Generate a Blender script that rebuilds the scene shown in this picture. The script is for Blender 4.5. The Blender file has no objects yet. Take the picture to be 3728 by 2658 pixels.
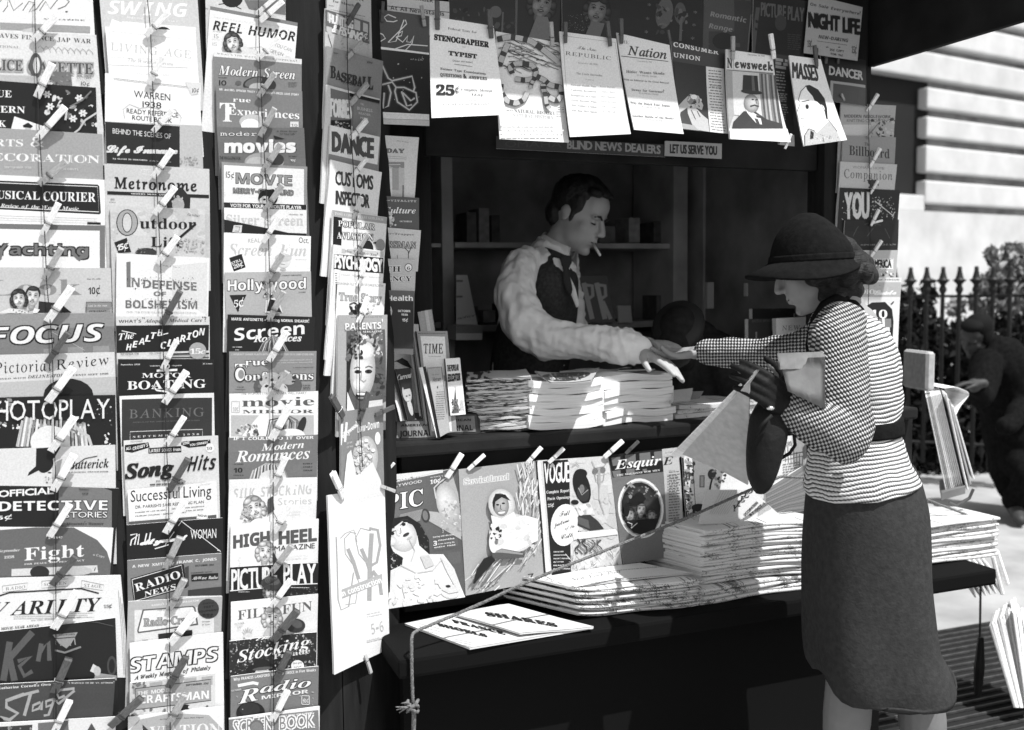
import bpy, bmesh, math, random
import numpy as np
from mathutils import Vector, Matrix, noise

SC = bpy.context.scene
COL = SC.collection
RND = random.Random(11)
rad = math.radians

# ------------------------------------------------------------------ camera
FP, CX, CY = 3600.0, 1864.0, 1329.0          # focal length and centre in photograph pixels
EYE = np.array([0.0, 0.0, 1.5])
YAW, PITCH, ROLL = rad(21.6), rad(4.5), rad(0.62)
_F0 = np.array([math.sin(YAW), math.cos(YAW), 0.0])
_R0 = np.array([math.cos(YAW), -math.sin(YAW), 0.0])
FWD = _F0 * math.cos(PITCH) + np.array([0, 0, -1.0]) * math.sin(PITCH)
_U0 = np.cross(_R0, FWD)
RGT = _R0 * math.cos(ROLL) - _U0 * math.sin(ROLL)
UPV = _U0 * math.cos(ROLL) + _R0 * math.sin(ROLL)
cam = bpy.data.cameras.new('camera')
cam.sensor_width = 36.0
cam.lens = 36.0 * FP / 3728.0
cam.clip_end = 500.0
cam.clip_start = 0.05
cam.dof.use_dof = True
cam.dof.focus_distance = 2.55
cam.dof.aperture_fstop = 3.2
camo = bpy.data.objects.new('camera', cam)
COL.objects.link(camo)
camo.matrix_world = Matrix([[RGT[0], UPV[0], -FWD[0], EYE[0]], [RGT[1], UPV[1], -FWD[1], EYE[1]],
                            [RGT[2], UPV[2], -FWD[2], EYE[2]], [0, 0, 0, 1]])
SC.camera = camo

# ------------------------------------------------------------------ sky, sun, exposure
SUN_AZ, SUN_EL = rad(25.0), rad(63.0)        # azimuth from the stall's front normal towards the right
sun_dir = np.array([math.sin(SUN_AZ) * math.cos(SUN_EL), -math.cos(SUN_AZ) * math.cos(SUN_EL), math.sin(SUN_EL)])
w = bpy.data.worlds.new('World')
SC.world = w
w.use_nodes = True
nt = w.node_tree
bg = nt.nodes['Background']
sky = nt.nodes.new('ShaderNodeTexSky')
sky.sky_type = 'NISHITA'
sky.sun_disc = False
sky.sun_elevation = SUN_EL
sky.sun_rotation = math.atan2(sun_dir[0], sun_dir[1])
bw = nt.nodes.new('ShaderNodeRGBToBW')       # black-and-white film
nt.links.new(sky.outputs[0], bw.inputs[0])
nt.links.new(bw.outputs[0], bg.inputs[0])
bg.inputs[1].default_value = 0.15
sl = bpy.data.lights.new('sun', 'SUN')
sl.energy = 4.2
sl.angle = rad(0.5)
sl.color = (1, 1, 1)
slo = bpy.data.objects.new('sun', sl)
COL.objects.link(slo)
slo.rotation_euler = Vector(sun_dir).to_track_quat('Z', 'Y').to_euler()
SC.view_settings.view_transform = 'Standard'
SC.view_settings.look = 'None'
SC.view_settings.exposure = 0.6
SC.view_settings.gamma = 1.0

# ------------------------------------------------------------------ projection helpers (photo pixel -> point of a real plane)
def rays(x, y):
    x = np.asarray(x, float); y = np.asarray(y, float)
    return FWD + np.multiply.outer((x - CX) / FP, RGT) + np.multiply.outer((CY - y) / FP, UPV)
def hit(x, y, p0, n):
    d = rays(x, y)
    t = ((np.asarray(p0) - EYE) @ n) / (d @ n)
    return EYE + d * np.asarray(t)[..., None]
def at(x, y, z):
    return EYE + rays(x, y) * z
def on_y(x, y, Y):
    return hit(x, y, (0, Y, 0), np.array([0, 1.0, 0]))
def on_z(x, y, Z):
    return hit(x, y, (0, 0, Z), np.array([0, 0, 1.0]))

# ------------------------------------------------------------------ materials
def lin(v, gain=1.0):
    s = v / 255.0
    l = s / 12.92 if s <= 0.04045 else ((s + 0.055) / 1.055) ** 2.4
    return max(0.012, min(0.86, l * gain))

def mat(name, base, rough=0.6, spec=0.3, noise_scale=None, noise_amt=0.0, bump=0.0, bscale=60.0, metal=0.0, attr=None, stretch=None):
    m = bpy.data.materials.new(name)
    m.use_nodes = True
    t = m.node_tree
    b = t.nodes['Principled BSDF']
    b.inputs['Roughness'].default_value = rough
    b.inputs['Specular IOR Level'].default_value = spec
    b.inputs['Metallic'].default_value = metal
    b.inputs['Base Color'].default_value = (base, base, base, 1)
    tc = t.nodes.new('ShaderNodeTexCoord')
    src = None
    co = tc.outputs['Object']
    if stretch:
        mp = t.nodes.new('ShaderNodeMapping')
        mp.inputs['Scale'].default_value = stretch
        t.links.new(co, mp.inputs[0])
        co = mp.outputs[0]
    if attr:
        a = t.nodes.new('ShaderNodeAttribute')
        a.attribute_name = attr
        src = a.outputs['Color']
        t.links.new(src, b.inputs['Base Color'])
    if noise_scale:
        n = t.nodes.new('ShaderNodeTexNoise')
        n.inputs['Scale'].default_value = noise_scale
        n.inputs['Detail'].default_value = 5
        t.links.new(co, n.inputs['Vector'])
        r = t.nodes.new('ShaderNodeMapRange')
        r.inputs['From Min'].default_value = 0.3
        r.inputs['From Max'].default_value = 0.7
        r.inputs['To Min'].default_value = 1 - noise_amt
        r.inputs['To Max'].default_value = 1 + noise_amt
        t.links.new(n.outputs[0], r.inputs[0])
        mx = t.nodes.new('ShaderNodeMix')
        mx.data_type = 'RGBA'
        mx.blend_type = 'MULTIPLY'
        mx.inputs[0].default_value = 1.0
        if src is not None:
            t.links.new(src, mx.inputs[6])
        else:
            mx.inputs[6].default_value = (base, base, base, 1)
        t.links.new(r.outputs[0], mx.inputs[7])
        t.links.new(mx.outputs[2], b.inputs['Base Color'])
    if bump:
        n2 = t.nodes.new('ShaderNodeTexNoise')
        n2.inputs['Scale'].default_value = bscale
        n2.inputs['Detail'].default_value = 6
        t.links.new(co, n2.inputs['Vector'])
        bp = t.nodes.new('ShaderNodeBump')
        bp.inputs['Strength'].default_value = bump
        bp.inputs['Distance'].default_value = 0.01
        t.links.new(n2.outputs[0], bp.inputs['Height'])
        t.links.new(bp.outputs[0], b.inputs['Normal'])
    return m

M = {}
M['print'] = mat('printed_paper', 0.5, 0.42, 0.3, 260.0, 0.10, 0.05, 9.0, attr='tone')
M['news'] = mat('newsprint', 0.5, 0.85, 0.1, 90.0, 0.10, 0.15, 30.0, attr='tone')
M['pages'] = mat('page_edges', 0.62, 0.8, 0.1, 1.0, 0.35, stretch=(3, 3, 900))
M['black'] = mat('black_paint', 0.016, 0.75, 0.12, 7.0, 0.4, 0.12, 45.0)
M['board'] = mat('dark_board', 0.016, 0.75, 0.12, 5.0, 0.4, 0.15, 30.0, stretch=(6, 6, 0.7))
M['inner'] = mat('brown_shelf_paint', 0.19, 0.6, 0.25, 6.0, 0.35, 0.1, 40.0)
M['shelf'] = mat('shelf_edge_paint', 0.34, 0.6, 0.25, 6.0, 0.3, 0.1, 40.0)
M['wood0'] = mat('pale_wood', 0.84, 0.65, 0.25, 8.0, 0.25, 0.15, 60.0, stretch=(1, 8, 8))
M['wood1'] = mat('worn_wood', 0.38, 0.7, 0.25, 8.0, 0.35, 0.15, 60.0, stretch=(1, 8, 8))
M['wood2'] = mat('dark_wood', 0.10, 0.7, 0.25, 8.0, 0.35, 0.15, 60.0, stretch=(1, 8, 8))
M['steel'] = mat('spring_steel', 0.12, 0.35, 0.5, metal=0.8)
M['string'] = mat('dark_string', 0.03, 0.9, 0.1)
M['rope'] = mat('hemp_rope', 0.16, 0.95, 0.1, 200.0, 0.5, 0.4, 300.0)
M['skin'] = mat('skin', 0.30, 0.5, 0.35, 40.0, 0.08, 0.05, 200.0)
M['hair'] = mat('dark_hair', 0.018, 0.45, 0.45, 60.0, 0.5, 0.5, 90.0, stretch=(1, 1, 4))

# ------------------------------------------------------------------ object helpers
def tag(o, label=None, cat=None, group=None, kind=None):
    if label: o['label'] = label
    if cat: o['category'] = cat
    if group: o['group'] = group
    if kind: o['kind'] = kind
    return o
def empty(name, loc=(0, 0, 0), label=None, cat=None, group=None):
    o = bpy.data.objects.new(name, None)
    o.empty_display_size = 0.05
    COL.objects.link(o)
    o.location = Vector(loc)
    tag(o, label, cat, group)
    return o
def link(name, me, m=None, parent=None, smooth=False):
    if m is not None and not me.materials:
        me.materials.append(m)
    o = bpy.data.objects.new(name, me)
    COL.objects.link(o)
    if smooth:
        for p in me.polygons: p.use_smooth = True
    if parent is not None:
        o.parent = parent
        o.matrix_parent_inverse = parent_world(parent).inverted()
    return o
def parent_world(p):
    mw = Matrix.LocRotScale(p.location, p.rotation_euler if p.rotation_mode != 'QUATERNION' else p.rotation_quaternion, p.scale)
    if p.parent is not None:
        return parent_world(p.parent) @ p.matrix_parent_inverse @ mw
    return mw
def bm_obj(name, bm, m, parent=None, smooth=False):
    me = bpy.data.meshes.new(name)
    bm.normal_update()
    bm.to_mesh(me)
    bm.free()
    return link(name, me, m, parent, smooth)
def V(p): return Vector([float(a) for a in p])
def add_box(bm, x0, x1, y0, y1, z0, z1, bev=0.0):
    vs = [bm.verts.new(p) for p in ((x0, y0, z0), (x1, y0, z0), (x1, y1, z0), (x0, y1, z0), (x0, y0, z1), (x1, y0, z1), (x1, y1, z1), (x0, y1, z1))]
    fs = [bm.faces.new([vs[i] for i in q]) for q in ((3, 2, 1, 0), (4, 5, 6, 7), (0, 1, 5, 4), (1, 2, 6, 5), (2, 3, 7, 6), (3, 0, 4, 7))]
    if bev:
        es = list({e for f in fs for e in f.edges})
        bmesh.ops.bevel(bm, geom=es, offset=bev, segments=2, affect='EDGES', profile=0.6)
    return vs
def box_obj(name, x0, x1, y0, y1, z0, z1, m, parent=None, bev=0.004):
    bm = bmesh.new()
    add_box(bm, x0, x1, y0, y1, z0, z1, bev)
    return bm_obj(name, bm, m, parent)
def add_tube(bm, pts, r, seg=8, caps=True):
    pts = [V(p) for p in pts]
    rs = r if isinstance(r, (list, tuple)) else [r] * len(pts)
    rings = []
    up = None
    for i, p in enumerate(pts):
        d = (pts[min(i + 1, len(pts) - 1)] - pts[max(i - 1, 0)])
        if d.length < 1e-9: d = Vector((0, 0, 1))
        d.normalize()
        if up is None:
            up = Vector((0, 0, 1)) if abs(d.z) < 0.9 else Vector((1, 0, 0))
        s = d.cross(up)
        if s.length < 1e-6: s = d.orthogonal()
        s.normalize()
        up = s.cross(d)
        rings.append([bm.verts.new(p + (s * math.cos(a) + up * math.sin(a)) * rs[i]) for a in [2 * math.pi * k / seg for k in range(seg)]])
    for a, b in zip(rings, rings[1:]):
        for k in range(seg):
            bm.faces.new((a[k], a[(k + 1) % seg], b[(k + 1) % seg], b[k]))
    if caps:
        bm.faces.new(rings[0][::-1]); bm.faces.new(rings[-1])
def add_lathe(bm, prof, seg=16, centre=(0, 0, 0)):
    c = V(centre)
    rings = [[bm.verts.new(c + Vector((r * math.cos(2 * math.pi * k / seg), r * math.sin(2 * math.pi * k / seg), z))) for k in range(seg)] for r, z in prof]
    for a, b in zip(rings, rings[1:]):
        for k in range(seg):
            bm.faces.new((a[k], a[(k + 1) % seg], b[(k + 1) % seg], b[k]))
    bm.faces.new(rings[0][::-1]); bm.faces.new(rings[-1])
def add_ell(bm, c, r, rot=None, seg=20, rings=12):
    mtx = Matrix.Translation(V(c)) @ (rot.to_4x4() if rot is not None else Matrix.Identity(4)) @ Matrix.Diagonal((r[0], r[1], r[2], 1))
    bmesh.ops.create_uvsphere(bm, u_segments=seg, v_segments=rings, radius=1.0, matrix=mtx)
def add_cap(bm, a, b, ra, rb, seg=16):
    """tapered capsule from a to b"""
    a = V(a); b = V(b)
    d = b - a
    n = max(2, int(d.length / (0.5 * max(0.004, min(ra, rb)))))
    n = min(n, 14)
    pts, rs = [], []
    dn = d.normalized() if d.length > 1e-9 else Vector((0, 0, 1))
    for k in range(5):
        th = math.pi / 2 * (1 - k / 5)
        pts.append(a - dn * ra * math.sin(th)); rs.append(max(ra * math.cos(th), ra * 0.05))
    for k in range(n + 1):
        pts.append(a + d * (k / n)); rs.append(ra + (rb - ra) * k / n)
    for k in range(1, 6):
        th = math.pi / 2 * k / 5
        pts.append(b + dn * rb * math.sin(th)); rs.append(max(rb * math.cos(th), rb * 0.05))
    add_tube(bm, pts, rs, seg)
def wrinkle(me, fn):
    n = len(me.vertices)
    co = np.empty(n * 3); me.vertices.foreach_get('co', co); co = co.reshape(-1, 3)
    no = np.empty(n * 3); me.vertices.foreach_get('normal', no); no = no.reshape(-1, 3)
    co = co + no * np.array([fn(q) for q in co])[:, None]
    me.vertices.foreach_set('co', co.ravel()); me.update()
def remeshed(name, bm, voxel, m, parent=None, smooth_it=2, disp=None):
    """one continuous skin round the overlapping volumes of bm"""
    me = bpy.data.meshes.new(name)
    bm.to_mesh(me); bm.free()
    o = bpy.data.objects.new(name, me)
    COL.objects.link(o)
    rm = o.modifiers.new('r', 'REMESH'); rm.mode = 'VOXEL'; rm.voxel_size = voxel
    if smooth_it:
        sm = o.modifiers.new('s', 'SMOOTH'); sm.factor = 0.5; sm.iterations = smooth_it
    dg = bpy.context.evaluated_depsgraph_get()
    dg.update()
    me2 = bpy.data.meshes.new_from_object(o.evaluated_get(dg))
    bpy.data.objects.remove(o)
    if disp:
        amp, sc, stretch = disp
        wrinkle(me2, lambda q: amp * noise.noise(Vector((q[0] * stretch[0], q[1] * stretch[1], q[2] * stretch[2])) * sc))
    me2.name = name
    return link(name, me2, m, parent, True)

# ------------------------------------------------------------------ lettering: one glyph table for every style
def _chars():
    st = {}
    asc = 'ABCDEFGHIJKLMNOPQRSTUVWXYZabcdefghijklmnopqrstuvwxyz0123456789'
    extra = "&'!?.,-:$¢()*\""
    def mk(U, L, D):
        d = {}
        for i in range(26):
            d[chr(65 + i)] = chr(U + i); d[chr(97 + i)] = chr(L + i)
        for i in range(10):
            d[chr(48 + i)] = chr(D + i) if D else chr(48 + i)
        return d
    st['S'] = {c: c for c in asc + extra}
    st['B'] = mk(0x1D5D4, 0x1D5EE, 0x1D7EC)
    st['I'] = mk(0x1D63C, 0x1D656, 0x1D7EC)
    st['R'] = mk(0x1D400, 0x1D41A, 0x1D7CE)
    st['T'] = mk(0x1D434, 0x1D44E, 0); st['T']['h'] = chr(0x210E)
    st['U'] = mk(0x1D468, 0x1D482, 0x1D7CE)
    st['C'] = mk(0x1D4D0, 0x1D4EA, 0)
    st['M'] = mk(0x1D670, 0x1D68A, 0x1D7F6)
    return st
GL = {}
def build_glyphs(which):
    st = {k: v for k, v in _chars().items() if (k == 'S') == (which == 'S')}
    order, body = [], []
    for s, d in st.items():
        for c, u in d.items():
            order.append((s, c)); body.append(u)
    cu = bpy.data.curves.new('letters', 'FONT')
    if which != 'S':
      try:                                                 # the math alphabets of Blender's own bundled font, named directly: the fallback search is slow
          import os
          cu.font = bpy.data.fonts.load(os.path.join(bpy.utils.system_resource('DATAFILES', path='fonts'), 'NotoSansMath-Regular.woff2'))
      except Exception:
          pass
    cu.body = '\n'.join(body)
    cu.size = 1.0
    cu.resolution_u = 2
    cu.space_line = 4.0
    o = bpy.data.objects.new('letters', cu)
    me = bpy.data.meshes.new_from_object(o)
    vs = np.empty(len(me.vertices) * 3); me.vertices.foreach_get('co', vs); vs = vs.reshape(-1, 3)
    row = np.rint(-vs[:, 1] / 4.0 + 0.06).astype(int)
    fl = {}
    for p in me.polygons:
        i = list(p.vertices)
        fl.setdefault(int(row[i[0]]), []).append(i)
    for k, key in enumerate(order):
        if k not in fl: continue
        ids = sorted({i for f in fl[k] for i in f})
        mp = {i: j for j, i in enumerate(ids)}
        v = vs[ids][:, :2].copy(); v[:, 1] += 4.0 * k
        GL[key] = (v, [[mp[i] for i in f] for f in fl[k]], v[:, 0].min(), v[:, 0].max())
    bpy.data.objects.remove(o); bpy.data.curves.remove(cu); bpy.data.meshes.remove(me)
build_glyphs('S'); build_glyphs('M')
BEAR = {'S': .075, 'B': .06, 'I': .02, 'R': .035, 'T': .02, 'U': .0, 'C': -.06, 'M': .09}
def layout(s, st):
    """flat vertices, faces and width of a string set in a style"""
    shear = 0.0
    base = st
    if st == 'L': base, shear = 'T', -0.24        # upright light roman
    out_v, out_f, x, n = [], [], 0.0, 0
    for c in s:
        if c == ' ':
            x += 0.28; continue
        g = GL.get((base, c)) or GL.get(('S', c))
        if g is None:
            x += 0.3; continue
        v = g[0].copy()
        if shear: v[:, 0] += shear * v[:, 1]
        v[:, 0] += x - (v[:, 0].min() if shear else g[2])
        out_v.append(v); out_f += [[i + n for i in f] for f in g[1]]
        n += len(v)
        x = v[:, 0].max() + BEAR.get(base, .05) + (0.07 if shear else 0)
    if not out_v: return None
    v = np.vstack(out_v)
    return v, out_f, v[:, 0].min(), v[:, 0].max()

# ------------------------------------------------------------------ printed sheets
CROP = [0.0, 0.0, 1.0]
def crop(k):
    CROP[:] = {'A': (0, 0, 1.8038), 'B': (0, 850, 1.805), 'C': (0, 1700, 1.695), 'D': (740, 0, 1.805), 'E': (760, 850, 1.804),
               'F': (760, 1650, 1.611), 'G': (1350, 0, 2.071), 'H': (2300, 0, 2.278), 'I': (2900, 0, 1.476), 'J': (1350, 1100, 1.981),
               'K': (1300, 1600, 1.535), 'L': (1600, 580, 1.9336), 'M': (2300, 700, 1.3536), 'N': (2200, 1500, 1.4025),
               'O': (3100, 900, 2.707), 'P': (3200, 1400, 2.706), 'Q': (3200, 1950, 2.2936), 'R': (1350, 450, 2.32), 'S': (2300, 1100, 3.248), 'X': (1380, 1120, 1.776), 'Y': (1450, 2150, 1.994), 'T': (2550, 1000, 2.592), 'AA': (2450, 1700, 1.65),
               'W': (2650, 700, 2.03), 'V': (2400, 1300, 2.32), 'Z': (0, 0, 1.0)}[k]
def px(p):
    p = np.asarray(p, float).reshape(-1, 2)
    return np.column_stack((CROP[0] + p[:, 0] / CROP[2], CROP[1] + p[:, 1] / CROP[2]))

class Plane:
    """an upright board: point, horizontal direction to the right, outward normal; things hang on it leaning by `lean`"""
    def __init__(s, p0, d, gain=0.8):
        s.p0 = np.array(p0, float); s.d = np.array(d, float) / np.linalg.norm(d)
        s.n = np.array([s.d[1], -s.d[0], 0.0])          # towards the viewer
        s.gain = gain
CUR = None
def clip_poly(poly, quad):
    out = poly
    for i in range(len(quad)):
        a, b = quad[i], quad[(i + 1) % len(quad)]
        ex, ey = b[0] - a[0], b[1] - a[1]
        res = []
        for j in range(len(out)):
            p, q = out[j], out[(j + 1) % len(out)]
            sp = ex * (p[1] - a[1]) - ey * (p[0] - a[0])
            sq = ex * (q[1] - a[1]) - ey * (q[0] - a[0])
            if sp >= 0: res.append(p)
            if (sp > 0 and sq < 0) or (sp < 0 and sq > 0):
                t = sp / (sp - sq)
                res.append(tuple(p[k] + (q[k] - p[k]) * t for k in range(len(p))))
        out = res
        if len(out) < 3: return []
    return out

class Sheet:
    LAY = 0.00007
    def __init__(s, O, U, N, quad_px=None, size=None, gain=0.8, bgc=230):
        s.O = np.array(O, float); s.U = np.array(U, float); s.N = np.array(N, float)
        s.Y = np.cross(s.N, s.U)                       # up the sheet
        s.gain = gain
        s.v, s.f, s.c, s.n, s.k = [], [], [], 0, 0
        s.quad = s.loc(quad_px) if quad_px is not None else np.array([(0, 0), (size[0], 0), (size[0], -size[1]), (0, -size[1])], float)
        q = s.quad
        area = sum(q[i][0] * q[(i + 1) % 4][1] - q[(i + 1) % 4][0] * q[i][1] for i in range(4))
        s.cq = q if area > 0 else q[::-1]
        s.tone = bgc
        s.fill(q, bgc)
    def loc(s, p):
        h = hit(p[:, 0], p[:, 1], s.O, s.N) - s.O
        return np.column_stack((h @ s.U, h @ s.Y))
    def fill(s, lp, col):
        a = lin(col, s.gain)
        s.v.append(np.column_stack((lp, np.full(len(lp), s.k * s.LAY))))
        s.f.append([i + s.n for i in range(len(lp))])
        s.c += [a] * len(lp)
        s.n += len(lp)
        s.k += 1
    def put(s, pp, faces, col):
        """polygons given in photo pixels"""
        lp = s.loc(pp)
        a = [lin(c_, s.gain) for c_ in col] if hasattr(col, '__len__') else [lin(col, s.gain)] * len(pp)
        q = s.cq
        inside = np.ones(len(lp), bool)
        for i in range(4):
            A, B = q[i], q[(i + 1) % 4]
            inside &= ((B[0] - A[0]) * (lp[:, 1] - A[1]) - (B[1] - A[1]) * (lp[:, 0] - A[0])) >= 0
        z = s.k * s.LAY
        if inside.all():
            s.v.append(np.column_stack((lp, np.full(len(lp), z))))
            s.f += [[i + s.n for i in f] for f in faces]
            s.c += a; s.n += len(lp)
        else:
            for f in faces:
                pts = [(lp[i][0], lp[i][1], a[i]) for i in f]
                if not all(inside[i] for i in f):
                    pts = clip_poly(pts if signed(pts) > 0 else pts[::-1], q)
                if len(pts) < 3: continue
                s.v.append(np.array([(x_[0], x_[1], z) for x_ in pts]))
                s.f.append([i + s.n for i in range(len(pts))])
                s.c += [x_[2] for x_ in pts]; s.n += len(pts)
        s.k += 1
    def mesh(s, name, bend=None, m='print'):
        vv = np.vstack(s.v)
        me = bpy.data.meshes.new(name)
        me.from_pydata(vv.tolist(), [], s.f)
        at_ = me.color_attributes.new('tone', 'FLOAT_COLOR', 'POINT')
        c = np.array(s.c)
        at_.data.foreach_set('color', np.column_stack((c, c, c, np.ones(len(c)))).ravel())
        # every face looks outwards
        bm = bmesh.new(); bm.from_mesh(me)
        bm.normal_update()
        fl = [f for f in bm.faces if f.normal.z < 0]
        if fl: bmesh.ops.reverse_faces(bm, faces=fl)
        if bend:
            q = s.quad
            x0, x1, y0, y1 = q[:, 0].min(), q[:, 0].max(), q[:, 1].min(), q[:, 1].max()
            for k in range(1, 8):
                bmesh.ops.bisect_plane(bm, geom=bm.verts[:] + bm.edges[:] + bm.faces[:], plane_co=(0, y0 + (y1 - y0) * k / 8, 0), plane_no=(0, 1, 0))
            for k in range(1, 5):
                bmesh.ops.bisect_plane(bm, geom=bm.verts[:] + bm.edges[:] + bm.faces[:], plane_co=(x0 + (x1 - x0) * k / 5, 0, 0), plane_no=(1, 0, 0))
            nodes = np.array([[bend(i / 5, j / 8) for j in range(9)] for i in range(6)])
            for v in bm.verts:
                u, w_ = (v.co.x - x0) / (x1 - x0) * 5, (y1 - v.co.y) / (y1 - y0) * 8
                i, j = min(max(int(u), 0), 4), min(max(int(w_), 0), 7)
                fu, fv = min(max(u - i, 0), 1), min(max(w_ - j, 0), 1)
                v.co.z += (nodes[i, j] * (1 - fu) + nodes[i + 1, j] * fu) * (1 - fv) + (nodes[i, j + 1] * (1 - fu) + nodes[i + 1, j + 1] * fu) * fv
        bm.to_mesh(me); bm.free()
        me.materials.append(M[m])
        return me
    def matrix(s):
        return Matrix([[s.U[0], s.Y[0], s.N[0], s.O[0]], [s.U[1], s.Y[1], s.N[1], s.O[1]], [s.U[2], s.Y[2], s.N[2], s.O[2]], [0, 0, 0, 1]])
def signed(p):
    return sum(p[i][0] * p[(i + 1) % len(p)][1] - p[(i + 1) % len(p)][0] * p[i][1] for i in range(len(p)))

# drawing commands, all in the pixels of the current crop, on the current sheet
def t(s, st, x0, y0, x1, y1, h, c, o=None, sh=0.0, sd=None):
    g = layout(s, st)
    if g is None: return
    v, f, a, b = g
    u = (v[:, 0] - a) / (b - a)
    dx, dy = x1 - x0, y1 - y0
    L = math.hypot(dx, dy)
    up = (dy / L, -dx / L) if abs(dy) > 0.28 * abs(dx) else (0.0, -1.0)
    hh = v[:, 1] / 0.70 * h
    X = x0 + u * dx + up[0] * hh + sh * hh
    Y = y0 + u * dy + up[1] * hh
    P = np.column_stack((X, Y))
    if sd:
        CUR.put(px(P + np.array(sd[1:])), f, sd[0])
    if o:
        for ax, ay in ((-1, -1), (1, -1), (-1, 1), (1, 1)):
            CUR.put(px(P + np.array((ax, ay)) * o[1] * 0.8), f, o[0])
    CUR.put(px(P), f, c)
def p(c, *a):
    a = np.array(a, float).reshape(-1, 2)
    CUR.put(px(a), [list(range(len(a)))], c)
def r(x0, y0, x1, y1, c): p(c, x0, y0, x1, y0, x1, y1, x0, y1)
def b(x0, y0, x1, y1, h, c): p(c, x0, y0, x1, y1, x1, y1 + h, x0, y0 + h)
def e(cx, cy, rx, ry, c, rot=0.0, n=18, a0=0, a1=360):
    th = np.radians(np.linspace(a0, a1, n, endpoint=(a1 - a0) < 360))
    x, y = rx * np.cos(th), ry * np.sin(th)
    ca, sa = math.cos(rad(rot)), math.sin(rad(rot))
    p(c, *np.column_stack((cx + x * ca - y * sa, cy + x * sa + y * ca)).ravel())
def eg(cx, cy, rx, ry, c0, c1, rot=0.0, ox=0.0, oy=0.0, n=18):
    """airbrushed oval: tone c0 at its bright spot, c1 at its rim"""
    ca, sa = math.cos(rad(rot)), math.sin(rad(rot))
    P, C = [(ox * rx, oy * ry)], [c0]
    for k_, f_ in ((.5, .3), (.8, .68), (1.0, 1.0)):
        for j in range(n):
            th = 2 * math.pi * j / n
            P.append(((math.cos(th) * k_ + ox * (1 - k_)) * rx, (math.sin(th) * k_ + oy * (1 - k_)) * ry)); C.append(c0 + (c1 - c0) * f_)
    P = np.array([(cx + x * ca - y * sa, cy + x * sa + y * ca) for x, y in P])
    F = [[0, 1 + j, 1 + (j + 1) % n] for j in range(n)]
    for g_ in (0, 1): F += [[1 + g_ * n + j, 1 + (g_ + 1) * n + j, 1 + (g_ + 1) * n + (j + 1) % n, 1 + g_ * n + (j + 1) % n] for j in range(n)]
    CUR.put(px(P), F, C)
def g4(x0, y0, x1, y1, x2, y2, x3, y3, c0, c1, c2, c3):
    """a printed ground that grades between its corner tones"""
    A = np.array(((x0, y0), (x1, y1), (x2, y2), (x3, y3)), float); K = (c0, c1, c2, c3)
    P, C, F = [], [], []
    for i in range(5):
        for j in range(5):
            u, v = i / 4, j / 4
            P.append((A[0] * (1 - u) + A[1] * u) * (1 - v) + (A[3] * (1 - u) + A[2] * u) * v); C.append((K[0] * (1 - u) + K[1] * u) * (1 - v) + (K[3] * (1 - u) + K[2] * u) * v)
            if i < 4 and j < 4: F.append([i * 5 + j, (i + 1) * 5 + j, (i + 1) * 5 + j + 1, i * 5 + j + 1])
    CUR.put(px(np.array(P)), F, C)
def ln(c, w, *a):
    a = np.array(a, float).reshape(-1, 2)
    vs, fs = [], []
    L, Rr = [], []
    for i in range(len(a)):
        d = a[min(i + 1, len(a) - 1)] - a[max(i - 1, 0)]
        d = d / (np.linalg.norm(d) + 1e-9)
        nn = np.array((-d[1], d[0])) * w / 2
        vs += [a[i] + nn, a[i] - nn]
    for i in range(len(a) - 1):
        fs.append([2 * i, 2 * i + 2, 2 * i + 3, 2 * i + 1])
    CUR.put(px(np.array(vs)), fs, c)
def box(x0, y0, x1, y1, w, c):
    ln(c, w, x0, y0, x1, y0); ln(c, w, x0, y1, x1, y1); ln(c, w, x0, y0, x0, y1); ln(c, w, x1, y0, x1, y1)
def m(x0, y0, x1, y1, n, h, c, dy=0.0, cen=False):
    """n lines of print too small to read"""
    vs, fs = [], []
    for k in range(n):
        y = y0 + (y1 - y0) * k / max(1, n - 1)
        xa, xb = x0, x1
        if cen:
            sh = RND.uniform(0, .3) * (x1 - x0); xa += sh / 2; xb -= sh / 2
        else:
            xb -= RND.uniform(0, .18) * (x1 - x0)
        x = xa
        while x < xb:
            wd = min(RND.uniform(1.2, 4.2) * h, xb - x)
            if wd < h * .5: break
            yy = y + dy * (x - x0); i = len(vs)
            vs += [(x, yy), (x + wd, yy + dy * wd), (x + wd, yy + h + dy * wd), (x, yy + h)]
            fs.append([i, i + 1, i + 2, i + 3])
            x += wd + h * .7
    if vs: CUR.put(px(np.array(vs)), fs, c)
def spk(x0, y0, x1, y1, n, s0, s1, *cols):
    for k, c in enumerate(cols):
        vs, fs = [], []
        for j in range(max(1, n // len(cols))):
            x, y, s, a = RND.uniform(x0, x1), RND.uniform(y0, y1), RND.uniform(s0, s1), RND.uniform(0, 3.1)
            q = RND.uniform(.3, 1)
            i = len(vs)
            for g in range(6):
                th = g * math.pi / 3
                rr = s * RND.uniform(.6, 1.1)
                ex, ey = rr * math.cos(th), rr * q * math.sin(th)
                vs.append((x + ex * math.cos(a) - ey * math.sin(a), y + ex * math.sin(a) + ey * math.cos(a)))
            fs.append(list(range(i, i + 6)))
        CUR.put(px(np.array(vs)), fs, c)
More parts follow.
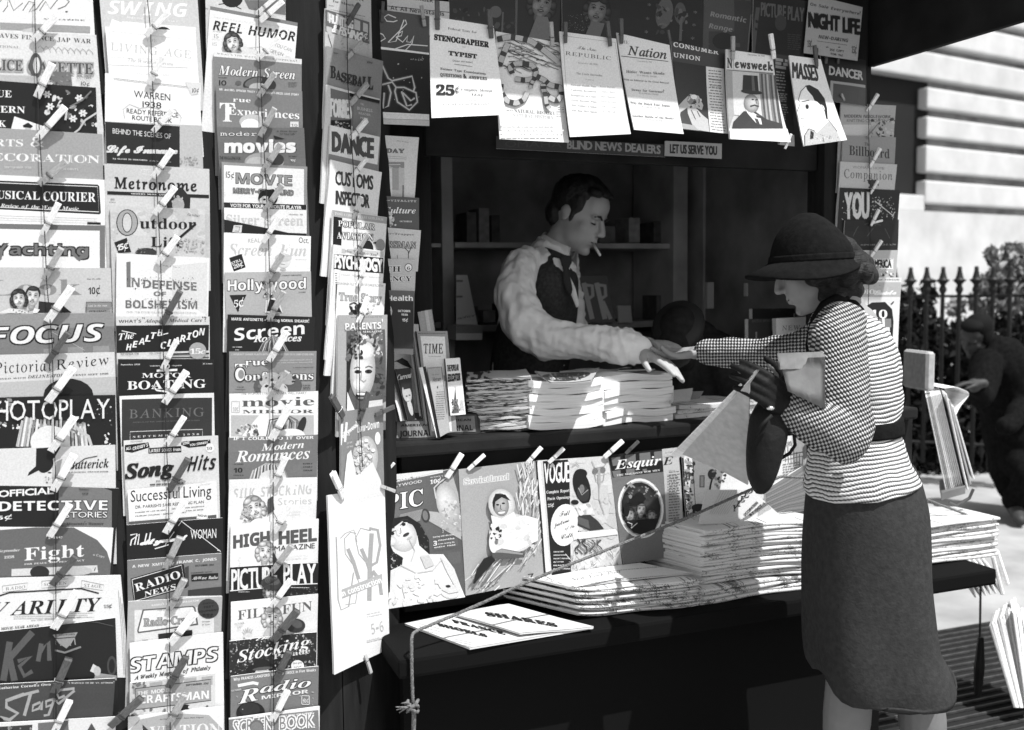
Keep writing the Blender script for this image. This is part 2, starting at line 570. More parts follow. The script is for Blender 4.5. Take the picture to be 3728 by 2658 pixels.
def face(cx, cy, s, rot=0, hair=40, skin=215, kind='w', hat=None, look=0.0, lip=70):
    """a printed portrait: airbrushed hair and face, drawn features; s is half the height of the face"""
    ca, sa = math.cos(rad(rot)), math.sin(rad(rot))
    def q(x, y): return cx + (x * ca - y * sa) * s, cy + (x * sa + y * ca) * s
    def E(x, y, rx, ry, c, ro=0, n=14, **k): X, Y = q(x, y); e(X, Y, rx * s, ry * s, c, rot + ro, n, **k)
    def G(x, y, rx, ry, c0, c1, ro=0, ox=0, oy=0): X, Y = q(x, y); eg(X, Y, rx * s, ry * s, min(250, c0), c1, rot + ro, ox, oy, 16)
    sh = skin * .72
    hi = min(245, hair * 1.5 + 30)
    if kind == 'w':
        G(0, -.25, .98, 1.02, hi, hair * .75, 0, -.3, -.5)
        for x, y, r_ in ((-.72, .35, .40), (.74, .35, .40), (-.84, -.05, .30), (.84, -.05, .28), (-.62, .75, .26), (.66, .75, .26)): G(x, y, r_, r_ * 1.25, hi, hair * .6, 0, -.3, -.3)
    else:
        G(0, -.35, .80, .80, hi, hair * .8, 0, -.3, -.5)
    G(0, .98, .36, .5, skin * .8, sh * .8, 0, -.4, 0)
    G(0, .02, .68, .96, skin * 1.08, sh, 0, -.22, -.12)
    G(-.34, .24, .26, .26, skin * 1.1, skin * .98); G(.30, .28, .22, .24, skin * 1.0, skin * .86); G(0, .76, .22, .16, skin * 1.06, skin * .92)
    if kind == 'w':
        G(-.34, -.84, .48, .28, hi, hair * .8, -14, -.2, -.3); G(.36, -.82, .42, .25, hi * .8, hair * .7, 14)
    else:
        G(0, -.84, .62, .24, hi, hair * .8, -4, -.3, -.3)
    for sx in (-1, 1):
        G(sx * .3 + look, -.16, .22, .15, skin * .70, skin * .93)
        E(sx * .3 + look, -.14, .14, .06, 235 * skin / 255); E(sx * .3 + look, -.14, .065, .062, 30)
        for xs, ys, w_ in (((.15, .30, .46), (-.16, -.215, -.14), .05), ((.16, .30, .50), (-.33, -.40, -.30), .06)):
            a = [q(sx * xs[k] + look, ys[k]) for k in range(3)]; ln(40, w_ * s, *[c for z in a for c in z])
    G(.06 + look, .16, .12, .13, skin * 1.08, skin * .85)
    X0, Y0 = q(-.10 + look, .25); X1, Y1 = q(.02 + look, .29); X2, Y2 = q(.12 + look, .25); ln(sh * .6, .045 * s, X0, Y0, X1, Y1, X2, Y2)
    G(look, .50, .24, .10, lip * 1.25, lip * .8); E(look, .495, .17, .028, min(250, skin * 1.15)); G(look, .65, .2, .05, sh, skin * .97)
    if hat is not None:
        E(0, -.95, .85, .6, hat, 0, 18, a0=180, a1=360); E(0, -.72, 1.15, .2, hat * .8 + 8, -4)
# ------------------------------------------------------------------ the news stand itself
YL, YM = 2.417, 2.557
M['pitch'] = mat('matt_black_paint', .006, .85, .06)
stand = empty('news_stand', (1.2, 2.7, 0), 'dark painted wooden news stand with open counter, ledge and overhanging roof', 'news stand')
box_obj('left_panel', -1.05, 0.487, YL, YL + 0.04, -0.05, 2.75, M['board'], stand)
bm = bmesh.new()
ca, sa = math.cos(rad(34.4)), math.sin(rad(34.4))
q = [(0.489, YL + 0.002), (0.489 + 0.222 * ca, YL + 0.002 + 0.222 * sa), (0.489 + 0.222 * ca - 0.035 * sa, YL + 0.222 * sa + 0.037), (0.489, YL + 0.04)]
lo = [bm.verts.new((x, y, -0.05)) for x, y in q]; hi = [bm.verts.new((x, y, 2.75)) for x, y in q]
bm.faces.new(lo[::-1]); bm.faces.new(hi)
for i in range(4): bm.faces.new((lo[i], lo[(i + 1) % 4], hi[(i + 1) % 4], hi[i]))
bm_obj('angled_panel', bm, M['board'], stand)
box_obj('corner_post', 0.66, 0.885, 2.88, 2.92, 0, 2.7, M['board'], stand)
box_obj('header_board', 0.79, 2.09, YM + 0.055, YM + 0.085, 1.86, 2.7, M['black'], stand)
box_obj('right_post', 2.095, 2.275, YM + 0.025, YM + 0.11, 0, 2.7, M['board'], stand)
box_obj('side_board', 2.256, 2.28, 1.90, YM + 0.022, 2.19, 2.56, M['black'], stand)
box_obj('roof', 0.62, 2.55, 2.04, 4.0, 2.56, 2.64, M['black'], stand)
box_obj('counter_top', 0.625, 2.475, YM, 3.02, 1.045, 1.084, M['black'], stand, 0.008)
box_obj('front_board', 0.70, 2.49, YM + 0.04, YM + 0.065, 0.605, 1.043, M['black'], stand)
box_obj('ledge', 0.60, 2.545, 2.285, YM + 0.12, 0.545, 0.597, M['pitch'], stand, 0.01)
box_obj('base_panel', 0.64, 2.19, 2.40, 2.44, -0.02, 0.543, M['pitch'], stand)
box_obj('end_panel', 2.16, 2.188, 2.442, 3.9, -0.02, 0.543, M['black'], stand)
box_obj('rear_roof', -0.2, 2.28, YM + 0.10, 4.0, 2.5, 2.555, M['black'], stand)
box_obj('back_wall', -0.2, 2.28, 3.86, 3.90, 0, 2.55, M['inner'], stand)
box_obj('left_wall', 0.15, 0.19, 2.70, 3.855, 0, 2.55, M['inner'], stand)
box_obj('right_wall', 2.245, 2.275, 2.67, 3.855, 0, 2.55, M['inner'], stand)
box_obj('floor_board', 0.2, 2.24, 2.62, 3.85, 0.05, 0.12, M['inner'], stand)
def W(x, y, z): return at(x, y, z)
def band(name, xa, xb, ya, yb, Y, th, m, parent):
    """upright or level strip of wood seen at photo pixels, on the plane y = Y"""
    a = on_y(xa, (ya + yb) / 2, Y); c = on_y(xb, (ya + yb) / 2, Y)
    zt = on_y((xa + xb) / 2, ya, Y)[2]; zb = on_y((xa + xb) / 2, yb, Y)[2]
    return box_obj(name, a[0], c[0], Y, Y + th, zb, zt, m, parent, 0.003)
shelf_unit = empty('shelf_unit', (1.4, 3.6, 0.12), 'dim brown shelving with pale shelf edges along the back wall', 'shelves')
a0 = on_y(1610, 900, 3.52); a1 = on_y(1652, 900, 3.52)
box_obj('upright', a0[0], a1[0], 3.52, 3.84, 0.125, 2.5, M['shelf'], shelf_unit)
for xa in (2452, 2560):
    a0 = on_y(xa, 900, 3.50); a1 = on_y(xa + 52, 900, 3.50)
    box_obj('upright', a0[0], a1[0], 3.50, 3.84, 0.125, 2.5, M['shelf'], shelf_unit)
band('shelf', 1180, 1606, 884, 900, 3.53, 0.3, M['shelf'], shelf_unit)
band('shelf', 1656, 2448, 884, 904, 3.53, 0.3, M['shelf'], shelf_unit)
band('shelf', 1656, 2448, 1176, 1200, 3.51, 0.32, M['inner'], shelf_unit)
band('shelf', 1180, 1606, 1176, 1200, 3.51, 0.32, M['inner'], shelf_unit)

# the painted sign under the header
PM = Plane((0, YM, 0), (1, 0, 0), 1.1)
PL = Plane((0, YL, 0), (1, 0, 0), 0.80)
P4 = Plane((0.487, YL, 0), (ca, sa, 0), 0.85)
PR = Plane((0, YM + 0.02, 0), (1, 0, 0), 0.95)

def sheet_on(pl, TL, TR, BR=None, BL=None, H=0.28, bg=230, off=0.022, lean=0.075, gain=None):
    global CUR
    tl, tr = px([TL, TR])
    up = np.array([0, 0, 1.0])
    N = pl.n * math.cos(lean) - up * math.sin(lean)
    O = hit(tl[0], tl[1], pl.p0 + pl.n * off, pl.n)
    T = hit(tr[0], tr[1], O, N)
    U = T - O; Wd = np.linalg.norm(U); U = U / Wd
    if BR is not None:
        CUR = Sheet(O, U, N, px([TL, TR, BR, BL]), None, gain or pl.gain, bg)
    else:
        CUR = Sheet(O, U, N, None, (Wd, H), gain or pl.gain, bg)
    CUR.pl = pl
    return CUR
def block(s, th, bend, name, parent, m):
    """the pages behind a cover, following its curl"""
    q = s.quad
    if signed([tuple(x) for x in q]) > 0: q = q
    nx, ny = (5, 8) if bend else (1, 1)
    x0, x1, y0, y1 = q[:, 0].min(), q[:, 0].max(), q[:, 1].min(), q[:, 1].max()
    bm = bmesh.new()
    G = {}
    for k, z in enumerate((-0.0013 if bend else -0.0003, -th)):
        for i in range(nx + 1):
            for j in range(ny + 1):
                u, v = i / nx, j / ny
                P = (q[0] * (1 - u) + q[1] * u) * (1 - v) + (q[3] * (1 - u) + q[2] * u) * v
                c = q.mean(0)
                P = c + (P - c) * 0.994
                zz = z + (bend((P[0] - x0) / (x1 - x0), (y1 - P[1]) / (y1 - y0)) if bend else 0)
                G[i, j, k] = bm.verts.new((P[0], P[1], zz))
    for i in range(nx):
        for j in range(ny):
            bm.faces.new((G[i, j, 0], G[i, j + 1, 0], G[i + 1, j + 1, 0], G[i + 1, j, 0]))
            bm.faces.new((G[i, j, 1], G[i + 1, j, 1], G[i + 1, j + 1, 1], G[i, j + 1, 1]))
    for i in range(nx):
        for j in (0, ny): bm.faces.new((G[i, j, 0], G[i + 1, j, 0], G[i + 1, j, 1], G[i, j, 1]))
    for j in range(ny):
        for i in (0, nx): bm.faces.new((G[i, j, 0], G[i, j + 1, 0], G[i, j + 1, 1], G[i, j, 1]))
    bmesh.ops.recalc_face_normals(bm, faces=bm.faces[:])
    me = bpy.data.meshes.new(name); bm.to_mesh(me); bm.free()
    me.materials.append(m)
    o = bpy.data.objects.new(name, me); COL.objects.link(o)
    o.parent = parent
    return o
TODO = []
class Mag:
    def __init__(s, sheet, d, group, name, bend, th, cat):
        s.sheet, s.d, s.group, s.name, s.bend, s.th, s.cat = sheet, d, group, name, bend, th, cat
NOWM = None
def flush():
    global NOWM
    if NOWM is None: return
    g = NOWM
    me = g.sheet.mesh(g.name, g.bend)
    o = bpy.data.objects.new(g.name, me); COL.objects.link(o)
    o.matrix_world = g.sheet.matrix()
    tag(o, g.d, g.cat, g.group)
    if g.th: block(g.sheet, g.th, g.bend, 'page_block', o, M['pages'])
    NOWM = None
GROUP = ['']
PLN = [None]
def mag(TL, TR, d, bg=230, pin_=None, BR=None, BL=None, H=0.28, off=0.022, lean=0.075, bend=None, th=0.0045, name='magazine', cat='magazine', gain=None, pl=None):
    """start a magazine; the drawing commands after it print its cover"""
    global NOWM
    flush()
    s = sheet_on(pl or PLN[0], TL, TR, BR, BL, H, bg, off, lean, gain)
    if bend is None and name == 'magazine' and cat == 'magazine':      # no sheet hangs perfectly flat
        b1, b2, b3 = RND.uniform(-.0025, .0025), RND.choice((0, 0, .003, .004, -.002)), RND.uniform(-.0015, .0015)
        bend = lambda u, v: b1 * (2 * u - 1) ** 2 + b2 * max(0, u - .62) ** 2 * 7 + b3 * math.sin(v * 9 + u * 2)
    NOWM = Mag(s, d, GROUP[0], name, bend, th, cat)
    if pin_:
        for k in range(0, len(pin_), 5): pin(*pin_[k:k + 5], n=k // 5, many=len(pin_) > 5)
# clothespins: two wooden jaws and a wire spring
def _jaw():
    bm = bmesh.new()
    prof = [(0, .0), (.02, .035), (.30, .07), (.36, .055), (.42, .075), (.96, .085), (1.0, .06), (1.0, .045), (.45, .0), (.33, .012), (.2, .004)]
    a = [bm.verts.new((x, -.083, z)) for x, z in prof]; c = [bm.verts.new((x, .083, z)) for x, z in prof]
    bm.faces.new(a); bm.faces.new(c[::-1])
    for i in range(len(prof)): bm.faces.new((a[i], c[i], c[(i + 1) % len(prof)], a[(i + 1) % len(prof)]))
    bmesh.ops.recalc_face_normals(bm, faces=bm.faces[:])
    me = bpy.data.meshes.new('jaw'); bm.to_mesh(me); bm.free()
    return me
JAW = []
for k in range(3):
    me = _jaw(); me.materials.append(M['wood%d' % k]); JAW.append(me)
bm = bmesh.new()
for z in (.066, -.066):
    add_tube(bm, [(.36, -.1, z), (.355, 0, z * 1.18), (.36, .1, z)], .011, 6)
for y in (-.1, .1):
    add_tube(bm, [(.36, y, -.066), (.40, y * 1.04, 0), (.36, y, .066)], .011, 6)
add_tube(bm, [(.40, -.09, 0), (.40, .09, 0)], .022, 8)
SPRING = bpy.data.meshes.new('spring'); bm.to_mesh(SPRING); bm.free(); SPRING.materials.append(M['steel'])
TONE = ['pale', 'brown', 'dark']
def pin(x0, y0, x1, y1, tone=0, n=0, many=False, label=None, group='clothespins holding the magazines', lift=0.010):
    s = CUR
    A, B = px([(x0, y0), (x1, y1)])
    a = hit(A[0], A[1], s.O + s.N * 0.0045, s.N)
    bb = hit(B[0], B[1], s.O + s.N * (0.0045 + lift), s.N)
    ax = bb - a; L = np.linalg.norm(ax); ax = ax / L
    z = s.N - ax * (s.N @ ax); z /= np.linalg.norm(z)
    y = np.cross(z, ax)
    yw = y * RND.uniform(.92, 1.08)
    mw = Matrix([[ax[0] * L, yw[0] * L, z[0] * L, a[0]], [ax[1] * L, yw[1] * L, z[1] * L, a[1]], [ax[2] * L, yw[2] * L, z[2] * L, a[2]], [0, 0, 0, 1]])
    o = bpy.data.objects.new('clothespin', None); o.empty_display_size = .2
    COL.objects.link(o); o.matrix_world = mw
    if label is None:
        d = NOWM.d
        where = (' at its left', ' at its right', ' at its middle')[n] if many else ''
        label = TONE[tone] + ' clothespin on the ' + d.split(';')[0] + where
        ws = label.split()
        if len(ws) > 16: label = ' '.join(ws[:16])
    tag(o, label, 'clothespin', group)
    for nm, me, mx in (('jaw', JAW[tone], Matrix.Identity(4)), ('jaw', JAW[tone], Matrix.Diagonal((1, 1, -.4, 1))), ('spring', SPRING, Matrix.Identity(4))):
        c = bpy.data.objects.new(nm, me); COL.objects.link(c); c.parent = o; c.matrix_basis = mx
def cord(name, pts, pl, off, r_, label, cat='string', group=None, m='string', wob=0.0):
    bm = bmesh.new()
    P = px(pts)
    h = hit(P[:, 0], P[:, 1], pl.p0 + pl.n * off, pl.n)
    add_tube(bm, [tuple(x) for x in h], r_, 6)
    o = bm_obj(name, bm, M[m], None, True)
    tag(o, label, cat, group)
    return o
# ------------------------------------------------------------------ first column of the left panel
PLN[0] = PL; GROUP[0] = 'magazines clipped in columns on the left panel'
crop('A')
mag((-160, -130), (605, -70), 'white bridal magazine with thin curling script, top of first column', 243)
ln(60, 5, -60, 60, -20, 30, 20, -10); ln(60, 5, 20, 80, 50, 40, 50, -20, 90, 70, 150, 20); ln(60, 5, 150, 70, 190, 10, 230, 20, 190, 80, 240, 60, 300, -20)
ln(60, 5, 260, 70, 300, 10, 330, 60, 400, -30); ln(60, 5, 380, 60, 430, 40, 455, 10, 430, -10); e(437, 77, 9, 4, 40)
t('MAGAZINE', 'R', 285, 128, 555, 136, 12, 50); b(0, 148, 592, 172, 44, 165); p(205, 150, 195, 220, 180, 240, 215, 150, 215)
mag((-175, 195), (632, 232), 'pale gazette with ornate outlined lettering and curling vines', 228, (215, 272, 380, 98, 0))
t('LEAVES FINANCE JAP WAR', 'R', -66, 242, 598, 288, 44, 62)
t('NATIONAL', 'R', -60, 312, 130, 318, 24, 150)
for k in range(9): ln(140, 3, 250 + k * 40, 318 + k * 3, 262 + k * 40, 300 + k * 3, 285 + k * 40, 322 + k * 3, 292 + k * 40, 345 + k * 2)
t('POLICE', 'R', -150, 458, 148, 466, 105, 85, (175, 11)); t('GAZETTE', 'R', 185, 472, 612, 490, 108, 85, (175, 11))
e(235, 430, 42, 82, 90); e(240, 430, 22, 55, 228)
p(120, 330, 470, 465, 475, 475, 565, 385, 555, 330, 520); p(190, 0, 492, 230, 500, 330, 555, 0, 535); spk(300, 480, 460, 560, 14, 6, 18, 90, 160)
t('OCTOBER', 'S', 506, 520, 602, 522, 14, 60); t('10¢', 'S', 532, 562, 588, 566, 26, 50)
mag((-150, 520), (630, 576), 'black western story magazine with white slab title and flowered robe', 24, (240, 642, 345, 415, 0))
t('TRUE', 'R', -120, 630, 76, 640, 68, 245); t('WESTERN', 'R', -215, 730, 164, 744, 66, 245); t('BOOK', 'R', -150, 828, 40, 834, 64, 245)
spk(285, 600, 640, 850, 26, 8, 30, 225, 120, 190); spk(430, 590, 640, 740, 14, 5, 40, 24, 30)
for x, y in ((310, 620), (520, 645), (480, 780), (545, 745), (330, 700)):
    for k in range(6): e(x + 16 * math.cos(k * 1.05), y + 14 * math.sin(k * 1.05), 12, 7, 228, k * 60)
ln(215, 14, 400, 660, 380, 690, 440, 720, 430, 790); ln(200, 12, 640, 740, 560, 790, 520, 850, 480, 880); ln(120, 10, 600, 600, 540, 660, 460, 700)
p(235, 95, 765, 282, 828, 272, 862, 70, 862); p(35, 150, 825, 185, 806, 218, 830, 205, 842, 155, 838); p(190, 165, 842, 205, 842, 205, 862, 165, 862)
mag((-170, 830), (672, 881), 'grey decoration magazine with stencil cut white capitals', 165, (247, 908, 430, 700, 0))
t('ARTS &', 'R', -110, 958, 288, 965, 70, 236); t('DECORATION', 'R', -135, 1052, 655, 1072, 76, 240)
for x in (60, 145, 215, 305, 395, 470, 560): ln(165, 5, x, 990, x - 8, 1066)
t('SEPTEMBER 1938', 'S', 28, 1106, 205, 1108, 14, 215); t('35 CENTS', 'S', 412, 1116, 515, 1120, 14, 225)
mag((-150, 1142), (706, 1182), 'white music paper with title in a dark bordered panel', 243, (255, 1212, 440, 1056, 1))
p(30, -110, 1182, 640, 1212, 652, 1222, 663, 1398, 655, 1408, -110, 1370)
ln(235, 5, -110, 1196, 640, 1226, 650, 1392, -110, 1356)
t('MUSICAL', 'R', -95, 1302, 262, 1312, 80, 240); t('COURIER', 'R', 284, 1318, 628, 1326, 92, 240); t('Review of the World Music', 'U', 4, 1360, 518, 1382, 34, 235)
for y in (1415, 1430, 1445): ln(205, 3, 0, y, 640, y + 22)
b(573, 1458, 662, 1461, 15, 30)
crop('A')
mag((-150, 1464), (690, 1480), 'white sailing magazine with fat grey bulbous title', 243, (277, 1545, 386, 1332, 0))
b(-150, 1466, 690, 1482, 34, 118); p(120, 655, 1480, 690, 1480, 690, 1800, 655, 1800)
crop('B')
t('Yachting', 'B', -40, 138, 580, 145, 100, 118, (38, 9)); ln(118, 26, 480, 130, 520, 170, 570, 120); ln(118, 24, 10, 100, 0, 165, -40, 180)
mag((-110, 222), (728, 228), 'pale magazine with smiling dark haired couple under grey title', 200, (288, 306, 405, 92, 1))
t('Look', 'R', -75, 410, 535, 404, 158, 142)
t('10¢', 'B', 580, 400, 658, 398, 66, 25); t('Sept. 27, 1938', 'R', 572, 303, 660, 304, 12, 70)
p(45, 255, 445, 400, 460, 470, 520, 250, 522); face(215, 415, 62, 6, 30, 222, 'm'); p(235, 225, 490, 262, 500, 245, 522, 215, 522)
face(125, 430, 55, -8, 38, 228, 'w'); p(225, 0, 515, 60, 490, 150, 500, 190, 522, 0, 522); spk(80, 500, 200, 520, 16, 3, 8, 120)
r(567, 450, 730, 488, 140); t('Look in this issue', 'U', 578, 480, 705, 478, 18, 220); box(567, 450, 732, 525, 3, 60); t('OUR CRAZY', 'R', 588, 517, 700, 514, 18, 40)
mag((-120, 533), (746, 521), 'grey magazine with huge white italic capitals in black outline', 150, (308, 582, 470, 352, 0))
p(128, -120, 640, 750, 610, 752, 790, -120, 800); ln(205, 2, 330, 640, 560, 770)
t('FOCUS', 'I', -75, 732, 682, 706, 165, 240, (25, 10))
mag((-120, 800), (752, 779), 'pale review magazine with large roman title over black hat', 218, (308, 852, 450, 648, 2))
p(190, -120, 985, 770, 940, 775, 1075, -120, 1100); e(450, 1065, 165, 112, 20); e(450, 1075, 120, 60, 12)
t('Pictorial', 'L', -32, 922, 338, 902, 112, 25); t('Review', 'L', 370, 896, 712, 860, 98, 25)
t('COMBINED WITH', 'R', -95, 965, 170, 952, 13, 60); t('DELINEATOR', 'U', 182, 952, 420, 940, 30, 60); t('10 CENTS SEPT 1938', 'R', 440, 938, 712, 926, 15, 50)
mag((-110, 1080), (758, 1058), 'black film magazine with thin white art deco title over blonde hair', 22, (312, 1108, 482, 878, 0))
spk(-20, 1080, 130, 1300, 22, 6, 22, 230, 150); spk(560, 1090, 740, 1260, 30, 3, 10, 90, 60, 210)
for k in range(26):
    a = k / 25 * 3.3; x = 360 + 190 * math.cos(3.5 - a * .95); ln((170, 215, 140, 235)[k % 4], 16, x, 1330 - 60 * math.sin(a), 380 + (x - 380) * 1.1, 1250 - 40 * math.sin(a) + RND.uniform(-15, 15), 400 + (x - 400) * 1.25, 1400)
e(330, 1370, 130, 110, 235); ln(200, 20, 500, 1270, 540, 1310, 580, 1330, 600, 1390); ln(120, 8, 430, 1260, 500, 1300, 530, 1390); spk(680, 1310, 730, 1390, 8, 5, 14, 230)
t('PHOTOPLAY', 'S', -100, 1232, 722, 1212, 132, 236)
mag((-110, 1420), (758, 1388), 'pale fashion magazine with woman in black hat and script title', 222, (332, 1435, 490, 1203, 0))
p(20, 238, 1412, 400, 1402, 360, 1470, 300, 1530, 250, 1560, 180, 1596, 190, 1570, 235, 1530)
e(335, 1560, 42, 75, 228); e(300, 1520, 60, 45, 25, -50); ln(30, 4, 330, 1522, 352, 1514); e(340, 1500, 9, 6, 30); e(326, 1572, 13, 5, 60); p(150, 370, 1500, 410, 1480, 380, 1620, 350, 1640); spk(270, 1600, 370, 1640, 14, 4, 9, 90, 200)
t('Butterick', 'U', 446, 1550, 716, 1535, 88, 25); ln(25, 5, 440, 1560, 560, 1478, 640, 1462); t('FASHION MAGAZINE', 'B', 452, 1572, 712, 1566, 9, 40)
crop('C')
mag((-130, 112), (735, 128), 'dark detective magazine with outlined white capitals and grey side', 28, (327, 150, 457, -80, 0))
p(122, 362, 108, 640, 128, 690, 145, 690, 400, 362, 400)
t('OFFICIAL', 'S', -8, 186, 330, 165, 40, 240, (240, 2)); t('DETECTIVE', 'B', -8, 272, 664, 262, 86, 242, (30, 4)); t('STORIES', 'S', 400, 312, 662, 308, 36, 240, (30, 3))
t('5¢', 'B', -20, 325, 74, 320, 34, 242); t("Minnesota's Hammer", 'R', 410, 356, 640, 352, 20, 25); t('October,', 'R', 488, 142, 552, 144, 18, 55); t('1938', 'R', 505, 168, 545, 168, 16, 55)
mag((-130, 372), (700, 374), 'grey magazine with heavy white roman title and curled white edge', 240, (303, 432, 432, 228, 0))
p(105, -130, 400, 230, 372, 440, 366, 600, 450, 660, 520, 722, 715, -130, 745)
t('Fight', 'R', 150, 578, 520, 552, 118, 242); t('The', 'R', 286, 446, 386, 440, 30, 240); t('September', 'U', -10, 528, 124, 520, 24, 225); t('1938', 'U', 24, 567, 88, 562, 24, 225)
t('FOR PEACE AND DEMOCRACY', 'R', 150, 605, 522, 580, 14, 240); t('a Copy', 'U', 574, 545, 645, 560, 22, 210)
p(215, 72, 630, 600, 605, 605, 650, 70, 675); e(245, 650, 60, 40, 45); e(460, 640, 110, 30, 195); ln(60, 5, 590, 618, 582, 640)
mag((-130, 690), (745, 668), 'white show business newspaper with bold italic black masthead', 234, (318, 730, 470, 548, 2), BR=(800, 1300), BL=(-110, 1300), name='newspaper', cat='newspaper')
t('RADIO', 'L', 35, 762, 155, 748, 26, 55); t('SCREEN', 'L', 272, 735, 410, 724, 26, 55); t('STAGE', 'L', 520, 738, 626, 748, 26, 55)
for q in ((15, 735, 172, 715, 165, 755, 15, 775), (258, 705, 420, 690, 420, 735, 258, 748), (505, 700, 640, 728, 635, 762, 500, 742)): ln(120, 2.5, *q, q[0], q[1])
t('VARIETY', 'U', -40, 920, 628, 888, 128, 25); ln(25, 9, -20, 800, 60, 775, 500, 750, 610, 780); t('15¢', 'R', 640, 870, 690, 868, 28, 50)
m(85, 910, 620, 935, 3, 3, 150, -.02); t('NEW YORK, WEDNESDAY, SEPTEMBER 21, 1938', 'R', 190, 950, 500, 930, 9, 90); t('BIG MOVIE YEAR AHEAD', 'R', -40, 1010, 240, 985, 24, 30)
for k in range(5): ln(170, 3, 730 + k * 12, 760 + k * 40, 750 + k * 10, 1000, 765 + k * 8, 1280)
mag((-130, 1032), (712, 935), 'black magazine with brushed grey letters and eagle emblem', 26, (330, 1002, 477, 765, 0))
ln(88, 40, 60, 1080, 20, 1320); ln(88, 42, 200, 1020, 60, 1180, 90, 1320); ln(88, 26, 110, 1200, 190, 1170, 120, 1230, 150, 1290, 200, 1260); ln(92, 28, 255, 1090, 235, 1200); ln(92, 28, 250, 1140, 300, 1080, 305, 1195)
for k in range(5): ln(150, 7, 345 + k * 30, 1110 - abs(k - 2) * 6, 345 + k * 28, 1030 + abs(k - 2) * 8)
p(150, 325, 1035, 480, 1020, 440, 1090, 410, 1120, 365, 1090); ln(26, 5, 340, 1060, 460, 1050); ln(130, 12, 340, 1130, 400, 1145, 500, 1110); t('MOTORS', 'R', 365, 1042, 462, 1036, 14, 40)
e(690, 1230, 30, 62, 70); e(690, 1230, 18, 44, 30); p(215, 555, 1260, 575, 1215, 620, 1245, 600, 1280); p(160, 590, 1270, 720, 1290, 720, 1320, 580, 1310); e(600, 1260, 22, 30, 190); ln(90, 4, 430, 940, 600, 960, 700, 985)
mag((-100, 1345), (712, 1302), 'dark grey theatre magazine with light brush script title', 72, (330, 1397, 425, 1178, 2))
t("Katharine Cornell's Own Story", 'R', -15, 1372, 395, 1340, 22, 235); t('"I WANTED TO BE AN ACTRESS"', 'R', 418, 1336, 706, 1334, 12, 235)
ln(168, 22, 150, 1400, 40, 1440, 40, 1480, 110, 1520, 60, 1560, 0, 1545); ln(168, 18, 120, 1410, 240, 1380); ln(168, 20, 190, 1395, 150, 1535); ln(168, 16, 250, 1450, 205, 1470, 200, 1505, 240, 1490, 262, 1445, 255, 1500)
ln(168, 16, 330, 1430, 285, 1445, 285, 1480, 325, 1465, 338, 1425, 300, 1530, 270, 1535); ln(168, 16, 400, 1410, 365, 1425, 350, 1395, 370, 1375, 460, 1365); ln(168, 16, 345, 1440, 360, 1462, 460, 1378)
e(-10, 1590, 40, 50, 30)
mag((-100, 1585), (720, 1542), 'cropped magazine at foot of first column with pale triangle', 225, (330, 1645, 430, 1438, 0))
p(60, -100, 1610, 200, 1590, 190, 1720, -100, 1720); spk(-60, 1610, 190, 1660, 18, 5, 18, 150, 30); p(110, 235, 1580, 420, 1565, 430, 1700, 235, 1700); p(80, 565, 1580, 600, 1640, 530, 1640)
cord('string', [(480 * 1.695 / 1.695, 0)], PL, .03, .0008, 'x') if 0 else None
crop('Z')
GS = 'strings tying the magazine columns'
cord('string', [(126, -30), (128, 120), (140, 420), (158, 730), (170, 1030), (190, 1250), (203, 1800), (204, 2700)], PL, .030, .0011, 'thin dark string down the left column of magazines', group=GS)

# ------------------------------------------------------------------ second column
crop('A')
mag((642, -150), (1290, -110), 'grey swing music magazine with white slanting capitals, cut by frame', 212)
t('SWING', 'I', 708, 92, 1232, 112, 128, 252); t('AND THE JAZZ OF TODAY', 'S', 830, 120, 1170, 150, 14, 245); p(250, 735, 125, 800, 150, 800, 178, 720, 178); p(246, 800, 140, 1285, 180, 1285, 230, 800, 200); e(1070, 218, 55, 42, 40)
mag((690, 176), (1284, 203), 'white world review with nearly invisible pale title', 250, (957, 238, 1108, 78, 0))
ln(215, 3, 720, 205, 1255, 262, 1250, 400, 720, 375, 720, 205); t('THE', 'L', 960, 272, 1030, 275, 26, 205); t('LIVING AGE', 'L', 728, 330, 1255, 385, 78, 202); t('The World in Review', 'T', 840, 405, 1140, 432, 34, 178); t('SEPTEMBER, 1938', 'L', 900, 490, 1110, 498, 14, 200)
ln(215, 3, 700, 425, 1240, 445)
mag((690, 480), (1318, 546), 'white route book with plain black lines and faint shield', 246, (975, 556, 1072, 368, 0))
ln(120, 3, 748, 515, 1240, 572); ln(160, 3, 748, 523, 1240, 580); t('THE', 'S', 980, 596, 1018, 600, 14, 30); t('WARREN', 'S', 880, 638, 1118, 662, 44, 25); t('1938', 'S', 936, 706, 1060, 714, 42, 30)
ln(205, 5, 820, 780, 808, 720, 850, 685, 920, 712, 1000, 700, 1085, 738, 1150, 718, 1190, 770, 1180, 810)
t('READY REFERENCE', 'S', 832, 742, 1170, 772, 31, 25); t('ROUTE BOOK', 'S', 868, 786, 1130, 808, 30, 25); p(225, 1215, 540, 1318, 548, 1300, 620, 1255, 625); t('10¢', 'S', 1262, 612, 1305, 606, 30, 40)
mag((690, 796), (1325, 826), 'grey booklet with dark panel about life insurance', 196, (1003, 866, 1135, 722, 0))
p(42, 690, 800, 1180, 830, 1180, 1098, 680, 1072); t('BEHIND THE SCENES OF', 'S', 740, 876, 1122, 912, 34, 225); t('Life Insurance', 'C', 695, 1000, 1164, 1010, 74, 228, (228, 3))
t('by OLIVER DE WERTHERN', 'B', 742, 1046, 966, 1058, 13, 215); t('Editor Weekly', 'T', 980, 1060, 1125, 1068, 13, 190); spk(1182, 1030, 1300, 1085, 40, 3, 9, 150, 175)
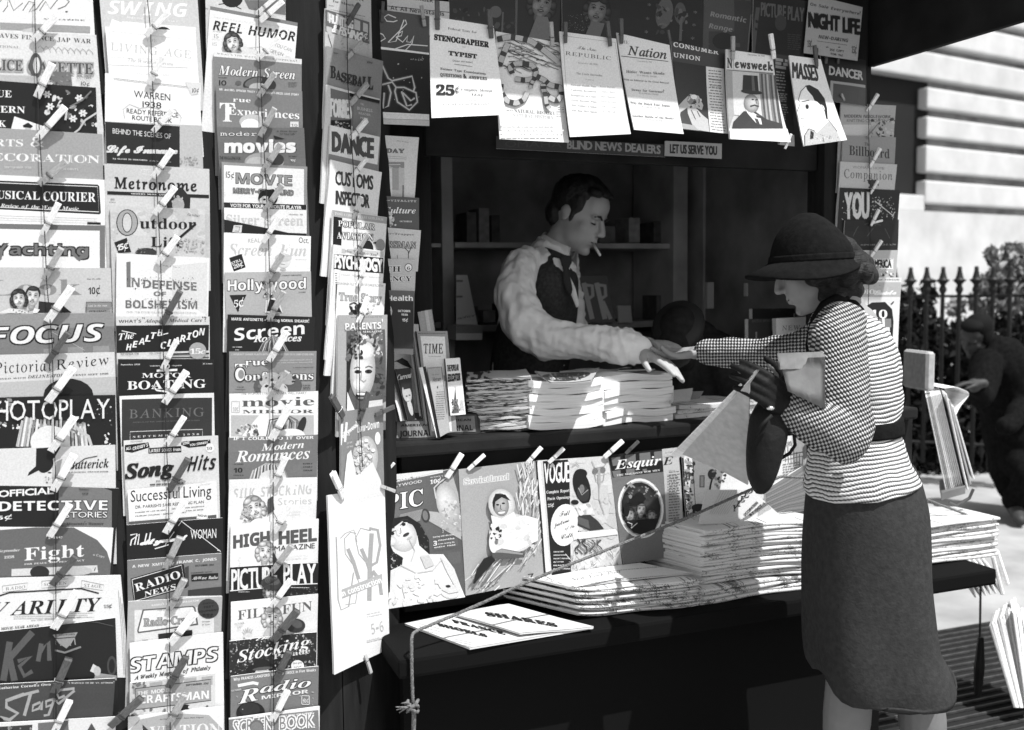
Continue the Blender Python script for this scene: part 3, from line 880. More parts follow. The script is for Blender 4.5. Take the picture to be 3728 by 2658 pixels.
mag((685, 1076), (1375, 1110), 'light magazine with black roman title above thick black rule', 206, (1003, 1168, 1132, 982, 0))
ln(230, 3, 930, 1112, 1110, 1122, 1110, 1150, 925, 1142, 930, 1112); t('SEPTEMBER', 'S', 945, 1134, 1095, 1142, 13, 225); t('Metronome', 'L', 752, 1236, 1290, 1256, 108, 25, (25, 3)); b(704, 1255, 1372, 1280, 22, 28); t('MODERN MUSIC AND ITS MAKERS', 'R', 860, 1276, 1230, 1290, 13, 240)
t('25', 'R', 726, 1315, 752, 1316, 16, 60); t('CENTS', 'R', 718, 1330, 760, 1332, 9, 60); p(40, 1085, 1270, 1130, 1235, 1195, 1230, 1250, 1300, 1245, 1400, 1100, 1400); e(1170, 1345, 40, 50, 170); spk(1130, 1280, 1200, 1330, 10, 4, 12, 190)
mag((722, 1353), (1345, 1373), 'outdoor magazine with big letter and rifle over cloudy sky', 206, (1012, 1410, 1152, 1228, 0))
spk(730, 1380, 1330, 1560, 40, 20, 60, 216, 198); e(835, 1462, 72, 88, 25); e(835, 1462, 66, 82, 168); e(835, 1462, 34, 66, 25); e(835, 1462, 29, 60, 208)
t('utdoor', 'R', 918, 1500, 1287, 1506, 106, 25); t('October', 'T', 1232, 1416, 1312, 1426, 24, 80); t('Life', 'R', 990, 1620, 1205, 1626, 100, 25)
ln(25, 16, 1285, 1470, 1170, 1570, 1060, 1680); p(25, 750, 1592, 832, 1562, 862, 1655, 778, 1662); t('15¢', 'I', 768, 1648, 842, 1630, 58, 240)
crop('B')
e(960, 125, 70, 30, 60); spk(1150, 40, 1340, 125, 60, 4, 12, 175, 190); spk(890, 100, 1030, 130, 20, 4, 10, 30, 120)
mag((766, 130), (1376, 160), 'white political pamphlet with shaggy grey capitals', 240, (1033, 203, 1168, 18, 0))
p(224, 1130, 210, 1360, 190, 1360, 540, 1130, 400); t('VOL. 5  No. 9', 'S', 1070, 215, 1180, 228, 9, 140)
t('IN', 'B', 832, 352, 918, 352, 88, 120); p(120, 830, 188, 858, 185, 858, 352, 832, 352); t('DEFENSE', 'B', 940, 358, 1292, 376, 80, 112); t('OF', 'B', 1010, 410, 1092, 412, 42, 118); t('BOLSHEVISM', 'B', 825, 490, 1296, 496, 76, 112)
spk(830, 285, 1290, 372, 120, 2, 6, 225, 150, 60); spk(830, 425, 1290, 494, 120, 2, 6, 225, 150, 60); t('FOR THE FOURTH LENINIST INTERNATIONAL', 'S', 832, 520, 1296, 526, 10, 170)
mag((762, 546), (1376, 546), 'black health paper under a pale strip with rising slanted title', 216, (1062, 598, 1186, 376, 2))
t("WHAT'S", 'B', 780, 588, 928, 586, 27, 28); t('"Adequate Medical Care"?', 'U', 936, 586, 1356, 580, 34, 30)
p(26, 762, 606, 1373, 600, 1370, 768, 762, 786); t('The', 'U', 780, 702, 880, 690, 66, 240); ln(240, 5, 800, 640, 895, 660)
for i, cc in enumerate('HEALTH'): t(cc, 'I', 828 + i * 41, 768 - i * 19, 866 + i * 41, 768 - i * 19, 62, 242)
for i, cc in enumerate('CLARION'): t(cc, 'I', 1055 + i * 42, 758 - i * 15, 1094 + i * 42, 758 - i * 15, 68, 242)
ln(240, 6, 1040, 672, 1105, 655); b(1110, 788, 1372, 782, 10, 28); b(1110, 812, 1372, 808, 8, 28); t('SEPTEMBER 1938', 'S', 792, 800, 912, 796, 12, 60); t('VOL. V No. 9', 'S', 980, 794, 1060, 790, 12, 60); e(1298, 770, 57, 55, 168); t('15c', 'U', 1248, 792, 1348, 788, 52, 240)
mag((775, 826), (1405, 826), 'black boating magazine with white wood type title and anchor', 30, (1067, 892, 1162, 698, 0))
t('September 1938', 'R', 794, 866, 920, 865, 13, 230); t('Yachtsmen', 'R', 984, 874, 1050, 872, 12, 225); t('Magazine', 'R', 1128, 872, 1194, 870, 12, 225); t('35 Cents', 'R', 1332, 860, 1394, 858, 13, 230)
e(1098, 872, 18, 18, 240); e(1098, 872, 9, 9, 30); ln(242, 22, 1098, 888, 1098, 1030); ln(242, 14, 1030, 902, 1165, 896); ln(242, 12, 1000, 1000, 1030, 1030, 1098, 1040, 1160, 1028, 1195, 995)
t('MOTOR', 'R', 932, 948, 1256, 945, 46, 243); t('BOATING', 'R', 836, 1026, 1352, 1012, 84, 245, (30, 4))
mag((785, 1068), (1404, 1044), 'dark banking journal with grey lettering and white margin', 236, (1078, 1118, 1226, 902, 0))
p(56, 800, 1090, 1392, 1076, 1392, 1400, 800, 1400); t('BANKING', 'L', 850, 1214, 1340, 1200, 86, 112); t('JOURNAL OF THE AMERICAN BANKERS ASSOCIATION', 'R', 872, 1244, 1312, 1230, 10, 112)
ln(225, 4, 855, 1380, 855, 1302, 1330, 1286, 1330, 1360); t('S E P T E M B E R  1 9 3 8', 'R', 874, 1342, 1308, 1324, 18, 232)
mag((812, 1360), (1432, 1324), 'pale song magazine with black slanted banners and bold italic title', 222, (1088, 1394, 1212, 1202, 0))
t('NOVEMBER', 'S', 860, 1374, 938, 1370, 11, 90); p(26, 820, 1390, 975, 1372, 985, 1405, 870, 1440, 820, 1432); p(26, 975, 1410, 1190, 1396, 1192, 1438, 975, 1446); p(26, 1190, 1368, 1380, 1352, 1385, 1390, 1240, 1408, 1190, 1388)
t('ALL', 'B', 828, 1424, 862, 1416, 28, 240); t("CROSBY'S", 'B', 872, 1424, 972, 1398, 30, 240); t('LATEST SONGS from', 'B', 982, 1438, 1186, 1428, 30, 240); t('"SING', 'B', 1192, 1392, 1244, 1380, 24, 240); t('YOU SINNERS"', 'B', 1246, 1398, 1372, 1376, 22, 240)
e(1378, 1406, 28, 30, 245); t('10', 'R', 1356, 1420, 1392, 1418, 28, 30); t('Song', 'U', 820, 1610, 1140, 1580, 140, 22, (22, 5)); t('Hits', 'I', 1228, 1562, 1412, 1545, 140, 22, None, .12)
crop('C')
t('ALL THE HITS FROM', 'B', 962, 92, 1125, 80, 14, 50); m(925, 105, 1160, 108, 1, 8, 90, -.05)
mag((786, 142), (1336, 92), 'white self help magazine with wide spaced thin title', 240, (1042, 148, 1162, -54, 2))
t('October', 'T', 1232, 116, 1300, 110, 20, 190); t('Successful', 'S', 806, 216, 1108, 192, 72, 40); t('Living', 'S', 1132, 190, 1304, 180, 72, 40)
t("DR. PARRISH'S SAFE REDUCING PLAN", 'S', 836, 256, 1258, 224, 18, 30); t('CHANGE OF LIFE IN MEN', 'B', 834, 284, 1022, 268, 9, 60); t('NEW HELP FOR DIABETICS', 'B', 1060, 262, 1260, 246, 9, 60); t('PROBLEM CHILDREN - NEEDLESS SURGERY', 'B', 836, 306, 1150, 282, 9, 60); t('PAUL DE KRUIF', 'B', 1150, 274, 1256, 266, 9, 60)
b(780, 338, 1336, 296, 24, 90); p(240, 1222, 290, 1283, 296, 1280, 325, 1212, 318); t('NOW', 'B', 1222, 306, 1278, 312, 20, 30)
mag((780, 358), (1376, 314), 'black film magazine with white handwriting and thin capitals', 24, (1018, 410, 1140, 208, 0))
ln(235, 4, 1118, 335, 1362, 520, 1340, 512); ln(235, 4, 1125, 330, 1020, 480); ln(242, 8, 805, 420, 845, 412, 830, 480); ln(242, 8, 805, 485, 812, 450, 860, 415, 850, 480); t('ollywood', 'C', 865, 482, 1156, 448, 46, 242, (242, 3)); ln(242, 8, 905, 410, 890, 480); ln(242, 8, 930, 405, 915, 478); t('WOMAN', 'S', 1176, 445, 1334, 436, 58, 236); ln(242, 6, 1040, 480, 955, 505)
mag((785, 578), (1366, 530), 'grey radio magazine with tilted black title block', 128, (1020, 628, 1112, 428, 1))
t('A NEW XMTR by FRANK C. JONES', 'B', 816, 624, 1336, 574, 24, 235); p(70, 1140, 620, 1165, 610, 1165, 735, 1150, 745); p(34, 806, 690, 1122, 596, 1135, 602, 1152, 745, 826, 838); ln(238, 4, 815, 696, 1120, 605, 1140, 738, 832, 828, 815, 696)
t('RADIO', 'R', 840, 770, 1118, 682, 72, 240); t('NEWS', 'R', 892, 802, 1084, 752, 48, 240); t('OCTOBER 25¢', 'B', 1204, 614, 1320, 606, 14, 40); t('COMBINED WITH', 'B', 1178, 658, 1305, 648, 9, 60); p(24, 1180, 664, 1346, 652, 1346, 694, 1182, 706); t('All-Wave Radio', 'U', 1186, 696, 1342, 688, 28, 235); b(1160, 760, 1370, 735, 60, 60); p(235, 1090, 800, 1370, 790, 1370, 800, 1090, 812)
mag((790, 832), (1372, 796), 'grey radio magazine with pale rounded title plate and dark disc', 182, (1040, 885, 1140, 688, 1))
p(226, 830, 885, 1320, 860, 1320, 1090, 830, 1090); t("RADIO'S GREATEST MAGAZINE", 'B', 936, 860, 1230, 828, 16, 235); p(95, 880, 880, 1192, 856, 1206, 868, 1224, 975, 852, 1028, 846, 1012); p(236, 888, 888, 1186, 864, 1196, 872, 1212, 966, 858, 1018, 856, 1008)
t('Radio-Craft', 'R', 886, 985, 1192, 962, 74, 168, (105, 3)); e(1285, 874, 66, 62, 62); t('SHOW', 'B', 1250, 848, 1320, 842, 15, 24); t('TEST', 'B', 1255, 872, 1320, 862, 18, 24); t('EQUIPMENT', 'B', 1226, 898, 1345, 884, 16, 24); m(1250, 905, 1320, 915, 2, 7, 28)
p(40, 976, 1030, 1186, 1005, 1186, 1040, 978, 1062); t('OVER 175 ILLUSTRATIONS', 'S', 970, 888, 1110, 876, 9, 120); t('October', 'B', 1246, 958, 1296, 954, 9, 60); t('25 Cents', 'B', 1246, 976, 1296, 972, 9, 60); t('RADIO', 'B', 880, 1072, 914, 1070, 8, 60)
mag((800, 1088), (1376, 1018), 'white stamp weekly with huge outlined slanted capitals', 240, (1042, 1097, 1204, 896, 0))
t('STAMPS', 'B', 800, 1268, 1338, 1196, 128, 242, (28, 8), .1); t('A Weekly Magazine of Philately', 'T', 830, 1312, 1298, 1248, 34, 30, (30, 1))
mag((800, 1335), (1330, 1274), 'grey hobby magazine with outlined white block title and scenery', 172, (1036, 1362, 1150, 1166, 2))
p(214, 800, 1335, 1330, 1274, 1330, 1480, 800, 1560); spk(800, 1480, 1330, 1560, 60, 6, 22, 150, 200, 110); spk(800, 1330, 900, 1360, 12, 6, 20, 120); p(165, 834, 1370, 1300, 1312, 1302, 1440, 836, 1500); ln(40, 4, 834, 1370, 1300, 1312, 1302, 1440, 836, 1500, 834, 1370)
t('THE MODEL', 'B', 848, 1412, 1058, 1386, 34, 238); t('CRAFTSMAN', 'B', 862, 1462, 1288, 1428, 70, 242, (180, 3)); t('SEPTEMBER 25¢', 'B', 1148, 1352, 1288, 1340, 15, 40); e(1135, 1490, 70, 26, 30); e(1210, 1480, 50, 20, 215)
mag((790, 1545), (1380, 1474), 'magazine at foot of second column with grey arch and white title', 240, (1036, 1596, 1142, 1398, 1, 676, 1604, 876, 1420, 2))
p(178, 800, 1720, 805, 1620, 860, 1560, 1050, 1520, 1290, 1530, 1370, 1610, 1380, 1720); t('NATIONAL AERONAUTIC - Planes, Pilots, Progress', 'B', 988, 1562, 1256, 1548, 10, 50); t('AVIATION', 'R', 850, 1680, 1360, 1650, 110, 232); p(60, 880, 1590, 930, 1640, 880, 1650)
crop('Z')
cord('string', [(535, -20), (548, 110), (560, 420), (575, 760), (585, 960), (595, 1300), (604, 1560), (614, 1820), (620, 2700)], PL, .030, .0011, 'thin dark string down the second column of magazines', group=GS)

# ------------------------------------------------------------------ third column
crop('D')
mag((10, -190), (540, -130), 'half seen magazine with black hair at top of third column', 215)
e(190, -10, 70, 60, 35); ln(40, 6, 100, 30, 170, 20, 250, 60); t('UNUSUAL', 'S', 10, 60, 30, 66, 10, 80); p(120, 270, 0, 540, 0, 540, 100, 300, 60)
mag((45, 40), (622, 148), 'white comic film magazine with stitched black title and girl', 242, (352, 88, 482, -22, 0, 368, 142, 524, 6, 0))
b(45, 40, 622, 148, 24, 130)
t('REEL HUMOR', 'I', 62, 196, 604, 272, 92, 35, None, .05)
for k in range(30): ln(220, 2.5, 70 + k * 18, 112 + k * 2.6, 82 + k * 18, 113 + k * 2.6)
for k in range(30): ln(220, 2.5, 66 + k * 18, 160 + k * 2.6, 78 + k * 18, 161 + k * 2.6)
face(192, 282, 58, -12, 55, 240, 'w'); e(300, 335, 60, 22, 225, 15); t('15', 'S', 70, 252, 100, 256, 26, 165); t('SEPTEMBER', 'S', 62, 212, 122, 218, 8, 120)
t('YOU CAN', 'S', 462, 305, 575, 345, 24, 140); t('GET ON', 'S', 432, 345, 520, 372, 22, 140); ln(190, 5, 300, 318, 380, 312, 430, 360)
mag((68, 337), (648, 388), 'grey film magazine with white script title beneath pale strip', 136, (352, 394, 500, 242, 0))
b(68, 337, 648, 388, 34, 232); t("WHAT'S THE MATTER WITH HEPBURN?", 'L', 90, 357, 618, 408, 15, 70); t('Modern Screen', 'U', 100, 490, 604, 522, 92, 240, (60, 3)); t('OCTOBER', 'B', 100, 512, 155, 515, 8, 30); t('10', 'S', 104, 560, 152, 562, 34, 25)
e(370, 560, 110, 58, 55); e(330, 540, 60, 26, 110, -20); e(360, 575, 60, 30, 190); e(230, 545, 20, 14, 100); m(560, 540, 620, 565, 4, 4, 90)
mag((82, 564), (650, 600), 'grey confession magazine with tall white letter and pale head', 128, (362, 640, 472, 478, 1))
t("MR. and MRS. SPENCER TRACY - HOLLYWOOD'S PRIZE LOVE STORY", 'B', 105, 594, 628, 630, 20, 236); t('T', 'R', 108, 798, 208, 800, 188, 242); t('rue', 'R', 195, 668, 312, 674, 46, 242); t('Experiences', 'R', 162, 752, 630, 784, 78, 242); e(318, 800, 82, 50, 196); e(310, 825, 62, 45, 245); r(570, 800, 625, 836, 225); t('10', 'R', 576, 832, 618, 834, 26, 140)
mag((88, 836), (660, 842), 'dark grey film magazine with thick white rounded title, black shadow', 112, (372, 898, 470, 708, 1))
t('modern', 'M', 110, 892, 400, 894, 44, 238, (50, 3)); t('movies', 'B', 142, 1002, 602, 1000, 112, 244, (244, 5), 0, (28, 10, 4)); p(25, 460, 890, 540, 915, 470, 915); t('A. Great Screen', 'U', 478, 866, 615, 868, 13, 30); t('New Talent Gable', 'U', 500, 884, 600, 886, 13, 30); t('THE MAGAZINE FOR', 'S', 106, 1046, 245, 1050, 20, 45); e(400, 1065, 130, 65, 165); e(480, 1050, 50, 40, 60); e(350, 1075, 70, 45, 190); t('SEPTEMBER', 'B', 560, 1030, 612, 1032, 8, 30); t('10¢', 'B', 572, 1060, 605, 1062, 20, 225)
mag((120, 1064), (681, 1096), 'white merry cartoon film magazine with grey frame', 150, (392, 1126, 512, 942, 1))
p(242, 135, 1085, 660, 1112, 660, 1400, 135, 1400); t('15¢', 'S', 148, 1168, 202, 1170, 42, 30); t('MOVIE', 'B', 214, 1204, 582, 1222, 98, 150, (45, 4)); t('MERRY-GO-ROUND', 'B', 196, 1268, 592, 1284, 48, 150, (45, 3)); e(425, 1300, 65, 55, 26); e(405, 1318, 36, 30, 205); spk(360, 1240, 490, 1320, 20, 8, 18, 26)
mag((135, 1330), (678, 1346), 'pale film magazine with black top strip and faded silver title', 238, (402, 1386, 522, 1212, 1))
b(135, 1330, 676, 1346, 34, 26); t('VOTE FOR YOUR FAVORITE PLAYER', 'S', 178, 1360, 644, 1376, 22, 240, (240, 1)); t('Silver Screen', 'R', 150, 1474, 656, 1480, 98, 206); t('October 10', 'R', 562, 1412, 652, 1414, 12, 90); p(28, 135, 1442, 420, 1500, 560, 1530, 678, 1535, 678, 1600, 135, 1600); p(215, 200, 1480, 255, 1480, 250, 1530, 190, 1525); ln(60, 4, 210, 1490, 240, 1492, 232, 1520, 205, 1518)
mag((135, 1528), (705, 1552), 'white humorous magazine with curling grey title and black price tag', 243, (390, 1596, 502, 1418, 0))
crop('E')
t('Screen Fun', 'U', 130, 145, 640, 150, 118, 198); t('REAL', 'S', 258, 62, 338, 58, 27, 165); t('Oct.', 'S', 590, 62, 656, 64, 38, 30); p(28, 134, 160, 216, 134, 242, 222, 164, 250); t('STILL', 'B', 152, 205, 215, 180, 24, 242); t('20¢', 'R', 165, 232, 228, 212, 38, 242); e(490, 180, 48, 45, 226); e(490, 160, 55, 28, 205); ln(150, 4, 470, 200, 500, 205); e(488, 236, 20, 8, 190); t('THE MAGAZINE OF FUN', 'B', 565, 172, 640, 172, 7, 200)
mag((104, 256), (670, 248), 'grey film magazine with outlined title, black price triangle', 182, (372, 318, 490, 128, 1))
t('Hollywood', 'B', 124, 376, 638, 362, 98, 242, (40, 5)); t('A FAWCETT PUBLICATION', 'B', 478, 280, 608, 276, 10, 60); p(38, 137, 405, 248, 402, 192, 518); t('5¢', 'R', 166, 486, 228, 480, 70, 242); t('OCTOBER', 'B', 590, 390, 636, 388, 9, 60)
spk(355, 315, 440, 420, 36, 6, 14, 60, 150, 225); e(400, 360, 28, 34, 205); p(238, 375, 440, 430, 420, 470, 470, 485, 520, 370, 520); p(40, 400, 430, 440, 440, 480, 520, 380, 510)
mag((124, 532), (696, 548), 'black romance magazine with large white screen title', 28, (393, 572, 492, 376, 1))
t('MARIE ANTOINETTE - starring NORMA SHEARER!', 'B', 150, 570, 658, 586, 26, 238); t('Screen', 'B', 168, 706, 628, 660, 118, 238); t('Romances', 'T', 296, 712, 608, 706, 62, 235, (235, 2)); t('OCTOBER', 'B', 156, 750, 220, 750, 10, 215); t('25¢', 'B', 172, 768, 200, 768, 9, 205)
for k in range(16): ln((150, 95, 200)[k % 3], 7, 425, 670, 360 + k * 9 - 5, 720, 320 + k * 14, 790)
p(210, 490, 500, 690, 545, 690, 535, 520, 510) if 0 else None
mag((134, 776), (708, 772), 'grey confession magazine with outlined swash title, waved hair', 148, (393, 842, 512, 642, 0))
t("I WOULDN'T CHANGE PLACES WITH BARBARA HUTTON SAYS DIME-STORE-GIRL", 'B', 150, 800, 690, 800, 17, 205); t('T', 'R', 172, 940, 250, 940, 130, 240, (40, 4)); t('rue', 'R', 238, 866, 386, 864, 66, 240, (40, 4)); e(205, 925, 40, 52, 40); e(205, 925, 32, 44, 240); e(212, 925, 20, 30, 148); t('onfessions', 'R', 236, 966, 688, 960, 84, 240, (40, 4)); t('LARGEST NEWSSTAND SALE', 'M', 446, 836, 678, 832, 12, 215); t('OF ANY WOMANS MAGAZINE', 'M', 446, 852, 678, 848, 12, 215); t('A FAWCETT PUBLICATION', 'B', 552, 885, 686, 882, 9, 60)
e(455, 1000, 160, 85, 95); e(400, 960, 70, 46, 190, -20); e(510, 950, 60, 40, 175, 25); e(430, 1030, 90, 62, 215); spk(300, 930, 600, 1010, 26, 8, 20, 60, 200, 120); t('TRUE', 'B', 185, 1014, 230, 1014, 12, 70); t('CONFESSIONS', 'B', 175, 1028, 240, 1028, 9, 70); m(620, 995, 675, 1018, 3, 5, 70)
mag((135, 1052), (720, 1036), 'white film magazine with wide grey title, blonde photograph', 241, (393, 1090, 515, 902, 1))
t('THE WOMAN TYRONE POWER WILL MARRY', 'S', 212, 1060, 644, 1056, 14, 95); t('movie', 'R', 218, 1138, 694, 1130, 88, 92); t('MIRROR', 'R', 220, 1182, 690, 1180, 34, 92, None); box(150, 1104, 202, 1176, 4, 190); t('10¢', 'R', 158, 1168, 196, 1166, 40, 190); r(148, 1194, 690, 1330, 190)
p(238, 240, 1300, 330, 1194, 420, 1194, 400, 1330, 220, 1330); spk(180, 1260, 330, 1325, 34, 8, 18, 90, 225, 140)
for k in range(18): ln((70, 140, 210, 110)[k % 4], 7, 540 + RND.uniform(-40, 0), 1200, 400 + k * 12, 1235 + RND.uniform(-12, 12), 380 + k * 13, 1330)
e(610, 1260, 24, 60, 50, 20); e(540, 1320, 90, 40, 240)
mag((130, 1343), (719, 1322), 'dark grey romance magazine with two line script title', 122, (408, 1358, 532, 1128, 0))
t('IF I COULD DO IT OVER', 'B', 162, 1358, 690, 1350, 28, 242); t('Modern', 'U', 345, 1428, 626, 1408, 70, 242); t('Romances', 'U', 175, 1504, 666, 1480, 116, 244); t('OCTOBER', 'B', 164, 1520, 228, 1518, 9, 30); t('10', 'B', 162, 1572, 222, 1570, 44, 28); t('CENTS', 'B', 162, 1592, 228, 1592, 9, 40); t('EVERY', 'B', 620, 1518, 684, 1518, 12, 40); t('STORY', 'B', 620, 1540, 684, 1540, 12, 40); t('TRUE', 'B', 620, 1562, 684, 1562, 12, 40)
for k in range(22): ln((215, 150, 235, 90)[k % 4], 9, 270 + k * 12, 1620, 290 + k * 10, 1560 - 40 * math.sin(k / 21 * 3.14), 420 + (k - 11) * 4, 1510)
e(420, 1610, 90, 60, 225)
crop('F')
mag((120, 156), (636, 140), 'pale story magazine with grey title and laughing girl drawing', 238, (376, 192, 452, 22, 0))
t('SILK STOCKING', 'I', 145, 268, 606, 238, 84, 196, None, -.05); t('Stories', 'S', 405, 306, 602, 296, 42, 196); face(268, 322, 62, -22, 150, 245, 'w'); spk(195, 330, 250, 405, 26, 8, 18, 120, 190); e(300, 420, 60, 40, 242); p(80, 345, 270, 375, 250, 385, 330, 345, 360); ln(90, 4, 350, 300, 400, 385); e(300, 300, 6, 8, 60); t('NOVEMBER', 'S', 452, 355, 538, 348, 11, 205); t('25¢', 'S', 485, 382, 512, 380, 12, 205)
mag((128, 418), (646, 386), 'white magazine with heavy grey block title and blonde girl', 242, (378, 468, 478, 298, 0))
t('HIGH', 'B', 145, 558, 356, 530, 106, 88, (88, 3)); t('HEEL', 'B', 412, 534, 632, 512, 106, 88, (88, 3)); t('MAGAZINE', 'S', 386, 574, 622, 556, 30, 40); face(332, 580, 55, 6, 165, 235, 'w'); t('NOVEMBER 25¢', 'S', 450, 615, 580, 605, 12, 215); t('*', 'B', 172, 630, 190, 630, 26, 200); t('*', 'B', 172, 664, 190, 664, 26, 200); p(60, 375, 570, 400, 620, 410, 660, 380, 650)
mag((124, 668), (645, 642), 'black film magazine with towering condensed white title, hatted woman', 28, (368, 700, 488, 538, 1), bend=None)
t('PICTURE', 'S', 134, 802, 400, 786, 122, 238, (238, 3)); t('PLAY', 'S', 440, 768, 626, 764, 118, 238, (238, 3)); ln(240, 5, 124, 806, 330, 790); ln(240, 5, 440, 772, 636, 762); spk(450, 780, 640, 830, 60, 3, 8, 60, 100, 40); e(365, 820, 46, 55, 150); face(362, 812, 44, 4, 60, 200, 'w', None); e(365, 765, 62, 38, 62, 8); e(370, 745, 46, 26, 90, 10)
for k in range(7): ln(45, 3, 318 + k * 8, 778 - k * 3, 330 + k * 12, 735)
m(172, 808, 240, 812, 1, 4, 200); m(480, 782, 590, 778, 1, 4, 200)
mag((130, 874), (641, 824), 'white comic magazine with grey seriffed title and waving blonde', 240, (362, 904, 482, 738, 0))
t('FILM FUN', 'R', 170, 978, 606, 922, 84, 100); face(372, 968, 58, 8, 175, 225, 'w'); e(372, 1060, 50, 40, 200); e(508, 1010, 58, 42, 55); e(515, 1000, 34, 24, 90, 20); t('OCTOBER', 'S', 150, 1006, 208, 1000, 11, 130); t('20¢', 'S', 166, 1026, 190, 1024, 11, 130)
for k in range(5): ln(190, 6, 228, 1070, 200 + k * 14, 1020 + abs(k - 2) * 6)
e(230, 1070, 24, 20, 225)
mag((120, 1102), (631, 1044), 'speckled dark parade magazine with white script and dark hat', 45, (372, 1104, 522, 918, 2))
spk(122, 1060, 630, 1300, 420, 3, 10, 150, 80, 25, 190, 110); t('the', 'C', 275, 1100, 372, 1082, 30, 240); t('Stocking', 'U', 165, 1228, 594, 1130, 102, 244, (60, 4)); t('Parade', 'R', 380, 1208, 592, 1168, 44, 225); e(305, 1258, 85, 26, 25, -6); e(310, 1235, 48, 32, 35); e(315, 1290, 44, 34, 200); ln(40, 5, 290, 1272, 308, 1270); ln(40, 5, 322, 1268, 340, 1268); e(315, 1262, 60, 10, 90, -6); e(520, 1245, 38, 34, 240); t('Sept', 'R', 492, 1236, 546, 1230, 16, 120); t('10¢', 'R', 498, 1262, 542, 1258, 18, 120); p(25, 255, 1300, 400, 1280, 400, 1350, 240, 1350)
mag((128, 1308), (643, 1244), 'grey radio fan magazine with leaping white initial', 126, (385, 1338, 472, 1158, 2))
t('Why FRANCES LANGFORD MARRIED TWICE in Five Weeks', 'B', 145, 1334, 626, 1274, 23, 240); t('R', 'U', 170, 1470, 292, 1446, 118, 242, (40, 4)); ln(242, 18, 170, 1362, 260, 1345, 290, 1352); t('adio', 'U', 300, 1406, 598, 1366, 84, 242, (40, 4)); t('MIRROR', 'B', 310, 1444, 584, 1404, 32, 240); box(545, 1420, 588, 1470, 4, 235); t('10¢', 'B', 550, 1462, 584, 1458, 30, 235); e(245, 1520, 85, 65, 30); e(240, 1500, 60, 40, 50); spk(130, 1380, 640, 1500, 14, 4, 9, 180); t('OCTOBER', 'B', 132, 1394, 190, 1386, 13, 215)
mag((118, 1556), (648, 1478), 'grey film book with outlined white title at third column foot', 238, (370, 1574, 462, 1388, 0), bend=lambda u, v: .006 * u)
p(130, 118, 1562, 640, 1500, 650, 1760, 118, 1760); t('WHY IS CAROLE LOMBARD HIDING AWAY FROM HOLLYWOOD?', 'B', 158, 1578, 606, 1520, 14, 238); t('SCREEN', 'S', 146, 1648, 372, 1612, 78, 130, (240, 8)); t('BOOK', 'S', 416, 1618, 616, 1596, 78, 130, (240, 8)); e(280, 1600, 40, 40, 110); e(280, 1606, 34, 34, 130)
crop('Z')
cord('string', [(940, -20), (945, 200), (955, 430), (975, 800), (985, 1100), (995, 1620), (994, 2000), (997, 2700)], PL, .030, .0011, 'thin dark string down the third column of magazines', group=GS)
# ------------------------------------------------------------------ fourth column, on the angled panel
PLN[0] = P4; GROUP[0] = 'magazines clipped in a column on the angled panel'
crop('D')
mag((806, -160), (1100, -90), 'light monthly magazine cut by the frame atop the angled column', 205)
t('ON', 'R', 985, -5, 1055, 12, 34, 60); t('for Monthly', 'R', 850, 14, 1018, 50, 24, 70); t('October', 'R', 822, 38, 858, 44, 10, 90); m(830, 60, 1080, 100, 3, 4, 120, .2)
mag((806, 52), (1100, 140), 'grey sportsman magazine with condensed white title and five cent mark', 200, (943, 162, 1022, 24, 2))
b(806, 62, 1100, 145, 145, 108); t('HUNTING', 'S', 832, 148, 986, 190, 56, 240, (240, 3)); t('& FISHING', 'S', 846, 208, 1034, 270, 52, 240, (240, 3)); t('5¢', 'B', 1034, 246, 1084, 256, 52, 235); ln(60, 3, 822, 225, 846, 310); spk(850, 240, 1090, 330, 20, 3, 10, 170)
mag((808, 300), (1180, 402), 'grey sports magazine with swelling dark slab title', 152, (945, 382, 1042, 272, 1))
for i, (cc, h0) in enumerate(zip('BASEBALL', (120, 92, 84, 86, 92, 96, 108, 122))): t(cc, 'R', 834 + i * 35, 512 + i * 10.5, 868 + i * 35, 516 + i * 10.5, h0, 62, (62, 2))
t('MAGAZINE', 'S', 900, 545, 1000, 568, 16, 70); t('20¢', 'B', 1068, 412, 1106, 420, 15, 50); t('Sept', 'B', 852, 352, 880, 356, 12, 60)
mag((808, 555), (1150, 650), 'business magazine with tall white title beside dark panel', 225, (965, 685, 1078, 548, 1))
p(120, 835, 580, 1150, 665, 1150, 1000, 835, 1000); b(960, 610, 1150, 660, 22, 40); t('FORBES', 'S', 835, 765, 972, 778, 118, 240, (240, 5)); p(140, 985, 640, 1150, 690, 1150, 900, 985, 900); t('THE', 'S', 1030, 690, 1050, 694, 14, 215); t('BUSINESS', 'S', 1010, 720, 1105, 738, 20, 215); t('READER', 'S', 1020, 750, 1095, 764, 14, 215); t('1938', 'S', 1030, 780, 1080, 790, 14, 215); r(838, 790, 970, 850, 28); spk(845, 800, 965, 850, 30, 4, 12, 190, 90)
mag((836, 822), (1152, 900), 'white dance magazine with thick condensed dark capitals', 240, (968, 912, 1072, 786, 0))
t('DANCE', 'S', 850, 990, 1112, 1036, 124, 80, (80, 8)); p(140, 822, 1010, 1150, 1085, 1150, 1200, 822, 1200)
mag((838, 1048), (1166, 1132), 'white examination book with narrow two line dark title', 241, (980, 1160, 1072, 1038, 0))
t('CUSTOMS', 'S', 868, 1212, 1112, 1246, 90, 62, (62, 3)); t('INSPECTOR', 'S', 872, 1338, 1090, 1366, 86, 62, (62, 3))
mag((850, 1378), (1205, 1428), 'flying magazine with grey strip, outlined title and propeller', 238, (988, 1445, 1034, 1290, 1))
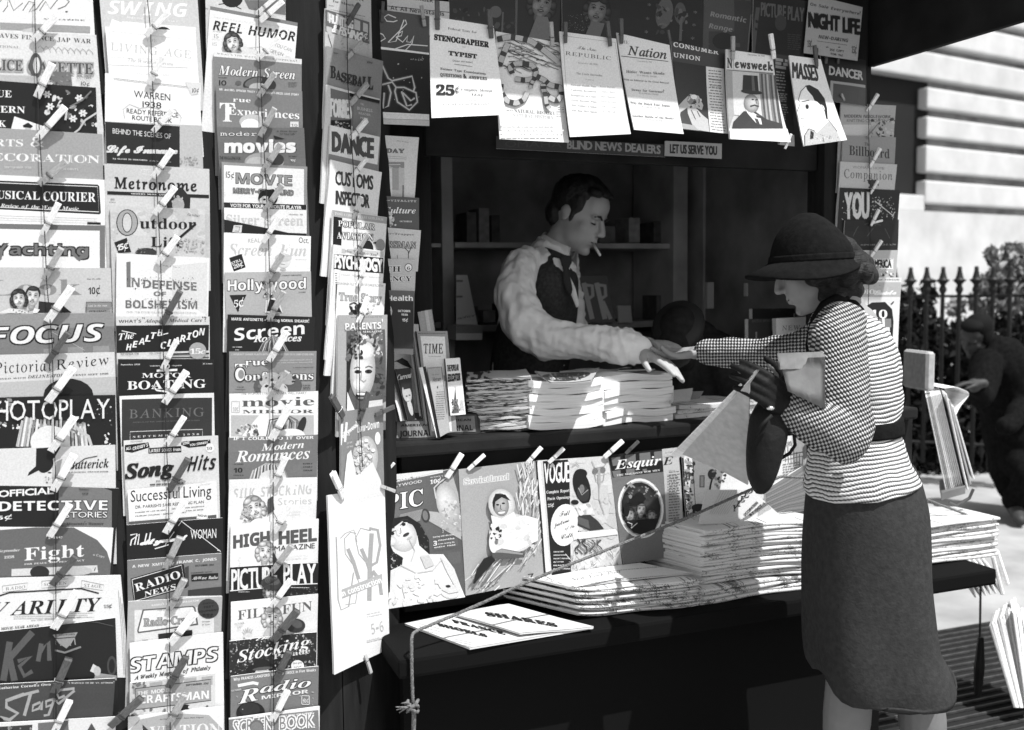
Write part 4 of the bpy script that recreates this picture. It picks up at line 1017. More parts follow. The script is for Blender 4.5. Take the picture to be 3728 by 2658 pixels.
b(850, 1380, 1205, 1430, 42, 168); t("TWO'S A CROWD BY LEE GEHLBACH", 'R', 862, 1412, 1180, 1450, 26, 225); p(28, 852, 1422, 912, 1432, 905, 1640, 848, 1640); t('POPULAR', 'R', 884, 1486, 1125, 1512, 58, 242, (40, 4)); t('AVIATION', 'R', 874, 1566, 1115, 1582, 64, 242, (40, 4)); e(1080, 1640, 36, 60, 26); p(30, 1110, 1595, 1170, 1575, 1170, 1625); e(1160, 1610, 30, 40, 150)
crop('E')
mag((815, 72), (1146, 116), 'black psychology magazine with jagged condensed white title', 238, (962, 142, 1040, 2, 1))
p(200, 872, 100, 1142, 118, 1140, 156, 872, 130); t("How 'Sane' Are You?", 'R', 898, 124, 1108, 148, 22, 80); p(24, 822, 136, 1138, 160, 1134, 262, 818, 240); t('PSYCHOLOGY', 'S', 826, 224, 1130, 252, 84, 245, (245, 4)); t('Health  Happiness  Success', 'S', 870, 275, 1115, 292, 12, 205)
mag((828, 234), (870, 240), 'thin white magazine spine peeking out of the angled column', 236, H=.26)
r(832, 330, 842, 640, 90); m(830, 260, 842, 320, 5, 5, 90)
mag((848, 312), (1158, 328), 'pale story magazine with grey seriffed title and dark curls', 240, (978, 352, 1030, 170, 0))
t('EDGAR BERGEN TELLS TRUE STORY OF CHARLIE McCARTHY', 'S', 846, 336, 1146, 352, 16, 120); t('True Story', 'R', 858, 440, 1132, 452, 80, 190, (130, 3)); spk(930, 450, 1000, 530, 22, 10, 24, 60, 95, 40); spk(1030, 470, 1080, 530, 12, 6, 16, 110, 190); t('OCTOBER', 'S', 1080, 468, 1118, 470, 8, 120)
mag((850, 536), (1178, 534), 'grey family magazine with laughing curly haired child', 172, (978, 590, 1042, 415, 0), H=.30, lean=.03)
t("Ideas for Better Parents in the Modern Home Today", 'R', 935, 554, 1142, 550, 9, 60)
p(95, 905, 640, 1160, 630, 1172, 1100, 1050, 1170, 900, 1150); p(40, 905, 760, 940, 720, 940, 980, 905, 1080)
eg(1060, 740, 96, 94, 200, 90, 10, -.3, -.3); spk(985, 650, 1150, 820, 60, 12, 26, 210, 120, 60, 170, 90); spk(905, 660, 985, 1000, 40, 12, 26, 70, 40, 110); spk(1090, 820, 1150, 1080, 30, 12, 26, 55, 95)
eg(1008, 905, 84, 185, 246, 165, 3, -.2, -.1, 26); eg(985, 985, 40, 45, 248, 222); eg(1020, 770, 62, 62, 248, 205); spk(960, 650, 1070, 730, 20, 12, 22, 190, 230, 110)
e(975, 908, 22, 12, 60); e(972, 908, 9, 10, 20); e(1046, 906, 24, 13, 60); e(1044, 906, 10, 11, 20); ln(90, 5, 950, 885, 975, 876, 992, 884); ln(90, 5, 1024, 880, 1048, 870, 1072, 880); ln(170, 7, 1000, 900, 994, 960, 1015, 975, 1030, 960); e(1002, 1062, 40, 22, 40, 2); e(1002, 1054, 34, 9, 245, 2); e(1002, 1080, 26, 8, 150); spk(935, 650, 1000, 820, 30, 9, 18, 120, 50); p(240, 905, 1040, 960, 1170, 905, 1190)
t("PARENTS'", 'B', 893, 632, 1142, 624, 62, 244); t('MAGAZINE', 'R', 1008, 652, 1136, 648, 18, 240); p(215, 1050, 1100, 1140, 1090, 1140, 1180, 1040, 1180)
mag((866, 1172), (1142, 1128), 'grey film gossip magazine with white slanted title and pale-haired woman', 138, (985, 1230, 1046, 1040, 2, 884, 1208, 800, 1064, 2, 1092, 1192, 1216, 1136, 2), H=.30, lean=.02)
ln(238, 14, 876, 1250, 868, 1390); ln(238, 14, 905, 1240, 895, 1370); t('ollywood', 'T', 885, 1345, 985, 1255, 40, 238, (238, 3)); t('Low-Down', 'B', 975, 1310, 1116, 1275, 76, 242); e(1108, 1345, 17, 42, 238); t('STAR', 'S', 905, 1385, 942, 1376, 12, 225); t('OF THE', 'S', 905, 1412, 945, 1404, 12, 225)
eg(1025, 1480, 84, 152, 240, 175, 4, -.3, -.4); face(1010, 1470, 58, 6, 232, 238, 'w'); spk(960, 1360, 1080, 1600, 60, 8, 18, 240, 190, 215); p(235, 905, 1450, 930, 1420, 960, 1560, 960, 1700, 880, 1700); p(225, 1070, 1500, 1120, 1620, 1140, 1780, 900, 1780, 960, 1600)
crop('F')
mag((695, 246), (1030, 196), 'tall white picture magazine with interlaced grey letters, hung lowest', 238, (790, 262, 722, 112, 0, 1008, 192, 1092, 224, 1), BR=(1060, 1146), BL=(735, 1300), th=.006, lean=-.02, off=.02)
P_ = 165
ln(P_, 9, 745, 490, 752, 640, 758, 860, 775, 920, 820, 900, 850, 700); ln(P_, 6, 770, 500, 800, 470, 850, 450, 870, 520)
ln(P_, 6, 865, 470, 830, 465, 795, 500, 800, 590, 850, 660, 880, 760, 860, 880, 800, 890); ln(P_, 22, 815, 560, 850, 640, 880, 740)
ln(P_, 6, 950, 455, 890, 440, 860, 500, 880, 590, 930, 650, 960, 720, 940, 800); ln(P_, 22, 895, 560, 930, 640, 955, 720)
ln(P_, 26, 955, 470, 945, 640, 940, 865); ln(P_, 16, 940, 440, 990, 450, 1005, 540, 985, 640, 950, 660); ln(P_, 20, 960, 690, 1000, 740, 1010, 830)
p(175, 778, 800, 1014, 706, 1016, 758, 782, 852); t('in construction', 'B', 780, 842, 1014, 758, 48, 250); t('5-6', 'L', 950, 1062, 1022, 1042, 88, 190); m(925, 955, 1015, 940, 2, 6, 215, -.2); m(925, 1105, 1020, 1095, 3, 6, 215, -.25)
pin(916, 1180, 950, 1292, 1, label='brown clothespin gripping the bottom edge of the tall white magazine')
crop('Z')
cord('string', [(1262, -20), (1266, 300), (1283, 560), (1298, 800), (1305, 1000), (1310, 1500), (1320, 1700)], P4, .030, .0011, 'thin dark string down the angled column of magazines', group=GS)

# ------------------------------------------------------------------ fifth column, on the corner post behind
PLN[0] = PM; GROUP[0] = 'magazines clipped to the corner post'
crop('G')
mag((-110, -60), (590, 14), 'white poster strip reading at all newsstands', 200, H=.09, off=.012, lean=.0)
t('NUMBER', 'B', 300, -6, 470, 20, 40, 40); b(-110, 18, 590, 92, 5, 40); t('SOLD', 'B', -40, 46, 100, 68, 40, 50); t('At All Newsstands', 'B', 148, 72, 552, 122, 44, 60)
mag((-110, 48), (441, 122), 'dark aviation picture magazine with glowing neon script', 76, (85, 165, 92, 10, 2, 405, 200, 380, 40, 1), BR=(443, 952), BL=(-80, 930), off=.03, lean=.02)
ln(205, 8, 200, 155, 170, 165, 120, 160, 100, 130, 130, 110, 190, 135); ln(210, 8, 30, 140, -20, 180, 40, 240, 90, 260, 110, 290, 60, 320, -20, 310)
ln(215, 8, 250, 150, 190, 310, 130, 320, 270, 180, 260, 150); ln(215, 8, 205, 255, 240, 235, 230, 270, 190, 280); ln(215, 8, 190, 280, 240, 318, 280, 270, 270, 315, 300, 320, 325, 270, 310, 330, 260, 380, 180, 370); ln(215, 8, 185, 368, 280, 335, 430, 345)
p(238, -110, 330, 441, 398, 441, 412, -110, 350); p(42, -110, 355, 441, 414, 441, 880, -110, 850); spk(100, 420, 430, 760, 12, 4, 9, 170)
for w_, c_ in ((30, 75), (12, 190)):
    ln(c_, w_, 40, 430, 80, 480, 130, 590, 160, 610, 310, 575, 330, 660, 320, 690); ln(c_, w_, 80, 640, 160, 620, 190, 660, 250, 660, 340, 700, 350, 770, 290, 830, 200, 770, 180, 690, 190, 655); ln(c_, w_, 130, 640, 150, 700, 130, 800, 90, 820, 100, 700); ln(c_, w_, 240, 700, 300, 760, 330, 740); ln(c_, w_, 230, 690, 270, 800, 310, 790); e(40, 430, 30, 25, c_); e(40, 430, 18, 14, 42)
spk(300, 430, 400, 455, 14, 4, 9, 150); p(238, -80, 838, 440, 862, 441, 905, -80, 890); t('THE MAGAZINE OF COSMIC NEWS', 'S', 110, 868, 400, 882, 10, 215); p(200, -80, 892, 442, 907, 442, 950, -80, 930)
crop('R')
mag((-60, 88), (402, 118), 'pale magazine with curtained room picture and grey title', 208, BR=(362, 700), BL=(-80, 690))
t('NEW DAY', 'R', -70, 240, 282, 248, 50, 120, (60, 3)); t('Mr. Frank', 'T', 215, 150, 320, 165, 16, 120); ln(140, 3, -50, 262, 300, 285, 300, 300, -50, 280); r(-60, 322, 282, 640, 188); r(-60, 325, 282, 375, 140); r(180, 375, 235, 560, 160); r(90, 380, 180, 640, 215); p(120, 60, 520, 110, 520, 160, 610, 20, 620); ln(80, 4, 60, 560, 110, 550, 145, 610); r(265, 520, 275, 620, 90); ln(235, 4, 140, 348, 250, 345)
mag((-60, 600), (408, 628), 'dark health magazine with large white cursive title', 86, BR=(408, 1000), BL=(-60, 990))
t('ABILITY--VITALITY', 'M', -70, 650, 385, 664, 27, 232); t('Physical Culture', 'U', -240, 752, 380, 760, 78, 240); t('OCTOBER', 'R', 245, 832, 348, 834, 20, 225); e(140, 810, 60, 70, 190); spk(60, 760, 210, 870, 34, 8, 20, 130, 215, 60)
mag((-20, 864), (428, 902), 'pale trapper magazine with outlined capitals and antlers', 196, BR=(400, 1250), BL=(-30, 1240))
t('Hunter-Trader-Trapper', 'R', -140, 925, 370, 946, 26, 90); t('OUTDOORSMAN', 'R', -150, 1036, 384, 1054, 80, 175, (60, 5)); ln(50, 6, 318, 1140, 318, 1080, 285, 1050); ln(50, 6, 318, 1100, 345, 1040); ln(60, 5, 105, 1115, 135, 1080); ln(90, 4, 222, 1110, 226, 1140)
mag((-20, 1134), (386, 1152), 'grey efficiency magazine with bold black serif words and circled six', 182, BR=(366, 1500), BL=(-30, 1490))
t('HEALTH', 'R', -150, 1252, 252, 1252, 72, 30, (225, 6)); e(318, 1215, 33, 35, 40); e(318, 1215, 28, 30, 225); t('6', 'R', 305, 1234, 332, 1234, 38, 30); t('EFFICIENCY', 'R', -130, 1330, 345, 1332, 64, 30, (225, 5))
mag((-20, 1402), (366, 1414), 'dark strength magazine with white title and dark haired man', 92, BR=(355, 1950), BL=(-30, 1930), H=.3)
t('Strength & Health', 'B', -280, 1494, 352, 1496, 62, 240); p(40, -20, 1500, 356, 1500, 356, 1900, -20, 1900); face(140, 1585, 60, 0, 30, 225, 'm'); t('OCTOBER', 'B', 228, 1590, 330, 1592, 26, 235); t('1938', 'B', 254, 1620, 308, 1622, 24, 235); t('15¢', 'B', 262, 1670, 310, 1670, 34, 240)

# ------------------------------------------------------------------ overhead, back row then front row
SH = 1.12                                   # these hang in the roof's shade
GROUP[0] = 'magazines pegged overhead in the back row'
crop('G')
def dark_cover(TL, TR, d, bgv, faces, BR, BL, off=.012):
    mag(TL, TR, d, bgv, None, BR=BR, BL=BL, off=off, lean=0.0, gain=.85)
dark_cover((590, -120), (1090, -60), 'dark film magazine with blurred dancer, behind the typist book', 52, 0, (1085, 420), (590, 360))
spk(600, 60, 1080, 240, 24, 10, 34, 75, 40, 90); p(110, 990, 90, 1002, 92, 990, 420, 975, 420); e(940, 90, 45, 45, 110)
dark_cover((1092, -140), (1440, -100), 'dark portrait magazine with upturned pale woman face, left one', 50, 0, (1440, 440), (1085, 400), .008)
p(105, 1085, -20, 1108, -20, 1100, 300, 1078, 300); face(1290, 30, 105, 14, 40, 145, 'w', None, 0, 60); p(130, 1250, 120, 1330, 130, 1390, 300, 1180, 300)
dark_cover((1444, -120), (1880, -60), 'dark portrait magazine with pale woman face, glittering corner', 46, 0, (1880, 480), (1440, 420), .012)
face(1705, 80, 100, 12, 35, 140, 'w', None, 0, 60); spk(1480, 110, 1680, 240, 110, 2, 5, 150, 90); p(120, 1660, 160, 1760, 180, 1720, 300, 1600, 300)
crop('H')
dark_cover((-190, -80), (590, -30), 'dark starry magazine with dim couple in the back row', 42, 0, (580, 520), (-190, 460), .008)
e(270, 110, 70, 130, 105, 10); e(400, 110, 48, 90, 95); spk(200, 40, 450, 280, 30, 12, 34, 70, 120, 45); p(110, 398, 150, 418, 150, 412, 340, 390, 340)
for x, y in ((145, 45), (130, 160), (120, 270), (520, 110), (510, 215), (500, 325), (275, 215), (220, 155)): t('*', 'B', x - 14, y + 22, x + 14, y + 24, 40, 140)
dark_cover((610, -90), (1010, -40), 'grey cowboy romance magazine with white slanted title', 92, 0, (965, 480), (575, 420), .012)
p(70, 850, -90, 1010, -40, 990, 480, 640, 480, 640, 260, 850, 260); t('Romantic', 'I', 650, 135, 952, 190, 62, 160); t('Range', 'I', 638, 232, 836, 266, 58, 160); p(120, 985, 120, 1020, 120, 990, 420, 960, 420); e(760, 340, 90, 70, 45)
dark_cover((1010, -50), (1450, 10), 'dark film magazine with dim condensed title over man', 50, 0, (1420, 520), (1000, 460), .016)
p(95, 1030, 60, 1062, 64, 1020, 440, 985, 440); t('PICTURE PLAY', 'S', 1072, 130, 1425, 180, 112, 110, (110, 3)); e(1235, 190, 48, 66, 75); m(1290, 280, 1400, 400, 8, 8, 75, .1)
mag((1470, -50), (1915, 60), 'pale night club poster with heavy black capitals, torn edge', 168, (1535, 395, 1515, 540, 2), BR=(1872, 505), BL=(1425, 440), off=.03, lean=0, gain=SH, th=.001, name='poster', cat='poster')
t('On Sale Everywhere!', 'I', 1480, 45, 1898, 128, 36, 55); t('NIGHT LIFE', 'S', 1468, 222, 1888, 285, 122, 40, (40, 9)); t('NEW-DARING', 'I', 1548, 318, 1795, 352, 42, 60); ln(60, 3, 1535, 340, 1785, 375); t('15¢', 'R', 1455, 388, 1492, 392, 80, 60); t('15¢', 'R', 1822, 440, 1864, 446, 86, 60); t('25¢ COPY', 'B', 1640, 420, 1760, 436, 26, 60); t('FOR 15¢', 'B', 1650, 455, 1750, 470, 24, 60)
dark_cover((1570, 430), (1945, 500), 'dark dance magazine with pale capitals and white frame', 44, 0, (1960, 880), (1570, 830), .012)
t('DANCER', 'S', 1640, 618, 1920, 662, 72, 205, (205, 3)); p(170, 1650, 668, 1942, 705, 1942, 728, 1672, 692, 1665, 850, 1640, 850); p(80, 1674, 694, 1942, 730, 1945, 900, 1666, 850)
for xx in (1590, 1690): pin(xx + 20, 530, xx - 6 + 30, 385, 2, label='dark clothespin above the dark dance magazine, ' + ('left' if xx == 1590 else 'right') + ' of two')
GROUP[0] = 'magazines pegged overhead in the front row'
crop('G')
flare = lambda u, v: .022 * v * v
mag((446, 122), (926, 196), 'white typist examination book with heavy black lettering', 214, (502, 225, 498, 5, 2, 908, 290, 890, 70, 2), BR=(990, 880), BL=(440, 902), off=.245, lean=-.02, bend=lambda u, v: .02 * v * v + .012 * u * v, gain=SH)
t('Federal Tests for', 'R', 582, 222, 798, 254, 26, 50); t('STENOGRAPHER', 'R', 478, 300, 886, 360, 62, 32, (32, 3)); t('and', 'T', 685, 358, 710, 362, 12, 60); t('TYPIST', 'R', 583, 418, 794, 446, 48, 34, (34, 2)); t('(Junior and Senior)', 'R', 612, 466, 760, 480, 16, 90); ln(80, 3, 622, 488, 756, 508); t('Former Type Examinations', 'R', 518, 530, 856, 572, 26, 50); t('QUESTIONS & ANSWERS', 'L', 516, 578, 862, 612, 32, 50, (50, 1)); t('25', 'R', 482, 722, 616, 726, 112, 28, (28, 3)); t('¢', 'R', 622, 705, 650, 708, 60, 40); t('Complete Mental', 'R', 668, 690, 896, 702, 24, 50); t('TEST', 'R', 738, 728, 830, 736, 22, 50); ln(80, 3, 622, 765, 776, 770); t('CIVIL SERVICE AID PUBLICATIONS', 'R', 526, 802, 880, 802, 16, 60); t('Pamphlet ', 'S', 660, 838, 740, 840, 11, 150)
mag((942, 236), (1422, 322), 'nature magazine covered with banded coiling snakes', 205, (1370, 350, 1356, 165, 1), BR=(1470, 1085), BL=(948, 1060), off=.235, lean=-.02, bend=flare, gain=SH)
for k in range(46):
    x = 950 + RND.uniform(0, 440); y = 300 + RND.uniform(0, 230); ln((95, 60, 130)[k % 3], RND.uniform(4, 9), x, y, x + 40, y + 8 - 12, x + 90, y + 20, x + 130, y + 30 + RND.uniform(-10, 10))
def snake(pts, w_):
    a = np.array(pts, float).reshape(-1, 2)
    n = len(a) * 6
    tt = np.linspace(0, len(a) - 1, n)
    xs = np.interp(tt, range(len(a)), a[:, 0]); ys = np.interp(tt, range(len(a)), a[:, 1])
    for k in range(3):
        xs[1:-1] = (xs[:-2] + xs[1:-1] * 2 + xs[2:]) / 4; ys[1:-1] = (ys[:-2] + ys[1:-1] * 2 + ys[2:]) / 4
    ln(40, w_ + 5, *np.column_stack((xs, ys)).ravel()); ln(160, w_, *np.column_stack((xs, ys)).ravel())
    for i in range(0, n - 4, 8): ln(50, w_, *np.column_stack((xs[i:i + 4], ys[i:i + 4])).ravel())
snake((950, 300, 1040, 280, 1120, 290, 1200, 310, 1300, 380, 1410, 470), 40); snake((960, 500, 990, 420, 1030, 330), 42)
snake((1060, 560, 1040, 510, 1090, 480, 1210, 490, 1240, 540, 1230, 600, 1150, 610, 1080, 600), 36); snake((970, 640, 970, 700, 1010, 770, 1080, 790, 1140, 760, 1170, 700), 36); snake((1240, 580, 1300, 610, 1340, 650, 1420, 660, 1430, 720, 1390, 770, 1330, 740, 1290, 690, 1290, 640), 38); snake((1300, 700, 1310, 800, 1330, 830), 30); snake((1220, 600, 1200, 640, 1190, 670), 26)
t('NATURAL HISTORY', 'R', 1062, 858, 1370, 878, 40, 60); m(990, 840, 1060, 845, 1, 6, 120); m(1390, 815, 1440, 850, 3, 6, 120); m(960, 930, 1440, 1020, 4, 10, 200)
mag((1422, 236), (1850, 292), 'white political weekly with small printed list', 206, (1468, 325, 1466, 165, 2, 1805, 350, 1780, 160, 2), BR=(1935, 1020), BL=(1475, 1045), off=.25, lean=-.03, bend=flare, gain=SH)
ln(130, 3, 1450, 270, 1842, 320, 1925, 930, 1480, 975, 1450, 270); t('The New', 'C', 1558, 370, 1700, 388, 40, 90); t('REPUBLIC', 'L', 1466, 415, 1810, 456, 42, 70); t('September 28, 1938', 'T', 1560, 480, 1706, 494, 18, 130); t('The Czech Surrender', 'R', 1545, 562, 1742, 580, 22, 130); t('An Editorial', 'T', 1610, 605, 1675, 612, 14, 150)
for k in range(6): t(('National Health Plan', 'California Revolution', 'Kangaroos in Court', 'Farm Income Plan', 'The Traders Lounge', 'The Bug Men Speak')[k], 'R', 1500, 648 + k * 39, 1690, 662 + k * 39, 17, 130); t(('Charles Malcolm', 'Hamilton Basso', 'Jonas Shawson', 'Townsend Field', 'John T. Flynn', 'T. R. B.')[k], 'T', 1710 + k * 4, 660 + k * 38, 1835, 668 + k * 38, 17, 130)
mag((1852, 246), (2252, 340), 'white weekly with italic masthead above thin rule', 208, (1890, 330, 1884, 140, 2), BR=(2330, 1020), BL=(1955, 990), off=.235, lean=-.03, bend=flare, gain=SH)
t('THE', 'L', 1872, 320, 1942, 334, 36, 70); t('Nation', 'T', 1935, 412, 2228, 446, 100, 62, (62, 2)); ln(70, 5, 1885, 424, 2240, 464); t('September 24, 1938', 'T', 2010, 466, 2115, 474, 14, 130)
for k, (sx, a_, z_) in enumerate((('Hitler Wants Skoda', 1920, 2210), ('With an Editorial on the Great Betrayal', 1900, 2240), ('Dewey for Governor?', 1955, 2202), ('Why the Dutch Fear Japan', 1940, 2240), ('Another Battle of the Books', 1945, 2262))): t(sx, 'R', a_, (552, 608, 690, 788, 888)[k], z_, (566, 634, 706, 812, 908)[k], (30, 18, 27, 27, 24)[k], 95)
for k, y in enumerate((575, 712, 815, 912)): t('BY A SPECIAL WRITER', 'S', 2000 + k * 12, y, 2150 + k * 8, y + 12, 11, 150)
crop('H')
mag((330, 342), (775, 440), 'dark consumer magazine with pale hands and white text column', 58, (322, 375, 300, 250, 2), BR=(765, 1120), BL=(362, 1080), off=.225, lean=-.02, bend=flare, gain=SH)
t('CONSUMER', 'L', 346, 385, 718, 452, 54, 205, (205, 2)); t('UNION', 'L', 344, 472, 566, 506, 52, 205, (205, 2)); p(34, 345, 510, 615, 552, 612, 1110, 362, 1080); p(200, 612, 552, 762, 572, 762, 1120, 610, 1108); m(622, 580, 750, 1080, 22, 8, 100, .1, True); t('REMINGTON', 'R', 632, 665, 742, 680, 22, 70); t('TAX CUTS', 'R', 640, 722, 738, 734, 20, 70)
g4(345, 512, 612, 552, 612, 1108, 360, 1082, 40, 30, 55, 70); p(170, 362, 890, 410, 840, 470, 785, 540, 800, 575, 880, 560, 920, 510, 900, 560, 960, 605, 1000, 608, 1105, 480, 1085, 440, 950, 440, 900, 380, 940, 362, 1000); p(150, 360, 1030, 480, 1050, 520, 1095, 365, 1078); e(480, 840, 40, 34, 120); spk(440, 800, 570, 900, 24, 8, 20, 60, 190); ln(60, 6, 470, 920, 500, 1000); ln(60, 6, 520, 930, 540, 980); e(500, 810, 26, 20, 215)
mag((1160, 440), (1330, 470), 'dark text magazine with narrow white list, mostly hidden', 50, BR=(1345, 1215), BL=(1220, 1200), off=.21, lean=-.01, gain=SH)
m(1190, 480, 1310, 540, 3, 24, 150, .15); m(1195, 590, 1290, 660, 4, 10, 150, .12); m(1195, 690, 1280, 740, 3, 10, 140, .1); m(1200, 770, 1290, 830, 5, 9, 140, .1); m(1205, 860, 1300, 920, 4, 9, 140, .1); m(1225, 940, 1280, 980, 3, 9, 140, .1); p(190, 1240, 1110, 1345, 1120, 1345, 1215, 1222, 1200)
mag((780, 408), (1168, 462), 'news magazine with gentleman in tall silk hat', 196, (838, 495, 836, 300, 1, 1180, 490, 1148, 280, 0), BR=(1245, 1200), BL=(776, 1165), off=.245, lean=-.03, bend=lambda u, v: .02 * v * v + .02 * u * v * v, gain=SH)
g4(782, 580, 1168, 610, 1168, 1085, 782, 1085, 175, 130, 110, 185); p(215, 845, 420, 1165, 470, 1165, 600, 845, 570); ln(80, 3, 845, 420, 845, 575); t('N', 'L', 790, 560, 832, 566, 118, 60, (60, 3)); t('ewsweek', 'L', 856, 562, 1166, 588, 104, 60, (60, 4)); t('September 26, 1938', 'S', 960, 458, 1100, 472, 14, 130); ln(90, 4, 782, 580, 1168, 610); p(150, 782, 585, 830, 590, 826, 960, 800, 1020, 778, 1080); p(185, 830, 590, 1060, 610, 1060, 1000, 826, 960)
for k in range(9): p((120, 75, 145, 90, 165, 110, 80, 150, 70)[k], 1050 + k * 15, 610 + k * 2, 1068 + k * 15, 612 + k * 2, 1075 + k * 16, 1080, 1050 + k * 16, 1080)
p(52, 800, 1075, 815, 1020, 905, 930, 1000, 935, 1080, 1000, 1200, 1040, 1200, 1085); p(200, 918, 915, 960, 930, 1035, 980, 1040, 1045, 1000, 1040, 935, 950); p(60, 985, 990, 1012, 1000, 1025, 1050, 1000, 1050); eg(972, 865, 62, 80, 178, 105, 0, .3, -.1); p(40, 918, 625, 1036, 632, 1040, 775, 905, 765); e(980, 768, 88, 20, 48, 6); p(85, 985, 632, 1005, 632, 1010, 760, 985, 758); e(985, 832, 10, 6, 40); e(1018, 834, 8, 6, 40); ln(60, 12, 960, 890, 995, 880, 1030, 892); ln(90, 5, 1005, 830, 1016, 868); p(225, 780, 1080, 1240, 1085, 1240, 1200, 778, 1170); t('THE SUDETEN LEADER OF THE PARTY', 'T', 890, 1110, 1138, 1118, 14, 170)
mag((1304, 458), (1568, 492), 'white art weekly with caricature of a plump bow-headed man', 214, (1534, 555, 1512, 375, 2), BR=(1752, 1170), BL=(1385, 1225), off=.25, lean=-.04, bend=flare, gain=SH)
t('MASSES', 'S', 1332, 645, 1542, 672, 128, 50, (50, 5)); p(235, 1440, 710, 1520, 740, 1600, 850, 1605, 1010, 1500, 1080, 1400, 1030, 1375, 960, 1362, 930, 1375, 820); ln(40, 5, 1440, 715, 1395, 760, 1372, 830, 1385, 860, 1358, 925, 1385, 945, 1372, 965, 1385, 1010, 1430, 1050, 1480, 1078)
p(32, 1436, 712, 1470, 706, 1540, 745, 1590, 820, 1606, 900, 1605, 1005, 1592, 990, 1580, 900, 1560, 870, 1520, 905, 1510, 850, 1490, 800, 1450, 750); e(1562, 918, 24, 44, 225); ln(40, 5, 1545, 890, 1565, 880, 1582, 920, 1560, 960); eg(1470, 960, 110, 130, 236, 215, 0, -.3, -.3); e(1430, 885, 30, 40, 200); e(1440, 890, 14, 20, 30); ln(40, 6, 1395, 850, 1460, 835); ln(60, 4, 1380, 990, 1420, 985)
p(170, 1392, 1220, 1400, 1130, 1440, 1080, 1500, 1110, 1610, 1000, 1670, 1090, 1700, 1180); ln(40, 6, 1392, 1220, 1400, 1130, 1440, 1075, 1500, 1100, 1610, 1000, 1675, 1100); p(36, 1452, 1090, 1478, 1110, 1470, 1160, 1440, 1165); p(235, 1480, 1085, 1600, 995, 1610, 1012, 1500, 1112); ln(50, 5, 1545, 1130, 1555, 1190); spk(1420, 1120, 1680, 1210, 60, 3, 7, 120, 200)
pin(1270, 1235, 1320, 1110, 0, label='pale clothespin under the overhead row near the caricature')
# painted dealer sign
GROUP[0] = ''
flush()
def plain(name, TL, TR, BR, BL, bgv, d, cat, off=.0, gain=SH, th=.004, lean=0.0, pl=None, bend=None):
    mag(TL, TR, d, bgv, None, BR=BR, BL=BL, off=off, lean=lean, gain=gain, th=th, name=name, cat=cat, pl=pl, bend=bend)
crop('G')
plain('sign', (945, 1025), (2225, 1090), (2225, 1185), (945, 1120), 62, 'dark painted sign naming the blind news dealers', 'sign', -.035)
t('OMAHA', 'S', 1010, 1108, 1440, 1112, 46, 75); t('BLIND NEWS', 'S', 1482, 1120, 1890, 1140, 62, 150, (150, 3)); t('DEALERS', 'S', 1920, 1142, 2182, 1160, 62, 160, (160, 3))
crop('H')
plain('sign', (278, 1168), (748, 1192), (746, 1318), (274, 1292), 170, 'small white sign inviting people to be served', 'sign', -.03)
t('LET US SERVE YOU', 'S', 318, 1268, 705, 1285, 72, 50, (50, 4))

# ------------------------------------------------------------------ right column
PLN[0] = PR; GROUP[0] = 'magazines clipped in a column on the right post'
crop('I')
mag((240, 552), (530, 568), 'grey needlework magazine at the top of the right column', 172, (262, 555, 240, 505, 1, 378, 600, 436, 505, 0))
t('MODERN NEEDLEWORK', 'B', 256, 632, 504, 636, 24, 60); t('KNITTING CROCHETING', 'S', 270, 655, 500, 658, 16, 90); p(205, 250, 670, 400, 670, 380, 735, 250, 735); spk(390, 640, 525, 740, 40, 6, 16, 90, 60, 190)
mag((250, 728), (536, 738), 'grey trade magazine with dark roman title, right column', 146, (382, 742, 440, 670, 1))
t('The', 'R', 365, 782, 395, 784, 26, 60); t('Billboard', 'R', 282, 832, 500, 852, 78, 52)
mag((235, 868), (535, 884), 'pale household magazine with thin roman title, right column', 192, (392, 898, 448, 796, 0))
t('WOMANS HOME', 'S', 300, 905, 470, 912, 14, 130); t('Companion', 'L', 254, 956, 512, 968, 70, 80); spk(380, 970, 440, 1010, 20, 6, 16, 60)
mag((234, 1008), (560, 1022), 'black magazine with tall stripy white letters, right column', 24, (396, 1042, 436, 970, 0))
t('YOU', 'S', 262, 1175, 388, 1172, 140, 215, (215, 5)); spk(400, 1060, 530, 1170, 60, 3, 8, 190, 120); ln(200, 5, 420, 1080, 520, 1160); spk(245, 1020, 320, 1190, 20, 3, 8, 190)
mag((262, 1184), (552, 1180), 'black sporting magazine with wheel drawing, right column', 32, (398, 1214, 442, 1125, 0, 402, 1200, 462, 1184, 0))
ln(85, 3, 300, 1280, 330, 1220, 400, 1195, 470, 1215, 500, 1280); ln(85, 3, 380, 1270, 440, 1190); t('THE SPORTSMAN', 'R', 268, 1322, 534, 1318, 13, 130)
mag((265, 1346), (542, 1344), 'grey music magazine with white title plate, right column', 182, (396, 1382, 456, 1292, 0))
p(244, 285, 1390, 520, 1390, 518, 1452, 285, 1452); ln(60, 2.5, 288, 1393, 516, 1393, 515, 1449, 288, 1449); t('MUSICAL AMERICA', 'S', 290, 1440, 508, 1438, 42, 40, (40, 2)); spk(335, 1460, 520, 1490, 24, 5, 12, 60, 240)
mag((262, 1488), (564, 1492), 'pale radio weekly with black inky blot, right column foot', 222, (386, 1510, 442, 1428, 1), H=.36, lean=.03)
crop('O')
t('AN INCIDENT OF TERROR', 'B', -10, 330, 470, 328, 20, 90); r(-100, 345, 486, 490, 178); spk(-90, 350, 480, 485, 60, 4, 10, 140, 200); t('RADIO', 'R', -20, 462, 226, 462, 70, 248); t('Guide', 'C', 215, 470, 440, 466, 70, 235, (235, 3))
